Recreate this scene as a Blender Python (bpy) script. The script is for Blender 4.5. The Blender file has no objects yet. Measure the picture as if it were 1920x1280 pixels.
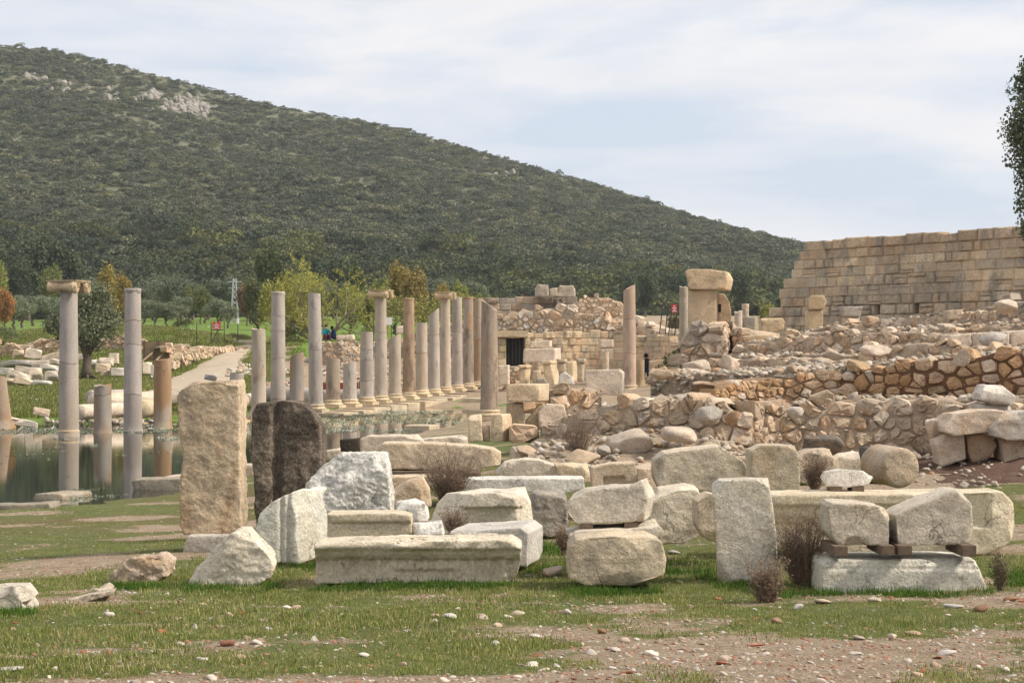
import bpy, bmesh, math, random
import numpy as np
from mathutils import Vector, Matrix
R = math.radians
rng = np.random.default_rng(7)
random.seed(7)
scene = bpy.context.scene
COL = scene.collection

# ------------------------------------------------------------------ camera
FPX, HOR, EYE = 3444.0, 667.0, 2.45          # focal length in photo pixels, horizon row, eye height over the water
cam_d = bpy.data.cameras.new('camera')
cam = bpy.data.objects.new('camera', cam_d); COL.objects.link(cam)
cam_d.sensor_width = 36.0
cam_d.lens = 36.0 * FPX / 1920.0
cam_d.shift_y = (HOR - 640.0) / 1920.0
cam_d.clip_start = 0.3; cam_d.clip_end = 6000
cam.location = (0, 0, EYE); cam.rotation_euler = (R(90), 0, 0)
scene.camera = cam

# ------------------------------------------------------------------ sky, sun, exposure
SUN_DIR = Vector((0.80, -0.12, 0.74)).normalized()   # towards the sun: high on the right, a little to the camera side
world = bpy.data.worlds.new('World'); scene.world = world; world.use_nodes = True
nt = world.node_tree; nt.nodes.clear()
def N(tree, typ, **kw):
    n = tree.nodes.new(typ)
    for k, v in kw.items():
        if k[0] == '_': setattr(n, k[1:], v)
        else: n.inputs[k.replace('__', ' ')].default_value = v
    return n
sky = N(nt, 'ShaderNodeTexSky', _sky_type='NISHITA', _sun_disc=False)
sky.sun_elevation = math.asin(SUN_DIR.z); sky.sun_rotation = math.atan2(SUN_DIR.x, SUN_DIR.y)
sky.air_density = 1.0; sky.dust_density = 1.5; sky.ozone_density = 1.5
tc = N(nt, 'ShaderNodeTexCoord')
mp = N(nt, 'ShaderNodeMapping'); mp.inputs['Scale'].default_value = (1.7, 1.7, 8.0); mp.inputs['Location'].default_value = (3.1, 0.4, 1.7)
n1 = N(nt, 'ShaderNodeTexNoise', Scale=2.2, Detail=8.0, Roughness=0.55, Distortion=0.3)
r1 = N(nt, 'ShaderNodeValToRGB'); r1.color_ramp.elements[0].position = 0.37; r1.color_ramp.elements[1].position = 0.56
n2 = N(nt, 'ShaderNodeTexNoise', Scale=5.0, Detail=5.0, Roughness=0.5)
r2 = N(nt, 'ShaderNodeValToRGB')
r2.color_ramp.elements[0].position = 0.3; r2.color_ramp.elements[0].color = (0.88, 0.89, 0.93, 1)
r2.color_ramp.elements[1].position = 0.7; r2.color_ramp.elements[1].color = (1.0, 0.985, 0.985, 1)
gain = N(nt, 'ShaderNodeMix', _data_type='RGBA', _blend_type='MULTIPLY'); gain.inputs[0].default_value = 1.0
gain.inputs[7].default_value = (8.6, 8.5, 8.45, 1)
skyg = N(nt, 'ShaderNodeMix', _data_type='RGBA', _blend_type='MIX'); skyg.inputs[0].default_value = 0.8
skyg.inputs[7].default_value = (6.3, 7.0, 8.1, 1)
mixc = N(nt, 'ShaderNodeMix', _data_type='RGBA')
fac = N(nt, 'ShaderNodeMath', _operation='MULTIPLY'); fac.inputs[1].default_value = 0.92
bg = N(nt, 'ShaderNodeBackground', Strength=0.1); wo = N(nt, 'ShaderNodeOutputWorld')
L = nt.links.new
L(tc.outputs['Generated'], mp.inputs['Vector']); L(mp.outputs[0], n1.inputs['Vector']); L(mp.outputs[0], n2.inputs['Vector'])
L(n1.outputs[0], r1.inputs[0]); L(n2.outputs[0], r2.inputs[0]); L(r2.outputs[0], gain.inputs[6])
L(r1.outputs[0], fac.inputs[0]); L(fac.outputs[0], mixc.inputs[0])
L(sky.outputs[0], skyg.inputs[6]); L(skyg.outputs[2], mixc.inputs[6]); L(gain.outputs[2], mixc.inputs[7])
L(mixc.outputs[2], bg.inputs['Color']); L(bg.outputs[0], wo.inputs['Surface'])
sun_d = bpy.data.lights.new('sun', 'SUN'); sun = bpy.data.objects.new('sun', sun_d); COL.objects.link(sun)
sun_d.energy = 3.9; sun_d.angle = R(9.0); sun_d.color = (1.0, 0.94, 0.84)
sun.rotation_euler = (-SUN_DIR).to_track_quat('-Z', 'Y').to_euler(); sun.location = (30, -10, 60)
scene.view_settings.view_transform = 'Standard'; scene.view_settings.look = 'None'
scene.view_settings.exposure = 0.22; scene.view_settings.gamma = 1.0; scene.view_settings.use_curve_mapping = False
scene.render.engine = 'CYCLES'
scene.cycles.max_bounces = 4; scene.cycles.diffuse_bounces = 2; scene.cycles.glossy_bounces = 2; scene.cycles.transmission_bounces = 2
scene.cycles.use_adaptive_sampling = True; scene.cycles.adaptive_threshold = 0.02
scene.cycles.transparent_max_bounces = 6; scene.cycles.use_denoising = True

# ------------------------------------------------------------------ helpers
def P(px, py, Y):
    return Vector(((px - 960.0) / FPX * Y, Y, EYE - (py - HOR) / FPX * Y))
def wx(px, Y): return (px - 960.0) / FPX * Y
def wz(py, Y): return EYE - (py - HOR) / FPX * Y

def _h(ix, iy, iz, s):
    h = (ix * 374761393 + iy * 668265263 + iz * 2147483647 + s * 1274126177) & 0xffffffff
    h = ((h ^ (h >> 13)) * 1274126177) & 0xffffffff
    return ((h ^ (h >> 16)) & 0xffffff) / float(0xffffff)
def vnoise(p, s=0):
    p = np.asarray(p, float); i = np.floor(p).astype(np.int64); f = p - i; f = f * f * (3 - 2 * f)
    o = 0
    for dx in (0, 1):
        wx_ = f[:, 0] if dx else 1 - f[:, 0]
        for dy in (0, 1):
            wy_ = f[:, 1] if dy else 1 - f[:, 1]
            for dz in (0, 1):
                wz_ = f[:, 2] if dz else 1 - f[:, 2]
                o = o + wx_ * wy_ * wz_ * _h(i[:, 0] + dx, i[:, 1] + dy, i[:, 2] + dz, s)
    return o
def fbm(p, oct=4, s=0, gain=0.5):
    p = np.asarray(p, float); a, t, o = 1.0, 0.0, 0.0
    for k in range(oct):
        o = o + a * (vnoise(p * 2.0 ** k + 17.3 * k, s + k) - 0.5); t += a; a *= gain
    return o / t * 2.0            # about -1..1
def fbm2(x, y, oct=4, s=0, gain=0.5):
    return fbm(np.stack([np.ravel(x), np.ravel(y), np.zeros(np.size(x))], 1), oct, s, gain).reshape(np.shape(x))

def mesh_from(name, verts, faces, mat=None, smooth=True):
    me = bpy.data.meshes.new(name)
    me.from_pydata([tuple(v) for v in verts], [], [tuple(f) for f in faces]); me.update()
    if smooth: me.polygons.foreach_set('use_smooth', [True] * len(me.polygons))
    if mat is not None: me.materials.append(mat)
    return me
def mesh_quads(name, V, F, mat=None, smooth=True):
    """numpy verts (n,3), faces (m,k)"""
    me = bpy.data.meshes.new(name); V = np.asarray(V, np.float32); F = np.asarray(F, np.int32); k = F.shape[1]
    me.vertices.add(len(V)); me.vertices.foreach_set('co', V.ravel())
    me.loops.add(F.size); me.loops.foreach_set('vertex_index', F.ravel())
    me.polygons.add(len(F)); me.polygons.foreach_set('loop_start', np.arange(0, F.size, k, dtype=np.int32))
    me.polygons.foreach_set('loop_total', np.full(len(F), k, np.int32))
    me.update(calc_edges=True); me.validate()
    if smooth: me.polygons.foreach_set('use_smooth', [True] * len(me.polygons))
    if mat is not None: me.materials.append(mat)
    return me
def link(name, me, parent=None, color=None, loc=None):
    o = bpy.data.objects.new(name, me); COL.objects.link(o)
    if loc is not None: o.location = loc
    if parent is not None:
        o.parent = parent
        o.matrix_parent_inverse = Matrix.Translation(-parent.location)
    if color is not None: o.color = (*color[:3], 1)
    return o
def recenter(me):
    n = len(me.vertices); co = np.empty(n * 3, np.float32); me.vertices.foreach_get('co', co); co = co.reshape(-1, 3)
    c = np.array([(co[:, 0].min() + co[:, 0].max()) / 2, (co[:, 1].min() + co[:, 1].max()) / 2, co[:, 2].min()])
    me.vertices.foreach_set('co', (co - c).astype(np.float32).ravel()); me.update()
    return Vector(c)
def put(name, me, parent=None, color=None):
    """link a mesh given in world coordinates, its origin moved to its own base"""
    c = recenter(me); return link(name, me, parent, color, c)
def tag(o, label, cat, group=None, kind=None):
    o['label'] = label; o['category'] = cat
    if group: o['group'] = group
    if kind: o['kind'] = kind
    return o
def empty(name, loc, label, cat, group=None):
    o = bpy.data.objects.new(name, None); COL.objects.link(o); o.location = loc; o.empty_display_size = 0.2
    return tag(o, label, cat, group)
def struct(o): o['kind'] = 'structure'; return o
def stuff(o, label=None, cat=None):
    o['kind'] = 'stuff'
    if label: o['label'] = label
    if cat: o['category'] = cat
    return o
def jit(c, a=0.06, w=0.03):
    k = 1 + random.uniform(-a, a); d = random.uniform(-w, w)
    return (max(0, c[0] * (k + d)), max(0, c[1] * k), max(0, c[2] * (k - d)))

# ------------------------------------------------------------------ materials
def ramp(t, a, b, ca=(0, 0, 0, 1), cb=(1, 1, 1, 1)):
    r = t.nodes.new('ShaderNodeValToRGB'); e = r.color_ramp.elements
    e[0].position = a; e[0].color = ca; e[1].position = b; e[1].color = cb; return r
def base_mat(name, rough=0.9, spec=0.25):
    m = bpy.data.materials.new(name); m.use_nodes = True; t = m.node_tree
    b = t.nodes['Principled BSDF']; b.inputs['Roughness'].default_value = rough
    b.inputs['Specular IOR Level'].default_value = spec
    return m, t, b
def mixrgb(t, fac, a, b, mode='MIX'):
    m = t.nodes.new('ShaderNodeMix'); m.data_type = 'RGBA'; m.blend_type = mode
    for sock, v in ((m.inputs[0], fac), (m.inputs[6], a), (m.inputs[7], b)):
        if hasattr(v, 'links') or hasattr(v, 'is_linked'): t.links.new(v, sock)
        elif isinstance(v, (int, float)): sock.default_value = v
        else: sock.default_value = (*v[:3], 1)
    return m.outputs[2]
def math_(t, op, a, b=None):
    m = t.nodes.new('ShaderNodeMath'); m.operation = op
    for sock, v in ((m.inputs[0], a), (m.inputs[1], b)):
        if v is None: continue
        if hasattr(v, 'is_linked'): t.links.new(v, sock)
        else: sock.default_value = v
    return m.outputs[0]
def obj_coords(t, k=40.0):
    tcn = t.nodes.new('ShaderNodeTexCoord'); oi = t.nodes.new('ShaderNodeObjectInfo')
    v = t.nodes.new('ShaderNodeVectorMath'); v.operation = 'SCALE'
    c = t.nodes.new('ShaderNodeCombineXYZ')
    t.links.new(oi.outputs['Random'], c.inputs[0]); t.links.new(oi.outputs['Random'], c.inputs[2])
    t.links.new(c.outputs[0], v.inputs[0]); v.inputs['Scale'].default_value = k
    a = t.nodes.new('ShaderNodeVectorMath'); a.operation = 'ADD'
    t.links.new(tcn.outputs['Object'], a.inputs[0]); t.links.new(v.outputs[0], a.inputs[1])
    return a.outputs[0], oi
def noise(t, vec, scale, detail=6, rough=0.6, dist=0.0):
    n = N(t, 'ShaderNodeTexNoise', Scale=scale, Detail=detail, Roughness=rough, Distortion=dist)
    if vec is not None: t.links.new(vec, n.inputs['Vector'])
    return n.outputs[0]
def stone_mat(name, world_=False, *, lichen=0.35, lichen_col=(0.13, 0.125, 0.115), stain=0.3, stain_col=(0.42, 0.25, 0.11), scale=1.0,
              bump=0.5, bscale=1.0, speck=0.25, lth=0.56, sth=0.56, vstretch=1.0, rough=0.92, crack=0.75, tint=(1.05, 0.985, 0.945)):
    m, t, b = base_mat(name, rough, 0.2)
    vec, oi = obj_coords(t)
    sv = vec
    if vstretch != 1.0:
        mp_ = N(t, 'ShaderNodeMapping'); mp_.inputs['Scale'].default_value = (1, 1, vstretch); t.links.new(vec, mp_.inputs[0]); sv = mp_.outputs[0]
    if world_:                                                    # weathering that runs on across neighbouring stones
        gp = t.nodes.new('ShaderNodeNewGeometry'); mp2 = N(t, 'ShaderNodeMapping'); mp2.inputs['Scale'].default_value = (1, 1, 0.55); t.links.new(gp.outputs['Position'], mp2.inputs[0]); sv = mp2.outputs[0]
    base = oi.outputs['Color']
    shift = math_(t, 'MULTIPLY', math_(t, 'SUBTRACT', oi.outputs['Random'], 0.5), 0.0 if world_ else 0.16)
    big = ramp(t, 0.28, 0.72, (0.62, 0.61, 0.60, 1), (1.16, 1.15, 1.13, 1)); t.links.new(noise(t, sv, 1.9 * scale, 10, 0.68), big.inputs[0])
    c = mixrgb(t, 1.0, mixrgb(t, 1.0, base, tint, 'MULTIPLY'), big.outputs[0], 'MULTIPLY')
    sr = ramp(t, sth, sth + 0.16); t.links.new(math_(t, 'ADD', noise(t, sv, 2.1 * scale, 7, 0.6, 0.6), shift), sr.inputs[0])
    c = mixrgb(t, math_(t, 'MULTIPLY', sr.outputs[0], stain), c, stain_col)
    lr = ramp(t, lth, lth + 0.1); t.links.new(math_(t, 'SUBTRACT', noise(t, sv, 4.3 * scale, 10, 0.72, 0.3), shift), lr.inputs[0])
    c = mixrgb(t, math_(t, 'MULTIPLY', lr.outputs[0], lichen), c, lichen_col)
    sp = ramp(t, 0.35, 0.65, (1 - speck, 1 - speck, 1 - speck, 1), (1 + speck * 0.7, 1 + speck * 0.7, 1 + speck * 0.7, 1))
    t.links.new(noise(t, vec, 46 * scale, 4, 0.7), sp.inputs[0])
    c = mixrgb(t, 1.0, c, sp.outputs[0], 'MULTIPLY')
    # hairline cracks
    wv_ = t.nodes.new('ShaderNodeVectorMath'); wv_.operation = 'ADD'; ns_ = N(t, 'ShaderNodeTexNoise', Scale=5.0 * scale, Detail=4.0); t.links.new(vec, ns_.inputs['Vector'])
    sc_ = t.nodes.new('ShaderNodeVectorMath'); sc_.operation = 'SCALE'; sc_.inputs['Scale'].default_value = 0.28 / scale; t.links.new(ns_.outputs[1], sc_.inputs[0]); t.links.new(vec, wv_.inputs[0]); t.links.new(sc_.outputs[0], wv_.inputs[1])
    vo = N(t, 'ShaderNodeTexVoronoi', _feature='DISTANCE_TO_EDGE', Scale=2.4 * scale); t.links.new(wv_.outputs[0], vo.inputs['Vector'])
    cr = ramp(t, 0.0, 0.016, (1, 1, 1, 1), (0, 0, 0, 1)); t.links.new(vo.outputs[0], cr.inputs[0])
    cm_ = ramp(t, 0.52, 0.60); t.links.new(noise(t, vec, 1.7 * scale, 3, 0.5), cm_.inputs[0])
    crk = math_(t, 'MULTIPLY', math_(t, 'MULTIPLY', cr.outputs[0], cm_.outputs[0]), crack)
    c = mixrgb(t, crk, c, (0.07, 0.055, 0.045))
    t.links.new(c, b.inputs['Base Color'])
    h = math_(t, 'ADD', math_(t, 'MULTIPLY', noise(t, vec, 9 * bscale, 10, 0.68), 1.0), math_(t, 'MULTIPLY', noise(t, vec, 55 * bscale, 5, 0.7), 0.35))
    bp = N(t, 'ShaderNodeBump', Strength=bump, Distance=0.06 / bscale); t.links.new(h, bp.inputs['Height']); t.links.new(bp.outputs[0], b.inputs['Normal'])
    return m
M = {}
M['marble'] = stone_mat('white_marble', tint=(1.13, 1.10, 1.10), lichen=0.6, lichen_col=(0.185, 0.18, 0.16), stain=0.4, stain_col=(0.50, 0.40, 0.25), bump=0.75, lth=0.57, sth=0.52)
M['cream'] = stone_mat('cream_limestone', lichen=0.4, stain=0.8, stain_col=(0.47, 0.27, 0.12), lth=0.56, sth=0.45, bump=0.8, vstretch=0.3)
M['lime'] = stone_mat('weathered_limestone', tint=(1.08, 1.03, 1.0), lichen_col=(0.19, 0.17, 0.145), lichen=0.45, stain=0.4, stain_col=(0.47, 0.29, 0.14), lth=0.56, bump=0.8)
M['rubble'] = stone_mat('rubble_stone', lichen_col=(0.2, 0.165, 0.13), lichen=0.3, stain=0.55, stain_col=(0.50, 0.29, 0.13), lth=0.58, sth=0.55, bump=0.8, scale=1.2)
M['ashlar'] = stone_mat('ashlar_stone', True, lichen=0.75, lichen_col=(0.28, 0.25, 0.205), stain=0.5, stain_col=(0.58, 0.40, 0.23), lth=0.495, scale=0.22, bump=0.7, bscale=0.5, crack=0.3)
M['granite'] = stone_mat('grey_granite', crack=0.3, lichen=0.6, lichen_col=(0.15, 0.145, 0.145), stain=0.5, stain_col=(0.42, 0.31, 0.20), lth=0.6, sth=0.55, scale=0.55, bump=0.18, speck=0.12, vstretch=0.4)
M['rusty'] = stone_mat('rust_stained_granite', lichen=0.6, lichen_col=(0.13, 0.10, 0.085), stain=0.85, stain_col=(0.36, 0.205, 0.10), lth=0.55, sth=0.48, scale=0.7, bump=0.25, speck=0.15, vstretch=0.35)
M['dark'] = stone_mat('dark_lichen_stone', lichen=0.68, lichen_col=(0.055, 0.046, 0.038), stain=0.35, stain_col=(0.30, 0.2, 0.12), lth=0.47, sth=0.58, bump=1.0, speck=0.5, vstretch=0.4)
M['mortar'] = stone_mat('earth_mortar', lichen=0.4, lichen_col=(0.2, 0.15, 0.105), stain=0.3, stain_col=(0.3, 0.2, 0.12), bump=1.2, scale=1.5)
M['pebble'] = stone_mat('pebble', lichen=0.15, stain=0.25, lth=0.62, bump=0.15, scale=0.5, crack=0.0)
M['hillrock'] = stone_mat('hill_rock', lichen=0.4, stain=0.1, scale=0.3, bump=0.8, bscale=0.2)

def plain_mat(name, col, rough=0.7, spec=0.3, var=0.25, scale=8.0, metallic=0.0):
    m, t, b = base_mat(name, rough, spec); vec, oi = obj_coords(t)
    r = ramp(t, 0.25, 0.75, tuple(c * (1 - var) for c in col) + (1,), tuple(min(1, c * (1 + var)) for c in col) + (1,))
    t.links.new(noise(t, vec, scale, 6, 0.6), r.inputs[0]); t.links.new(r.outputs[0], b.inputs['Base Color'])
    b.inputs['Metallic'].default_value = metallic
    return m
M['wood'] = plain_mat('grey_timber', (0.16, 0.115, 0.08), 0.85, 0.2, 0.4, 30)
M['plank'] = plain_mat('weathered_plank', (0.30, 0.21, 0.13), 0.85, 0.2, 0.35, 12)
M['iron'] = plain_mat('dark_iron', (0.05, 0.047, 0.045), 0.6, 0.4)
M['galv'] = plain_mat('galvanised_steel', (0.42, 0.43, 0.43), 0.5, 0.4)
M['redsign'] = plain_mat('red_sign_paint', (0.62, 0.03, 0.035), 0.5, 0.4, 0.1)
M['whitepaint'] = plain_mat('white_paint', (0.75, 0.75, 0.73), 0.5, 0.4, 0.06)
M['brickred'] = plain_mat('brick_red_paint', (0.26, 0.065, 0.045), 0.7, 0.3, 0.25)
M['shadepaint'] = plain_mat('painted_shade', (0.02, 0.018, 0.016), 0.95, 0.1)  # near-black colour painted for the shade inside openings
M['bark'] = plain_mat('bark', (0.13, 0.10, 0.075), 0.95, 0.1, 0.45, 14)
M['twig'] = plain_mat('dry_twig', (0.25, 0.18, 0.13), 0.95, 0.1, 0.4, 20)
M['ivorybark'] = plain_mat('pale_branch', (0.27, 0.23, 0.15), 0.95, 0.1, 0.3, 14)
def cloth(name, col): return plain_mat(name, col, 0.9, 0.1, 0.15, 6)
M['skin'] = cloth('skin', (0.45, 0.27, 0.19)); M['hair'] = cloth('dark_hair', (0.02, 0.015, 0.012))
M['navy'] = cloth('navy_cloth', (0.02, 0.03, 0.07)); M['blackcloth'] = cloth('black_cloth', (0.02, 0.02, 0.025))
M['teal'] = cloth('teal_cloth', (0.02, 0.22, 0.27)); M['maroon'] = cloth('maroon_cloth', (0.12, 0.02, 0.03))

def leaf_mat(name, trans=0.25):
    m, t, b = base_mat(name, 0.75, 0.2)
    oi = t.nodes.new('ShaderNodeObjectInfo'); geo = t.nodes.new('ShaderNodeNewGeometry')
    r = ramp(t, 0.0, 1.0, (0.62, 0.66, 0.6, 1), (1.35, 1.32, 1.25, 1)); t.links.new(geo.outputs['Random Per Island'], r.inputs[0])
    c = mixrgb(t, 1.0, oi.outputs['Color'], r.outputs[0], 'MULTIPLY'); t.links.new(c, b.inputs['Base Color'])
    tr = t.nodes.new('ShaderNodeBsdfTranslucent'); t.links.new(c, tr.inputs['Color'])
    mx = t.nodes.new('ShaderNodeMixShader'); mx.inputs[0].default_value = trans
    t.links.new(b.outputs[0], mx.inputs[1]); t.links.new(tr.outputs[0], mx.inputs[2])
    t.links.new(mx.outputs[0], t.nodes['Material Output'].inputs['Surface'])
    return m
M['leaf'] = leaf_mat('leaf')
def varied_leaf_mat(name, stops, trans=0.2, lo=0.6, hi=1.35):
    """colour drawn per instance from a ramp of stops, then per leaf"""
    m, t, b = base_mat(name, 0.8, 0.15)
    oi = t.nodes.new('ShaderNodeObjectInfo'); geo = t.nodes.new('ShaderNodeNewGeometry')
    r = t.nodes.new('ShaderNodeValToRGB'); e = r.color_ramp.elements
    e[0].position = stops[0][0]; e[0].color = (*stops[0][1], 1); e[1].position = stops[-1][0]; e[1].color = (*stops[-1][1], 1)
    for p_, c_ in stops[1:-1]:
        x = e.new(p_); x.color = (*c_, 1)
    t.links.new(oi.outputs['Random'], r.inputs[0])
    v = ramp(t, 0, 1, (lo, lo, lo, 1), (hi, hi, hi, 1)); t.links.new(geo.outputs['Random Per Island'], v.inputs[0])
    c = mixrgb(t, 1.0, r.outputs[0], v.outputs[0], 'MULTIPLY'); t.links.new(c, b.inputs['Base Color'])
    tr = t.nodes.new('ShaderNodeBsdfTranslucent'); t.links.new(c, tr.inputs['Color'])
    mx = t.nodes.new('ShaderNodeMixShader'); mx.inputs[0].default_value = trans
    t.links.new(b.outputs[0], mx.inputs[1]); t.links.new(tr.outputs[0], mx.inputs[2]); t.links.new(mx.outputs[0], t.nodes['Material Output'].inputs['Surface'])
    return m
M['maquis'] = varied_leaf_mat('maquis_leaf', [(0.0, (0.062, 0.074, 0.046)), (0.3, (0.105, 0.120, 0.072)), (0.65, (0.142, 0.153, 0.092)), (0.88, (0.185, 0.182, 0.118)), (1.0, (0.22, 0.215, 0.09))], lo=0.75, hi=1.25)
M['lowmaquis'] = varied_leaf_mat('low_maquis_leaf', [(0.0, (0.050, 0.066, 0.038)), (0.45, (0.080, 0.096, 0.046)), (0.8, (0.115, 0.125, 0.048)), (1.0, (0.17, 0.17, 0.055))], lo=0.7, hi=1.3)
M['grass'] = varied_leaf_mat('grass_blade', [(0.0, (0.125, 0.155, 0.035)), (0.4, (0.185, 0.215, 0.055)), (0.7, (0.255, 0.255, 0.075)), (1.0, (0.38, 0.33, 0.15))], trans=0.3)
M['straw'] = varied_leaf_mat('dry_straw', [(0.0, (0.34, 0.27, 0.13)), (1.0, (0.5, 0.42, 0.24))], trans=0.2)
M['lush'] = varied_leaf_mat('lush_grass_blade', [(0.0, (0.045, 0.095, 0.014)), (1.0, (0.10, 0.17, 0.025))], trans=0.3)

def scatter_stone_mat(name, stops):
    m, t, b = base_mat(name, 0.92, 0.2); vec, oi = obj_coords(t)
    r = t.nodes.new('ShaderNodeValToRGB'); e = r.color_ramp.elements; r.color_ramp.interpolation = 'LINEAR'
    e[0].position = stops[0][0]; e[0].color = (*stops[0][1], 1); e[1].position = stops[-1][0]; e[1].color = (*stops[-1][1], 1)
    for p_, c_ in stops[1:-1]:
        x = e.new(p_); x.color = (*c_, 1)
    t.links.new(oi.outputs['Random'], r.inputs[0])
    v = ramp(t, 0.3, 0.7, (0.7, 0.7, 0.7, 1), (1.15, 1.15, 1.15, 1)); t.links.new(noise(t, vec, 14, 5, 0.6), v.inputs[0])
    t.links.new(mixrgb(t, 1.0, r.outputs[0], v.outputs[0], 'MULTIPLY'), b.inputs['Base Color'])
    return m
M['gravel'] = scatter_stone_mat('gravel', [(0.0, (0.34, 0.23, 0.17)), (0.35, (0.42, 0.32, 0.24)), (0.55, (0.50, 0.43, 0.35)), (0.66, (0.58, 0.53, 0.46)), (0.72, (0.34, 0.17, 0.105)), (1.0, (0.38, 0.19, 0.12))])
M['debris'] = scatter_stone_mat('rubble_debris', [(0.0, (0.33, 0.27, 0.20)), (0.5, (0.48, 0.40, 0.30)), (0.8, (0.58, 0.51, 0.42)), (1.0, (0.45, 0.28, 0.16))])

# ------------------------------------------------------------------ scatter by geometry nodes (only for what nobody could count)
def scatter(name, pts, scl, rot, protos, mat_slot=None):
    pts = np.asarray(pts, np.float32); n = len(pts)
    me = bpy.data.meshes.new(name); me.vertices.add(n); me.vertices.foreach_set('co', pts.ravel())
    scl = np.asarray(scl, np.float32)
    if scl.ndim == 1: scl = np.repeat(scl[:, None], 3, 1)
    a = me.attributes.new('scl', 'FLOAT_VECTOR', 'POINT'); a.data.foreach_set('vector', scl.ravel())
    a = me.attributes.new('rot', 'FLOAT_VECTOR', 'POINT'); a.data.foreach_set('vector', np.asarray(rot, np.float32).ravel())
    a = me.attributes.new('pick', 'INT', 'POINT'); a.data.foreach_set('value', rng.integers(0, len(protos), n).astype(np.int32))
    o = link(name, me)
    col = bpy.data.collections.new(name + '_kinds')
    for k, pm in enumerate(protos):
        col.objects.link(bpy.data.objects.new('%s_kind_%02d' % (name, k), pm))
    g = bpy.data.node_groups.new(name + '_scatter', 'GeometryNodeTree')
    g.interface.new_socket('Geometry', in_out='INPUT', socket_type='NodeSocketGeometry')
    g.interface.new_socket('Geometry', in_out='OUTPUT', socket_type='NodeSocketGeometry')
    gi = g.nodes.new('NodeGroupInput'); go = g.nodes.new('NodeGroupOutput')
    ci = g.nodes.new('GeometryNodeCollectionInfo'); ci.inputs['Collection'].default_value = col
    ci.inputs['Separate Children'].default_value = True; ci.inputs['Reset Children'].default_value = True
    ip = g.nodes.new('GeometryNodeInstanceOnPoints'); ip.inputs['Pick Instance'].default_value = True
    def att(nm, ty):
        x = g.nodes.new('GeometryNodeInputNamedAttribute'); x.data_type = ty; x.inputs['Name'].default_value = nm; return x.outputs['Attribute']
    l = g.links.new
    l(gi.outputs[0], ip.inputs['Points']); l(ci.outputs[0], ip.inputs['Instance']); l(att('pick', 'INT'), ip.inputs['Instance Index'])
    l(att('rot', 'FLOAT_VECTOR'), ip.inputs['Rotation']); l(att('scl', 'FLOAT_VECTOR'), ip.inputs['Scale']); l(ip.outputs[0], go.inputs[0])
    md = o.modifiers.new('scatter', 'NODES'); md.node_group = g
    o['kind'] = 'stuff'
    return o
# ------------------------------------------------------------------ terrain
_ctl = []
def C(px, Y, z): _ctl.append((wx(px, Y), Y, z))
for px in (-6000, -2500, 960, 4500, 8000): C(px, 2.5, 1.25)
for px, z in ((-1800, .92), (0, .95), (960, .97), (1920, .97), (3600, 1.0)): C(px, 8.4, z)
for px, z in ((-1200, .60), (0, .68), (500, .71), (960, .73), (1500, .74), (1920, .78), (3000, .9)): C(px, 13.4, z)
for px, z in ((-900, .2), (0, .38), (400, .49), (900, .6), (1500, .66), (1900, .72), (2600, .9)): C(px, 18.5, z)
for px, z in ((-700, .0), (0, .18), (400, .24), (640, .33), (900, .5), (1300, .58), (1900, .72), (2500, 1.0)): C(px, 24, z)
for px, Y in ((-500, 27), (0, 29.3), (160, 30.5), (340, 33), (460, 38.5), (600, 47), (690, 52), (800, 60), (868, 70), (905, 84)): C(px, Y, 0.0)
for px, Y, z in ((480, 30, .16), (600, 36, .2), (700, 29, .38), (720, 42, .18), (820, 50, .22), (900, 34, .5), (930, 45, .45), (900, 60, .2), (940, 75, .25),
                 (1300, 29, .6), (1900, 29, .72), (1100, 38, .65), (1400, 40, .9), (1900, 40, 1.3), (1150, 55, .6), (1050, 65, .35),
                 (1500, 60, 1.9), (1900, 60, 2.4), (2400, 60, 3.0), (1250, 75, .8), (1500, 85, 2.6), (1900, 85, 3.4), (2400, 90, 4.0), (1000, 90, .62), (1200, 90, .9),
                 (1000, 104, .95), (1250, 104, 1.2), (1500, 120, 3.0), (1900, 140, 4.5), (1000, 135, 2.2), (1250, 135, 2.6)): C(px, Y, z)
for px, Y, z in ((-300, 45, -.7), (0, 45, -.7), (300, 48, -.6), (500, 52, -.6), (650, 60, -.5), (760, 70, -.4), (840, 80, -.25), (150, 60, -.4), (400, 62, -.45), (560, 68, -.35), (-300, 60, -.4)): C(px, Y, z)
for px, Y, z in ((-300, 66, .0), (0, 66, .0), (200, 67.5, .0), (380, 71, .0), (500, 76, .05), (620, 84, .2), (740, 92, .4), (830, 100, .7),
                 (0, 74, .45), (200, 76, .5), (380, 80, .5), (0, 90, .75), (150, 104, 1.0), (300, 96, .95), (0, 118, 1.3), (250, 118, 1.5), (-300, 118, 1.2),
                 (480, 95, .9), (600, 104, 1.2), (740, 112, 1.5), (860, 114, 1.8),
                 (0, 128, 3.1), (200, 128, 3.6), (330, 129, 3.9), (-400, 128, 3.0), (560, 124, 3.1), (700, 124, 3.1), (860, 126, 3.2), (600, 116, 1.7),
                 (330, 90, .8), (370, 102, 1.3), (420, 116, 2.15), (460, 128, 3.0), (500, 140, 3.5),
                 (0, 160, 4.3), (400, 160, 4.3), (800, 160, 4.2), (-500, 160, 4.2), (0, 220, 6.0), (700, 220, 6.2), (1300, 220, 6), (2200, 220, 7), (-600, 220, 6),
                 (0, 310, 8.4), (900, 310, 9), (1900, 310, 9), (-600, 310, 8.5), (2500, 310, 9), (960, 400, 12), (-600, 400, 12), (2500, 400, 12)): C(px, Y, z)
_c = np.array(_ctl)
def _uv(X, Y): return np.stack([X / (0.28 * Y + 3.0), 1.15 * np.log(Y + 6.0)], -1)
def _tps(r): return np.where(r > 1e-9, r * r * np.log(np.maximum(r, 1e-9)), 0.0)
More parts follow.
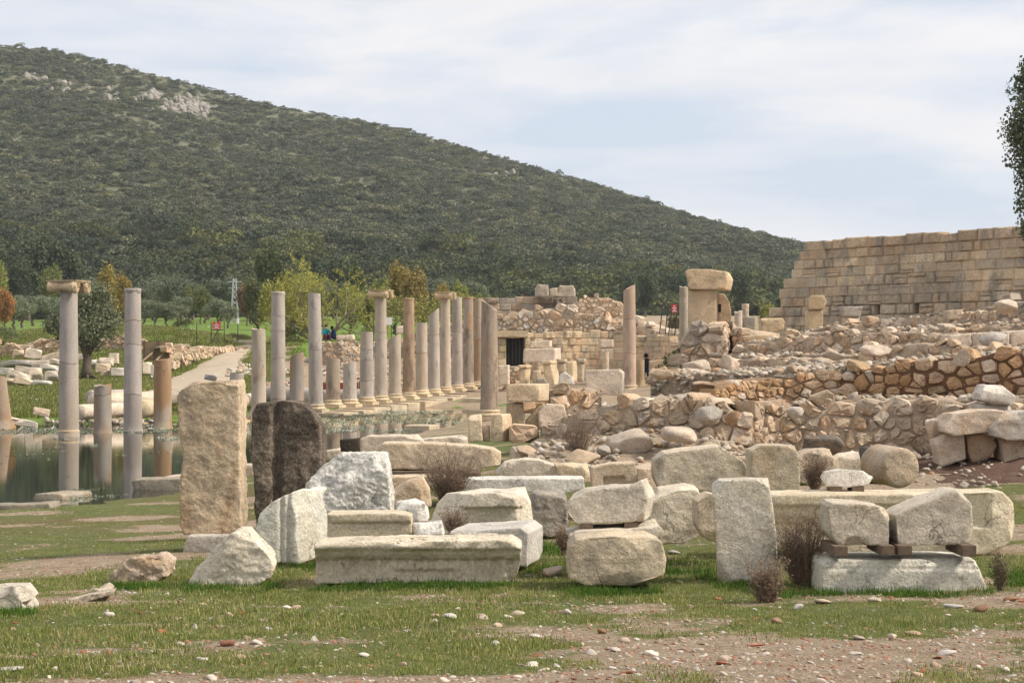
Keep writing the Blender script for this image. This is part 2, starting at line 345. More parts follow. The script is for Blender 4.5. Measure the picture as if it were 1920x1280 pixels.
_cu = _uv(_c[:, 0], _c[:, 1]); _n = len(_cu)
_A = np.zeros((_n + 3, _n + 3)); _A[:_n, :_n] = _tps(np.linalg.norm(_cu[:, None] - _cu[None], axis=2)) + 1e-4 * np.eye(_n)
_A[:_n, _n] = 1; _A[:_n, _n + 1:] = _cu; _A[_n, :_n] = 1; _A[_n + 1:, :_n] = _cu.T
_w = np.linalg.solve(_A, np.concatenate([_c[:, 2], [0, 0, 0]]))
def gz(X, Y):
    X = np.asarray(X, float); Y = np.asarray(Y, float); sh = np.shape(X + Y)
    X = np.broadcast_to(X, sh).ravel(); Y = np.maximum(np.broadcast_to(Y, sh).ravel(), -3.5)
    q = _uv(X, Y); o = np.empty(len(q))
    for i in range(0, len(q), 20000):
        d = np.linalg.norm(q[i:i + 20000, None] - _cu[None], axis=2)
        o[i:i + 20000] = _tps(d) @ _w[:_n] + _w[_n] + q[i:i + 20000] @ _w[_n + 1:]
    o = np.clip(o, -1.2, 14)
    o = o + 0.035 * fbm2(X * 0.7, Y * 0.7, 3, 3) + 0.012 * fbm2(X * 4, Y * 4, 2, 5)
    return o.reshape(sh)
def gz1(X, Y): return float(gz(np.array([X]), np.array([Y]))[0])
def ray_ground(px, py):
    """where the ray through a pixel meets the ground"""
    Ys = np.geomspace(6, 330, 600); d = wz(py, Ys) - gz(wx(px, Ys), Ys); k = int(np.argmax(d < 0))
    return float(Ys[k])
# patches: 1 = grass, 0 = bare gravel and tile dust
def grass_mask(X, Y):
    m = fbm2(X * 0.75 + 3.3, Y * 1.25 + 1.7, 5, 21, 0.6)
    bare = np.clip((10.6 - Y) / 2.5, 0, 1) * 0.36
    bare = bare + 0.3 * np.exp(-((Y - 12.5) / 0.5) ** 2) * np.clip((X - 1.2) / .5, 0, 1) + 0.4 * np.exp(-((Y - 9.6 - 0.25 * X) / 0.45) ** 2 - ((X - 2.2) / 1.5) ** 2) + 0.35 * np.exp(-((Y - 9.3 - 0.12 * X) / 0.4) ** 2 - ((X + 1.2) / 1.3) ** 2)
    bare = bare + 0.5 * np.exp(-((X - 4.9) / 0.8) ** 2 - ((Y - 15.0) / 4.0) ** 2)
    bare = bare + 0.35 * np.exp(-((X + 3.6) / 1.0) ** 2 - ((Y - 22) / 4.0) ** 2)
    far = np.clip((Y - 60) / 15, 0, 1)
    right = np.clip((X - 1.5 - 0.02 * Y) / 2, 0, 1) * np.clip((Y - 24) / 4, 0, 1)
    street = np.clip((X + 0.14 * Y - 0.9) / 1.5, 0, 1) * np.clip((Y - 45) / 10, 0, 1) * np.clip((122 - Y) / 8, 0, 1)
    rub = np.clip((X + 0.145 * Y) / 2, 0, 1) * np.clip((Y - 84) / 10, 0, 1) * np.clip((128 - Y) / 4, 0, 1)
    v = 0.76 + 1.25 * m - bare + 0.35 * far - 0.9 * right - 0.6 * street - 0.6 * rub
    return np.clip(v * 1.5 - 0.25, 0, 1)
ny = 430; nx = 300
ys = np.concatenate([np.linspace(-14, 6, 14, endpoint=False), np.geomspace(6, 36, 250, endpoint=False), np.geomspace(36, 420, 166)])
ss = np.linspace(-1, 1, nx)
XX = ss[None, :] * (11 + 0.36 * np.maximum(ys, 0))[:, None]; YY = np.repeat(ys[:, None], nx, 1)
ZZ = gz(XX, YY)
idx = np.arange(len(ys) * nx).reshape(len(ys), nx)
F = np.stack([idx[:-1, :-1], idx[:-1, 1:], idx[1:, 1:], idx[1:, :-1]], -1).reshape(-1, 4)
gm, t, b = base_mat('ground', 0.97, 0.1)
tcn = t.nodes.new('ShaderNodeTexCoord'); vec = tcn.outputs['Object']
at_ = t.nodes.new('ShaderNodeAttribute'); at_.attribute_name = 'grass'
ab = t.nodes.new('ShaderNodeAttribute'); ab.attribute_name = 'olive'
af = t.nodes.new('ShaderNodeAttribute'); af.attribute_name = 'meadow'
gr = ramp(t, 0.25, 0.75, (0.10, 0.125, 0.040, 1), (0.18, 0.19, 0.070, 1)); t.links.new(noise(t, vec, 1.7, 8, 0.7), gr.inputs[0])
gr2 = ramp(t, 0.3, 0.72, (0.12, 0.185, 0.035, 1), (0.19, 0.26, 0.055, 1)); t.links.new(noise(t, vec, 0.35, 10, 0.75), gr2.inputs[0])
ol = ramp(t, 0.3, 0.7, (0.135, 0.105, 0.045, 1), (0.20, 0.155, 0.075, 1)); t.links.new(noise(t, vec, 0.9, 8, 0.7), ol.inputs[0])
ba = ramp(t, 0.3, 0.72, (0.25, 0.175, 0.115, 1), (0.47, 0.37, 0.26, 1)); t.links.new(noise(t, vec, 6, 10, 0.75), ba.inputs[0])
g1 = mixrgb(t, af.outputs['Fac'], gr.outputs[0], gr2.outputs[0])
g1 = mixrgb(t, ab.outputs['Fac'], g1, ol.outputs[0])
brk = math_(t, 'ADD', at_.outputs['Fac'], math_(t, 'MULTIPLY', math_(t, 'SUBTRACT', noise(t, vec, 5.0, 8, 0.75), 0.5), 1.1))
br = ramp(t, 0.36, 0.56); t.links.new(brk, br.inputs[0])
c = mixrgb(t, br.outputs[0], ba.outputs[0], g1)
fine = ramp(t, 0.3, 0.7, (0.65, 0.65, 0.65, 1), (1.3, 1.3, 1.3, 1)); t.links.new(noise(t, vec, 28, 6, 0.8), fine.inputs[0])
t.links.new(mixrgb(t, 1.0, c, fine.outputs[0], 'MULTIPLY'), b.inputs['Base Color'])
bp = N(t, 'ShaderNodeBump', Strength=0.9, Distance=0.05); t.links.new(noise(t, vec, 14, 10, 0.75), bp.inputs['Height']); t.links.new(bp.outputs[0], b.inputs['Normal'])
me = mesh_quads('ground', np.stack([XX, YY, ZZ], -1).reshape(-1, 3), F, gm)
def fattr(me, nm, arr): a = me.attributes.new(nm, 'FLOAT', 'POINT'); a.data.foreach_set('value', np.asarray(arr, np.float32).ravel())
fattr(me, 'grass', grass_mask(XX, YY))
fattr(me, 'olive', np.clip((YY - 15) / 8, 0, 1) * np.clip((42 - YY) / 5, 0, 1) * np.clip(0.35 + 0.9 * fbm2(XX * .5, YY * .5, 3, 8), 0, 1))
fattr(me, 'meadow', np.clip((YY - 60) / 10, 0, 1))
ground = struct(link('ground', me))

# ------------------------------------------------------------------ water
wm, t, b = base_mat('pond_water', 0.035, 0.5)
tcn = t.nodes.new('ShaderNodeTexCoord')
b.inputs['Base Color'].default_value = (0.022, 0.028, 0.018, 1)
mpn = N(t, 'ShaderNodeMapping'); mpn.inputs['Scale'].default_value = (0.8, 2.2, 1); t.links.new(tcn.outputs['Object'], mpn.inputs[0])
hs = noise(t, mpn.outputs[0], 3.2, 4, 0.55)
b1 = N(t, 'ShaderNodeBump', Strength=0.012, Distance=0.05); t.links.new(hs, b1.inputs['Height']); t.links.new(b1.outputs[0], b.inputs['Normal'])
wr = ramp(t, 0.45, 0.65, (0.02, 0.02, 0.02, 1), (0.04, 0.04, 0.04, 1)); t.links.new(noise(t, tcn.outputs['Object'], 0.12, 4, 0.6), wr.inputs[0]); t.links.new(wr.outputs[0], b.inputs['Roughness'])
wv = [(-60, 20, 0), (1.5, 20, 0), (1.5, 70, 0), (1, 92, 0), (-6, 92, 0), (-60, 74, 0)]
water = struct(link('water', mesh_from('water', wv, [range(6)], wm, False)))

# ------------------------------------------------------------------ dirt road climbing to the meadow
rm, t, b = base_mat('dirt_road', 0.95, 0.1); tcn = t.nodes.new('ShaderNodeTexCoord')
r_ = ramp(t, 0.3, 0.7, (0.36, 0.285, 0.20, 1), (0.52, 0.43, 0.32, 1)); t.links.new(noise(t, tcn.outputs['Object'], 0.8, 10, 0.7), r_.inputs[0]); t.links.new(r_.outputs[0], b.inputs['Base Color'])
bp = N(t, 'ShaderNodeBump', Strength=0.5, Distance=0.05); t.links.new(noise(t, tcn.outputs['Object'], 5, 8, 0.7), bp.inputs['Height']); t.links.new(bp.outputs[0], b.inputs['Normal'])
rd = [(185, 262, 81), (250, 350, 84), (280, 410, 90), (296, 442, 97), (316, 448, 104), (346, 456, 110), (388, 462, 117), (425, 476, 124), (452, 488, 131), (470, 500, 140), (480, 505, 150)]
rv, rf, ncol = [], [], 14
yy = np.linspace(81, 150, 60)
for j, Y in enumerate(yy):
    a_ = np.interp(Y, [q[2] for q in rd], [q[0] for q in rd]) + 4 * math.sin(Y * 1.3); b_ = np.interp(Y, [q[2] for q in rd], [q[1] for q in rd]) + 4 * math.sin(Y * 0.9 + 1)
    X = np.linspace(wx(a_, Y), wx(b_, Y), ncol); Z = gz(X, np.full(ncol, Y)) + 0.05 - 0.06 * np.abs(np.linspace(-1, 1, ncol)) ** 4
    rv += [(x, Y, z) for x, z in zip(X, Z)]
for j in range(len(yy) - 1):
    for i in range(ncol - 1):
        k = j * ncol + i; rf.append((k, k + 1, k + 1 + ncol, k + ncol))
struct(link('dirt_road', mesh_from('dirt_road', rv, rf, rm)))

# ------------------------------------------------------------------ hill
RIDGE_Y = 760.0; FOOT_Y = 335.0
_rp = [(-1600, 10), (-700, 40), (-200, 62), (0, 86), (110, 97), (300, 143), (500, 197), (750, 242), (900, 287), (1100, 342), (1210, 377), (1300, 409), (1400, 436), (1500, 462), (1600, 490), (1800, 540), (2100, 590), (3000, 640)]
def ridge_z(X):
    px = X / RIDGE_Y * FPX + 960
    return EYE + (HOR - np.interp(px, [q[0] for q in _rp], [q[1] for q in _rp])) / FPX * RIDGE_Y
def hill_z(X, Y):
    X = np.asarray(X, float); Y = np.asarray(Y, float)
    Xr = X * (0.5 + 0.5 * RIDGE_Y / np.maximum(Y, FOOT_Y))
    t_ = (Y - FOOT_Y) / (RIDGE_Y - FOOT_Y); rz = ridge_z(Xr)
    up = np.clip(t_, 0, 1); prof = 0.82 * up + 0.18 * up ** 2
    z = 9.0 + (rz - 9.0) * prof
    z = np.where(t_ > 1, rz - (t_ - 1) * 140, z) - np.where(t_ < 0, -t_ * 25, 0)
    env = np.clip(up * 6, 0, 1) * np.clip((1.0 - t_) * 4, 0.02, 1)
    return z + env * (5.5 * fbm2(X / 70, Y / 70, 3, 31) + 1.6 * fbm2(X / 16, Y / 16, 3, 33))
hy = np.concatenate([np.linspace(300, 800, 170), np.linspace(810, 1100, 10)]); hx = np.linspace(-520, 560, 260)
HX, HY = np.meshgrid(hx, hy); HZ = hill_z(HX, HY)
idx = np.arange(HX.size).reshape(HX.shape)
F = np.stack([idx[:-1, :-1], idx[:-1, 1:], idx[1:, 1:], idx[1:, :-1]], -1).reshape(-1, 4)
hm, t, b = base_mat('hill_scrub', 0.97, 0.1); tcn = t.nodes.new('ShaderNodeTexCoord')
r_ = ramp(t, 0.3, 0.7, (0.10, 0.105, 0.065, 1), (0.185, 0.18, 0.115, 1)); t.links.new(noise(t, tcn.outputs['Object'], 0.12, 12, 0.75), r_.inputs[0])
rk = ramp(t, 0.64, 0.70); t.links.new(noise(t, tcn.outputs['Object'], 0.09, 10, 0.8), rk.inputs[0])
t.links.new(mixrgb(t, math_(t, 'MULTIPLY', rk.outputs[0], 0.6), r_.outputs[0], (0.30, 0.28, 0.25)), b.inputs['Base Color'])
hill = struct(link('hill', mesh_quads('hill', np.stack([HX, HY, HZ], -1).reshape(-1, 3), F, hm)))

# leafy clumps used for the maquis
def leaf_cloud(nm, n, leaf, fn, mat, core=None, seed=0):
    """n leaf quads at points fn(k)-> (pos, out) ; optional dark core"""
    rg = np.random.default_rng(seed)
    pos, out = fn(rg, n)
    a = rg.normal(size=(n, 3)); a /= np.linalg.norm(a, axis=1)[:, None]
    nr = out * 0.7 + a * 0.75; nr /= np.linalg.norm(nr, axis=1)[:, None]
    u = np.cross(nr, rg.normal(size=(n, 3))); u /= np.linalg.norm(u, axis=1)[:, None]; v = np.cross(nr, u)
    s = leaf * rg.uniform(0.6, 1.3, (n, 1)); w_ = s * rg.uniform(0.45, 0.9, (n, 1))
    V = np.stack([pos - u * s, pos - v * w_, pos + u * s, pos + v * w_], 1).reshape(-1, 3)
    F = np.arange(n * 4).reshape(-1, 4)
    return mesh_quads(nm, V, F, mat, False)
def bush_fn(lobes=5, flat=0.7, seed=0):
    r0 = np.random.default_rng(seed)
    cs = np.concatenate([[[0, 0, 0.45 * flat]], np.stack([r0.uniform(-.5, .5, lobes), r0.uniform(-.5, .5, lobes), r0.uniform(.25, .75, lobes) * flat], 1)])
    rs = np.concatenate([[0.5], r0.uniform(0.24, 0.42, lobes)])
    def fn(rg, n):
        k = rg.choice(len(cs), n, p=rs ** 2 / (rs ** 2).sum()); d = rg.normal(size=(n, 3)); d /= np.linalg.norm(d, axis=1)[:, None]
        d[:, 2] = np.abs(d[:, 2]) * 0.9 - 0.15 * (rg.random(n) < .3)
        rr = rs[k][:, None] * rg.uniform(0.75, 1.05, (n, 1))
        return cs[k] + d * rr * np.array([1, 1, flat]), d
    return fn
def shrub_protos(mat, k0, n=120, leaf=0.13):
    return [leaf_cloud('shrub', n, leaf, bush_fn(5, 0.75 + 0.1 * (k % 3), 50 + k + k0), mat, seed=k + k0) for k in range(6)]
def place_hill(n, y0, y1, big, sc0, sc1, seed, keep):
    rg = np.random.default_rng(seed)
    Y = rg.uniform(y0, y1, n * 3); X = rg.uniform(-1, 1, n * 3) * (0.30 * Y + 14)
    dens = 0.5 + 0.5 * fbm2(X / 22, Y / 22, 3, seed)
    k = (rg.random(n * 3) < keep(dens, X, Y)); X, Y = X[k][:n], Y[k][:n]
    rp = np.array(ROCKPTS); far_ = np.concatenate([((rp[None, :, 0] - X[i:i + 4000, None]) ** 2 / 4 + (rp[None, :, 1] - Y[i:i + 4000, None]) ** 2 / 30).min(1) > 1 for i in range(0, len(X), 4000)]); X, Y = X[far_], Y[far_]
    Z = hill_z(X, Y) - 0.12; m = len(X)
    s = rg.uniform(sc0, sc1, m) * np.where(Y > 735, .8, 1) * (0.75 + 0.6 * (rg.random(m) < 0.12)); s = np.stack([s * rg.uniform(.9, 1.4, m), s * rg.uniform(.9, 1.4, m), s * rg.uniform(.6, 1.0, m)], 1)
    rot = np.stack([np.zeros(m), np.zeros(m), rg.uniform(0, 6.28, m)], 1)
    return np.stack([X, Y, Z], 1), s, rot
# pale limestone outcrops high on the left flank
def rock_mesh(nm, seed, sub=2, amp=0.28, flat=1.0, planes=8, mat=None, smooth=False, lo=0.5, hi=0.82):
    bm = bmesh.new(); bmesh.ops.create_icosphere(bm, subdivisions=sub, radius=1.0)
    V = np.array([v.co[:] for v in bm.verts]); Fc = np.array([[v.index for v in f.verts] for f in bm.faces]); bm.free()
    rg = np.random.default_rng(seed)
    V = V * (1 + amp * fbm(V * 1.1 + seed * 3.1, 3, seed)[:, None])
    for _ in range(planes):
        d = rg.normal(size=3); d /= np.linalg.norm(d); off = rg.uniform(lo, hi)
        x = V @ d - off; V = V - np.outer(np.maximum(x, 0), d) * 0.92
    V[:, 2] *= flat
    return mesh_quads(nm, V, Fc, mat, smooth)
rocks = [rock_mesh('crag', 300 + k, 2, 0.5, 1.0, 6, M['hillrock']) for k in range(4)]
ROCKPTS = []
for cx, cy, nn, ext in ((283, 183, 40, (24, 8)), (358, 203, 110, (42, 13)), (150, 165, 7, (80, 12)), (70, 150, 5, (40, 8)), (210, 190, 8, (50, 10)), (940, 330, 5, (30, 8))):
    pp, sc_, ro = [], [], []
    for k in range(nn):
        px = cx + rng.normal() * ext[0] * .6; py = cy + rng.normal() * ext[1] * .6
        Ys = np.linspace(360, 775, 500); d = wz(py, Ys) - hill_z(wx(px, Ys), Ys); j = int(np.argmax(d < 0)) if (d < 0).any() else -1
        if j < 0: continue
        pp.append((wx(px, Ys[j]), Ys[j], float(hill_z(np.array([wx(px, Ys[j])]), np.array([Ys[j]]))[0]) + 0.3)); s_ = rng.uniform(.5, 1.4); sc_.append((s_ * 1.2, s_, s_ * rng.uniform(.8, 1.7))); ro.append((rng.uniform(-.3, .3), rng.uniform(-.3, .3), rng.uniform(0, 6)))
    ROCKPTS += [q[:2] for q in pp]
    if pp:
        o = scatter('rock_outcrop', pp, sc_, ro, rocks); o.color = (0.36, 0.345, 0.315, 1)
        stuff(o, 'pale limestone outcrop breaking through the hillside scrub', 'rock outcrop'); o['group'] = 'limestone outcrops on the hill'
pts, s, rot = place_hill(42000, 385, 772, 0, 1.5, 3.0, 91, lambda d, X, Y: np.clip(d * 1.5, 0.25, 1))
stuff(scatter('maquis_scrub', pts, s, rot, shrub_protos(M['maquis'], 0, 150, 0.10)), 'dark green maquis scrub covering the whole hillside', 'scrub')
pts, s, rot = place_hill(6500, 322, 440, 0, 2.6, 5.2, 95, lambda d, X, Y: np.clip(d * 1.5, 0.3, 1) * np.clip((445 - Y) / 60, 0, 1))
stuff(scatter('foothill_thicket', pts, s, rot, shrub_protos(M['lowmaquis'], 20, 420, 0.062)), 'taller yellow-green thicket along the foot of the hill', 'thicket')
# ------------------------------------------------------------------ stone carving
def remeshed(V, F, L, smooth_it=0):
    """cut a closed mesh into small triangles without softening its arrises; returns (verts, faces, normals, edge wear)"""
    bm = bmesh.new(); vs = [bm.verts.new(v) for v in V]
    for f in F: bm.faces.new([vs[k] for k in f])
    bmesh.ops.recalc_face_normals(bm, faces=bm.faces); bmesh.ops.triangulate(bm, faces=bm.faces[:], quad_method='BEAUTY', ngon_method='BEAUTY')
    for _ in range(12):
        long_ = [e for e in bm.edges if e.calc_length() > L]
        if not long_: break
        long_.sort(key=lambda e: -e.calc_length()); m_ = long_[0].calc_length()
        long_ = [e for e in long_ if e.calc_length() > max(L, m_ * 0.5)]
        bmesh.ops.subdivide_edges(bm, edges=long_, cuts=1); bmesh.ops.triangulate(bm, faces=[f for f in bm.faces if len(f.verts) > 3], quad_method='BEAUTY', ngon_method='BEAUTY')
    bm.normal_update()
    co = np.array([v.co[:] for v in bm.verts]); nr = np.array([v.normal[:] for v in bm.verts]); bm.verts.index_update()
    wear = np.array([max((1 - f.normal.dot(v.normal) for f in v.link_faces), default=0) for v in bm.verts])
    Fq = np.array([[v.index for v in f.verts] for f in bm.faces], np.int32); bm.free()
    return co, Fq, nr, np.clip(wear / 0.3, 0, 1.6)
def prism(pts, Y, depth, dx=0.0, dz=0.0, taper=0.0):
    """polygon in the plane y=Y (x,z), pushed back by depth"""
    n = len(pts); cx = sum(p[0] for p in pts) / n; cz = sum(p[1] for p in pts) / n
    V = [(x, Y, z) for x, z in pts] + [(x + dx - (x - cx) * taper, Y + depth, z + dz - (z - cz) * taper * (z > cz)) for x, z in pts]
    Fs = [tuple(range(n)), tuple(range(2 * n - 1, n - 1, -1))] + [(i, (i + 1) % n, (i + 1) % n + n, i + n) for i in range(n)]
    return V, Fs
def roughen(V, Nr, amp, sc, seed, amp2=0.3, ridged=False):
    d = fbm(V / sc + seed * 7.7, 4, seed)
    d2 = fbm(V / (sc * 0.22) + seed * 1.3, 3, seed + 9)
    return V + Nr * (amp * d + amp * amp2 * d2)[:, None]
def chipped(V, rg, n, size):
    lo, hi = V.min(0), V.max(0); c = (lo + hi) / 2; hs = (hi - lo) / 2
    for _ in range(n):
        sgn = np.array([rg.choice([-1, 1]), rg.choice([-1, 1]), rg.choice([-1, 1, 1])]); d = sgn + rg.normal(size=3) * 0.45
        edge = rg.random() < 0.65
        if edge: d[rg.integers(0, 3)] *= 0.1
        d /= np.linalg.norm(d); pr = V @ d; cand = np.nonzero(pr > pr.max() - (size * 0.5 if edge else 1e-6))[0]; q = V[rg.choice(cand)]
        rho = size * rg.uniform(2.2, 5.0); s_ = q @ d - size * rg.uniform(0.4, 1.1); d2 = d + rg.normal(size=3) * 0.25; d2 /= np.linalg.norm(d2)
        wgt = np.clip(1.6 - 1.6 * np.linalg.norm(V - q, axis=1) / rho, 0, 1)
        V = V - np.outer(np.maximum(pr - s_, 0) * wgt, d2) * 0.95
    return V
_seed = [100]
def stone(name, outline, Y, depth, mat, color, parent=None, dx=0.0, dz=0.0, amp=None, sc=0.25, chips=6, chip=0.06, facets=None, vox=None, smooth_it=1, taper=0.0, cuts=(), amp2=0.3, post=None, floor=None):
    """a block whose face has this outline (photo pixels) at distance Y and which runs back by depth metres"""
    _seed[0] += 1; sd = _seed[0]; rg = np.random.default_rng(sd)
    pts = [(wx(px, Y), wz(py, Y)) for px, py in outline]
    V, Fs = prism(pts, Y, depth, dx, dz, taper)
    vox = vox or max(0.012, Y * 0.0008)
    V, Fq, Nr, wear = remeshed(V, Fs, vox * 1.75, smooth_it)
    wn = np.clip(0.35 + 1.3 * fbm(V / 0.12 + sd, 3, sd + 2), 0, 1.4); V = V - Nr * (wear * wn * (0.006 + Y * 0.00022))[:, None]
    if chips: V = chipped(V, rg, chips * 2, chip * .75)
    if facets:
        c = V.mean(0)
        for _ in range(facets):
            d = rg.normal(size=3); d[1] -= 0.4; d[2] = abs(d[2]) * rg.choice([1, 1, 0.3]); d /= np.linalg.norm(d)
            off = ((V - c) @ d).max() * rg.uniform(0.72, 0.93); x = (V - c) @ d - off
            V = V - np.outer(np.maximum(x, 0), d) * 0.9
    for (pn, pd) in cuts:
        d = np.array(pn, float); d /= np.linalg.norm(d); off = (V @ d).max() - pd; V = V - np.outer(np.maximum(V @ d - off, 0), d) * 0.96
    if post is not None: V = post(V)
    amp = 0.008 + Y * 0.0002 if amp is None else amp
    V = roughen(V, Nr, amp, sc, sd, amp2)
    me = mesh_quads(name, V, Fq, mat, False) if isinstance(Fq, np.ndarray) else mesh_from(name, V, Fq, mat)
    return put(name, me, parent, color)
WHITE = (0.78, 0.745, 0.67); GREYM = (0.64, 0.60, 0.53); CREAM = (0.71, 0.585, 0.435); WARM = (0.70, 0.545, 0.39); ORANGE = (0.66, 0.45, 0.27)
GREY = (0.46, 0.42, 0.36); DARK = (0.32, 0.265, 0.21); PALE = (0.76, 0.655, 0.53); PINK = (0.52, 0.40, 0.32)

# ------------------------------------------------------------------ rubble masonry: polygonal stones fitted in rough courses
def clip_poly(poly, nx_, ny_, d):
    out = []; m = len(poly)
    for i in range(m):
        a, b_ = poly[i], poly[(i + 1) % m]; da = a[0] * nx_ + a[1] * ny_ - d; db = b_[0] * nx_ + b_[1] * ny_ - d
        if da <= 0: out.append(a)
        if (da < 0 < db) or (db < 0 < da):
            t_ = da / (da - db); out.append((a[0] + (b_[0] - a[0]) * t_, a[1] + (b_[1] - a[1]) * t_))
    return out
def cells(seeds, asp, hmax):
    S = np.array(seeds); Sq = S * np.array([1.0 / asp, 1.0]); res = []
    for i in range(len(S)):
        d = np.linalg.norm(Sq - Sq[i], axis=1); nb = np.argsort(d)[1:22]
        r = hmax; p = [(Sq[i, 0] - r, Sq[i, 1] - r), (Sq[i, 0] + r, Sq[i, 1] - r), (Sq[i, 0] + r, Sq[i, 1] + r), (Sq[i, 0] - r, Sq[i, 1] + r)]
        for j in nb:
            if d[j] > 3 * r: break
            nn = Sq[j] - Sq[i]; mid = (Sq[i] + Sq[j]) / 2; p = clip_poly(p, nn[0], nn[1], float(nn @ mid))
            if len(p) < 3: break
        res.append([(a * asp, b_) for a, b_ in p] if len(p) >= 3 else None)
    return res
def stone_from_cell(poly, frame, rg, depth, bulge, gap):
    """poly in wall (u,z); frame(u) -> (x, y, nx, ny); builds a pillowy stone"""
    c = np.mean(poly, axis=0); p = np.array(poly)
    for _ in range(1):                                            # round the corners once
        q = np.roll(p, -1, 0); p = np.stack([p * 0.84 + q * 0.16, p * 0.16 + q * 0.84], 1).reshape(-1, 2)
    ext = np.abs(p - c).max(0); size = max(min(ext), 0.02)
    k = len(p); V = []; tilt = rg.uniform(-0.35, 0.35, 2)
    def ring(scale, dep, ja):
        for (u, z) in p:
            uu = c[0] + (u - c[0]) * scale; zz = c[1] + (z - c[1]) * scale
            d_ = dep + rg.normal() * ja + (tilt[0] * (uu - c[0]) + tilt[1] * (zz - c[1])) * (dep > 0)
            uu += rg.normal() * ja * 0.6; zz += rg.normal() * ja * 0.6
            x, y, a, b_ = frame(uu); V.append((x + a * d_, y + b_ * d_, zz))
    g = (1 - gap / size if gap < size * 0.4 else 0.6) * rg.uniform(0.82, 1.0)
    ring(g * 0.82, -depth, 0.01); ring(g, -0.2 * bulge, size * 0.025); ring(g * 0.90, bulge * 0.6, size * 0.045); ring(g * 0.55, bulge * 0.85, size * 0.10)
    x, y, a, b_ = frame(c[0]); d_ = bulge * 0.9; V.append((x + a * d_, y + b_ * d_, c[1]))
    x, y, a, b_ = frame(c[0]); V.append((x - a * depth, y - b_ * depth, c[1]))
    Fs = []
    for r_i in range(3):
        for i in range(k):
            j = (i + 1) % k; Fs.append((r_i * k + i, r_i * k + j, (r_i + 1) * k + j, (r_i + 1) * k + i))
    for i in range(k): Fs.append((3 * k + i, 3 * k + (i + 1) % k, 4 * k)); Fs.append(((i + 1) % k, i, 4 * k + 1))
    return V, Fs
PACK = []
for _k in range(5):
    _m = rock_mesh('pack', 820 + _k, 1, .3, .8, 7); PACK.append((np.array([v.co[:] for v in _m.vertices]), np.array([list(p.vertices) for p in _m.polygons]))); bpy.data.meshes.remove(_m)
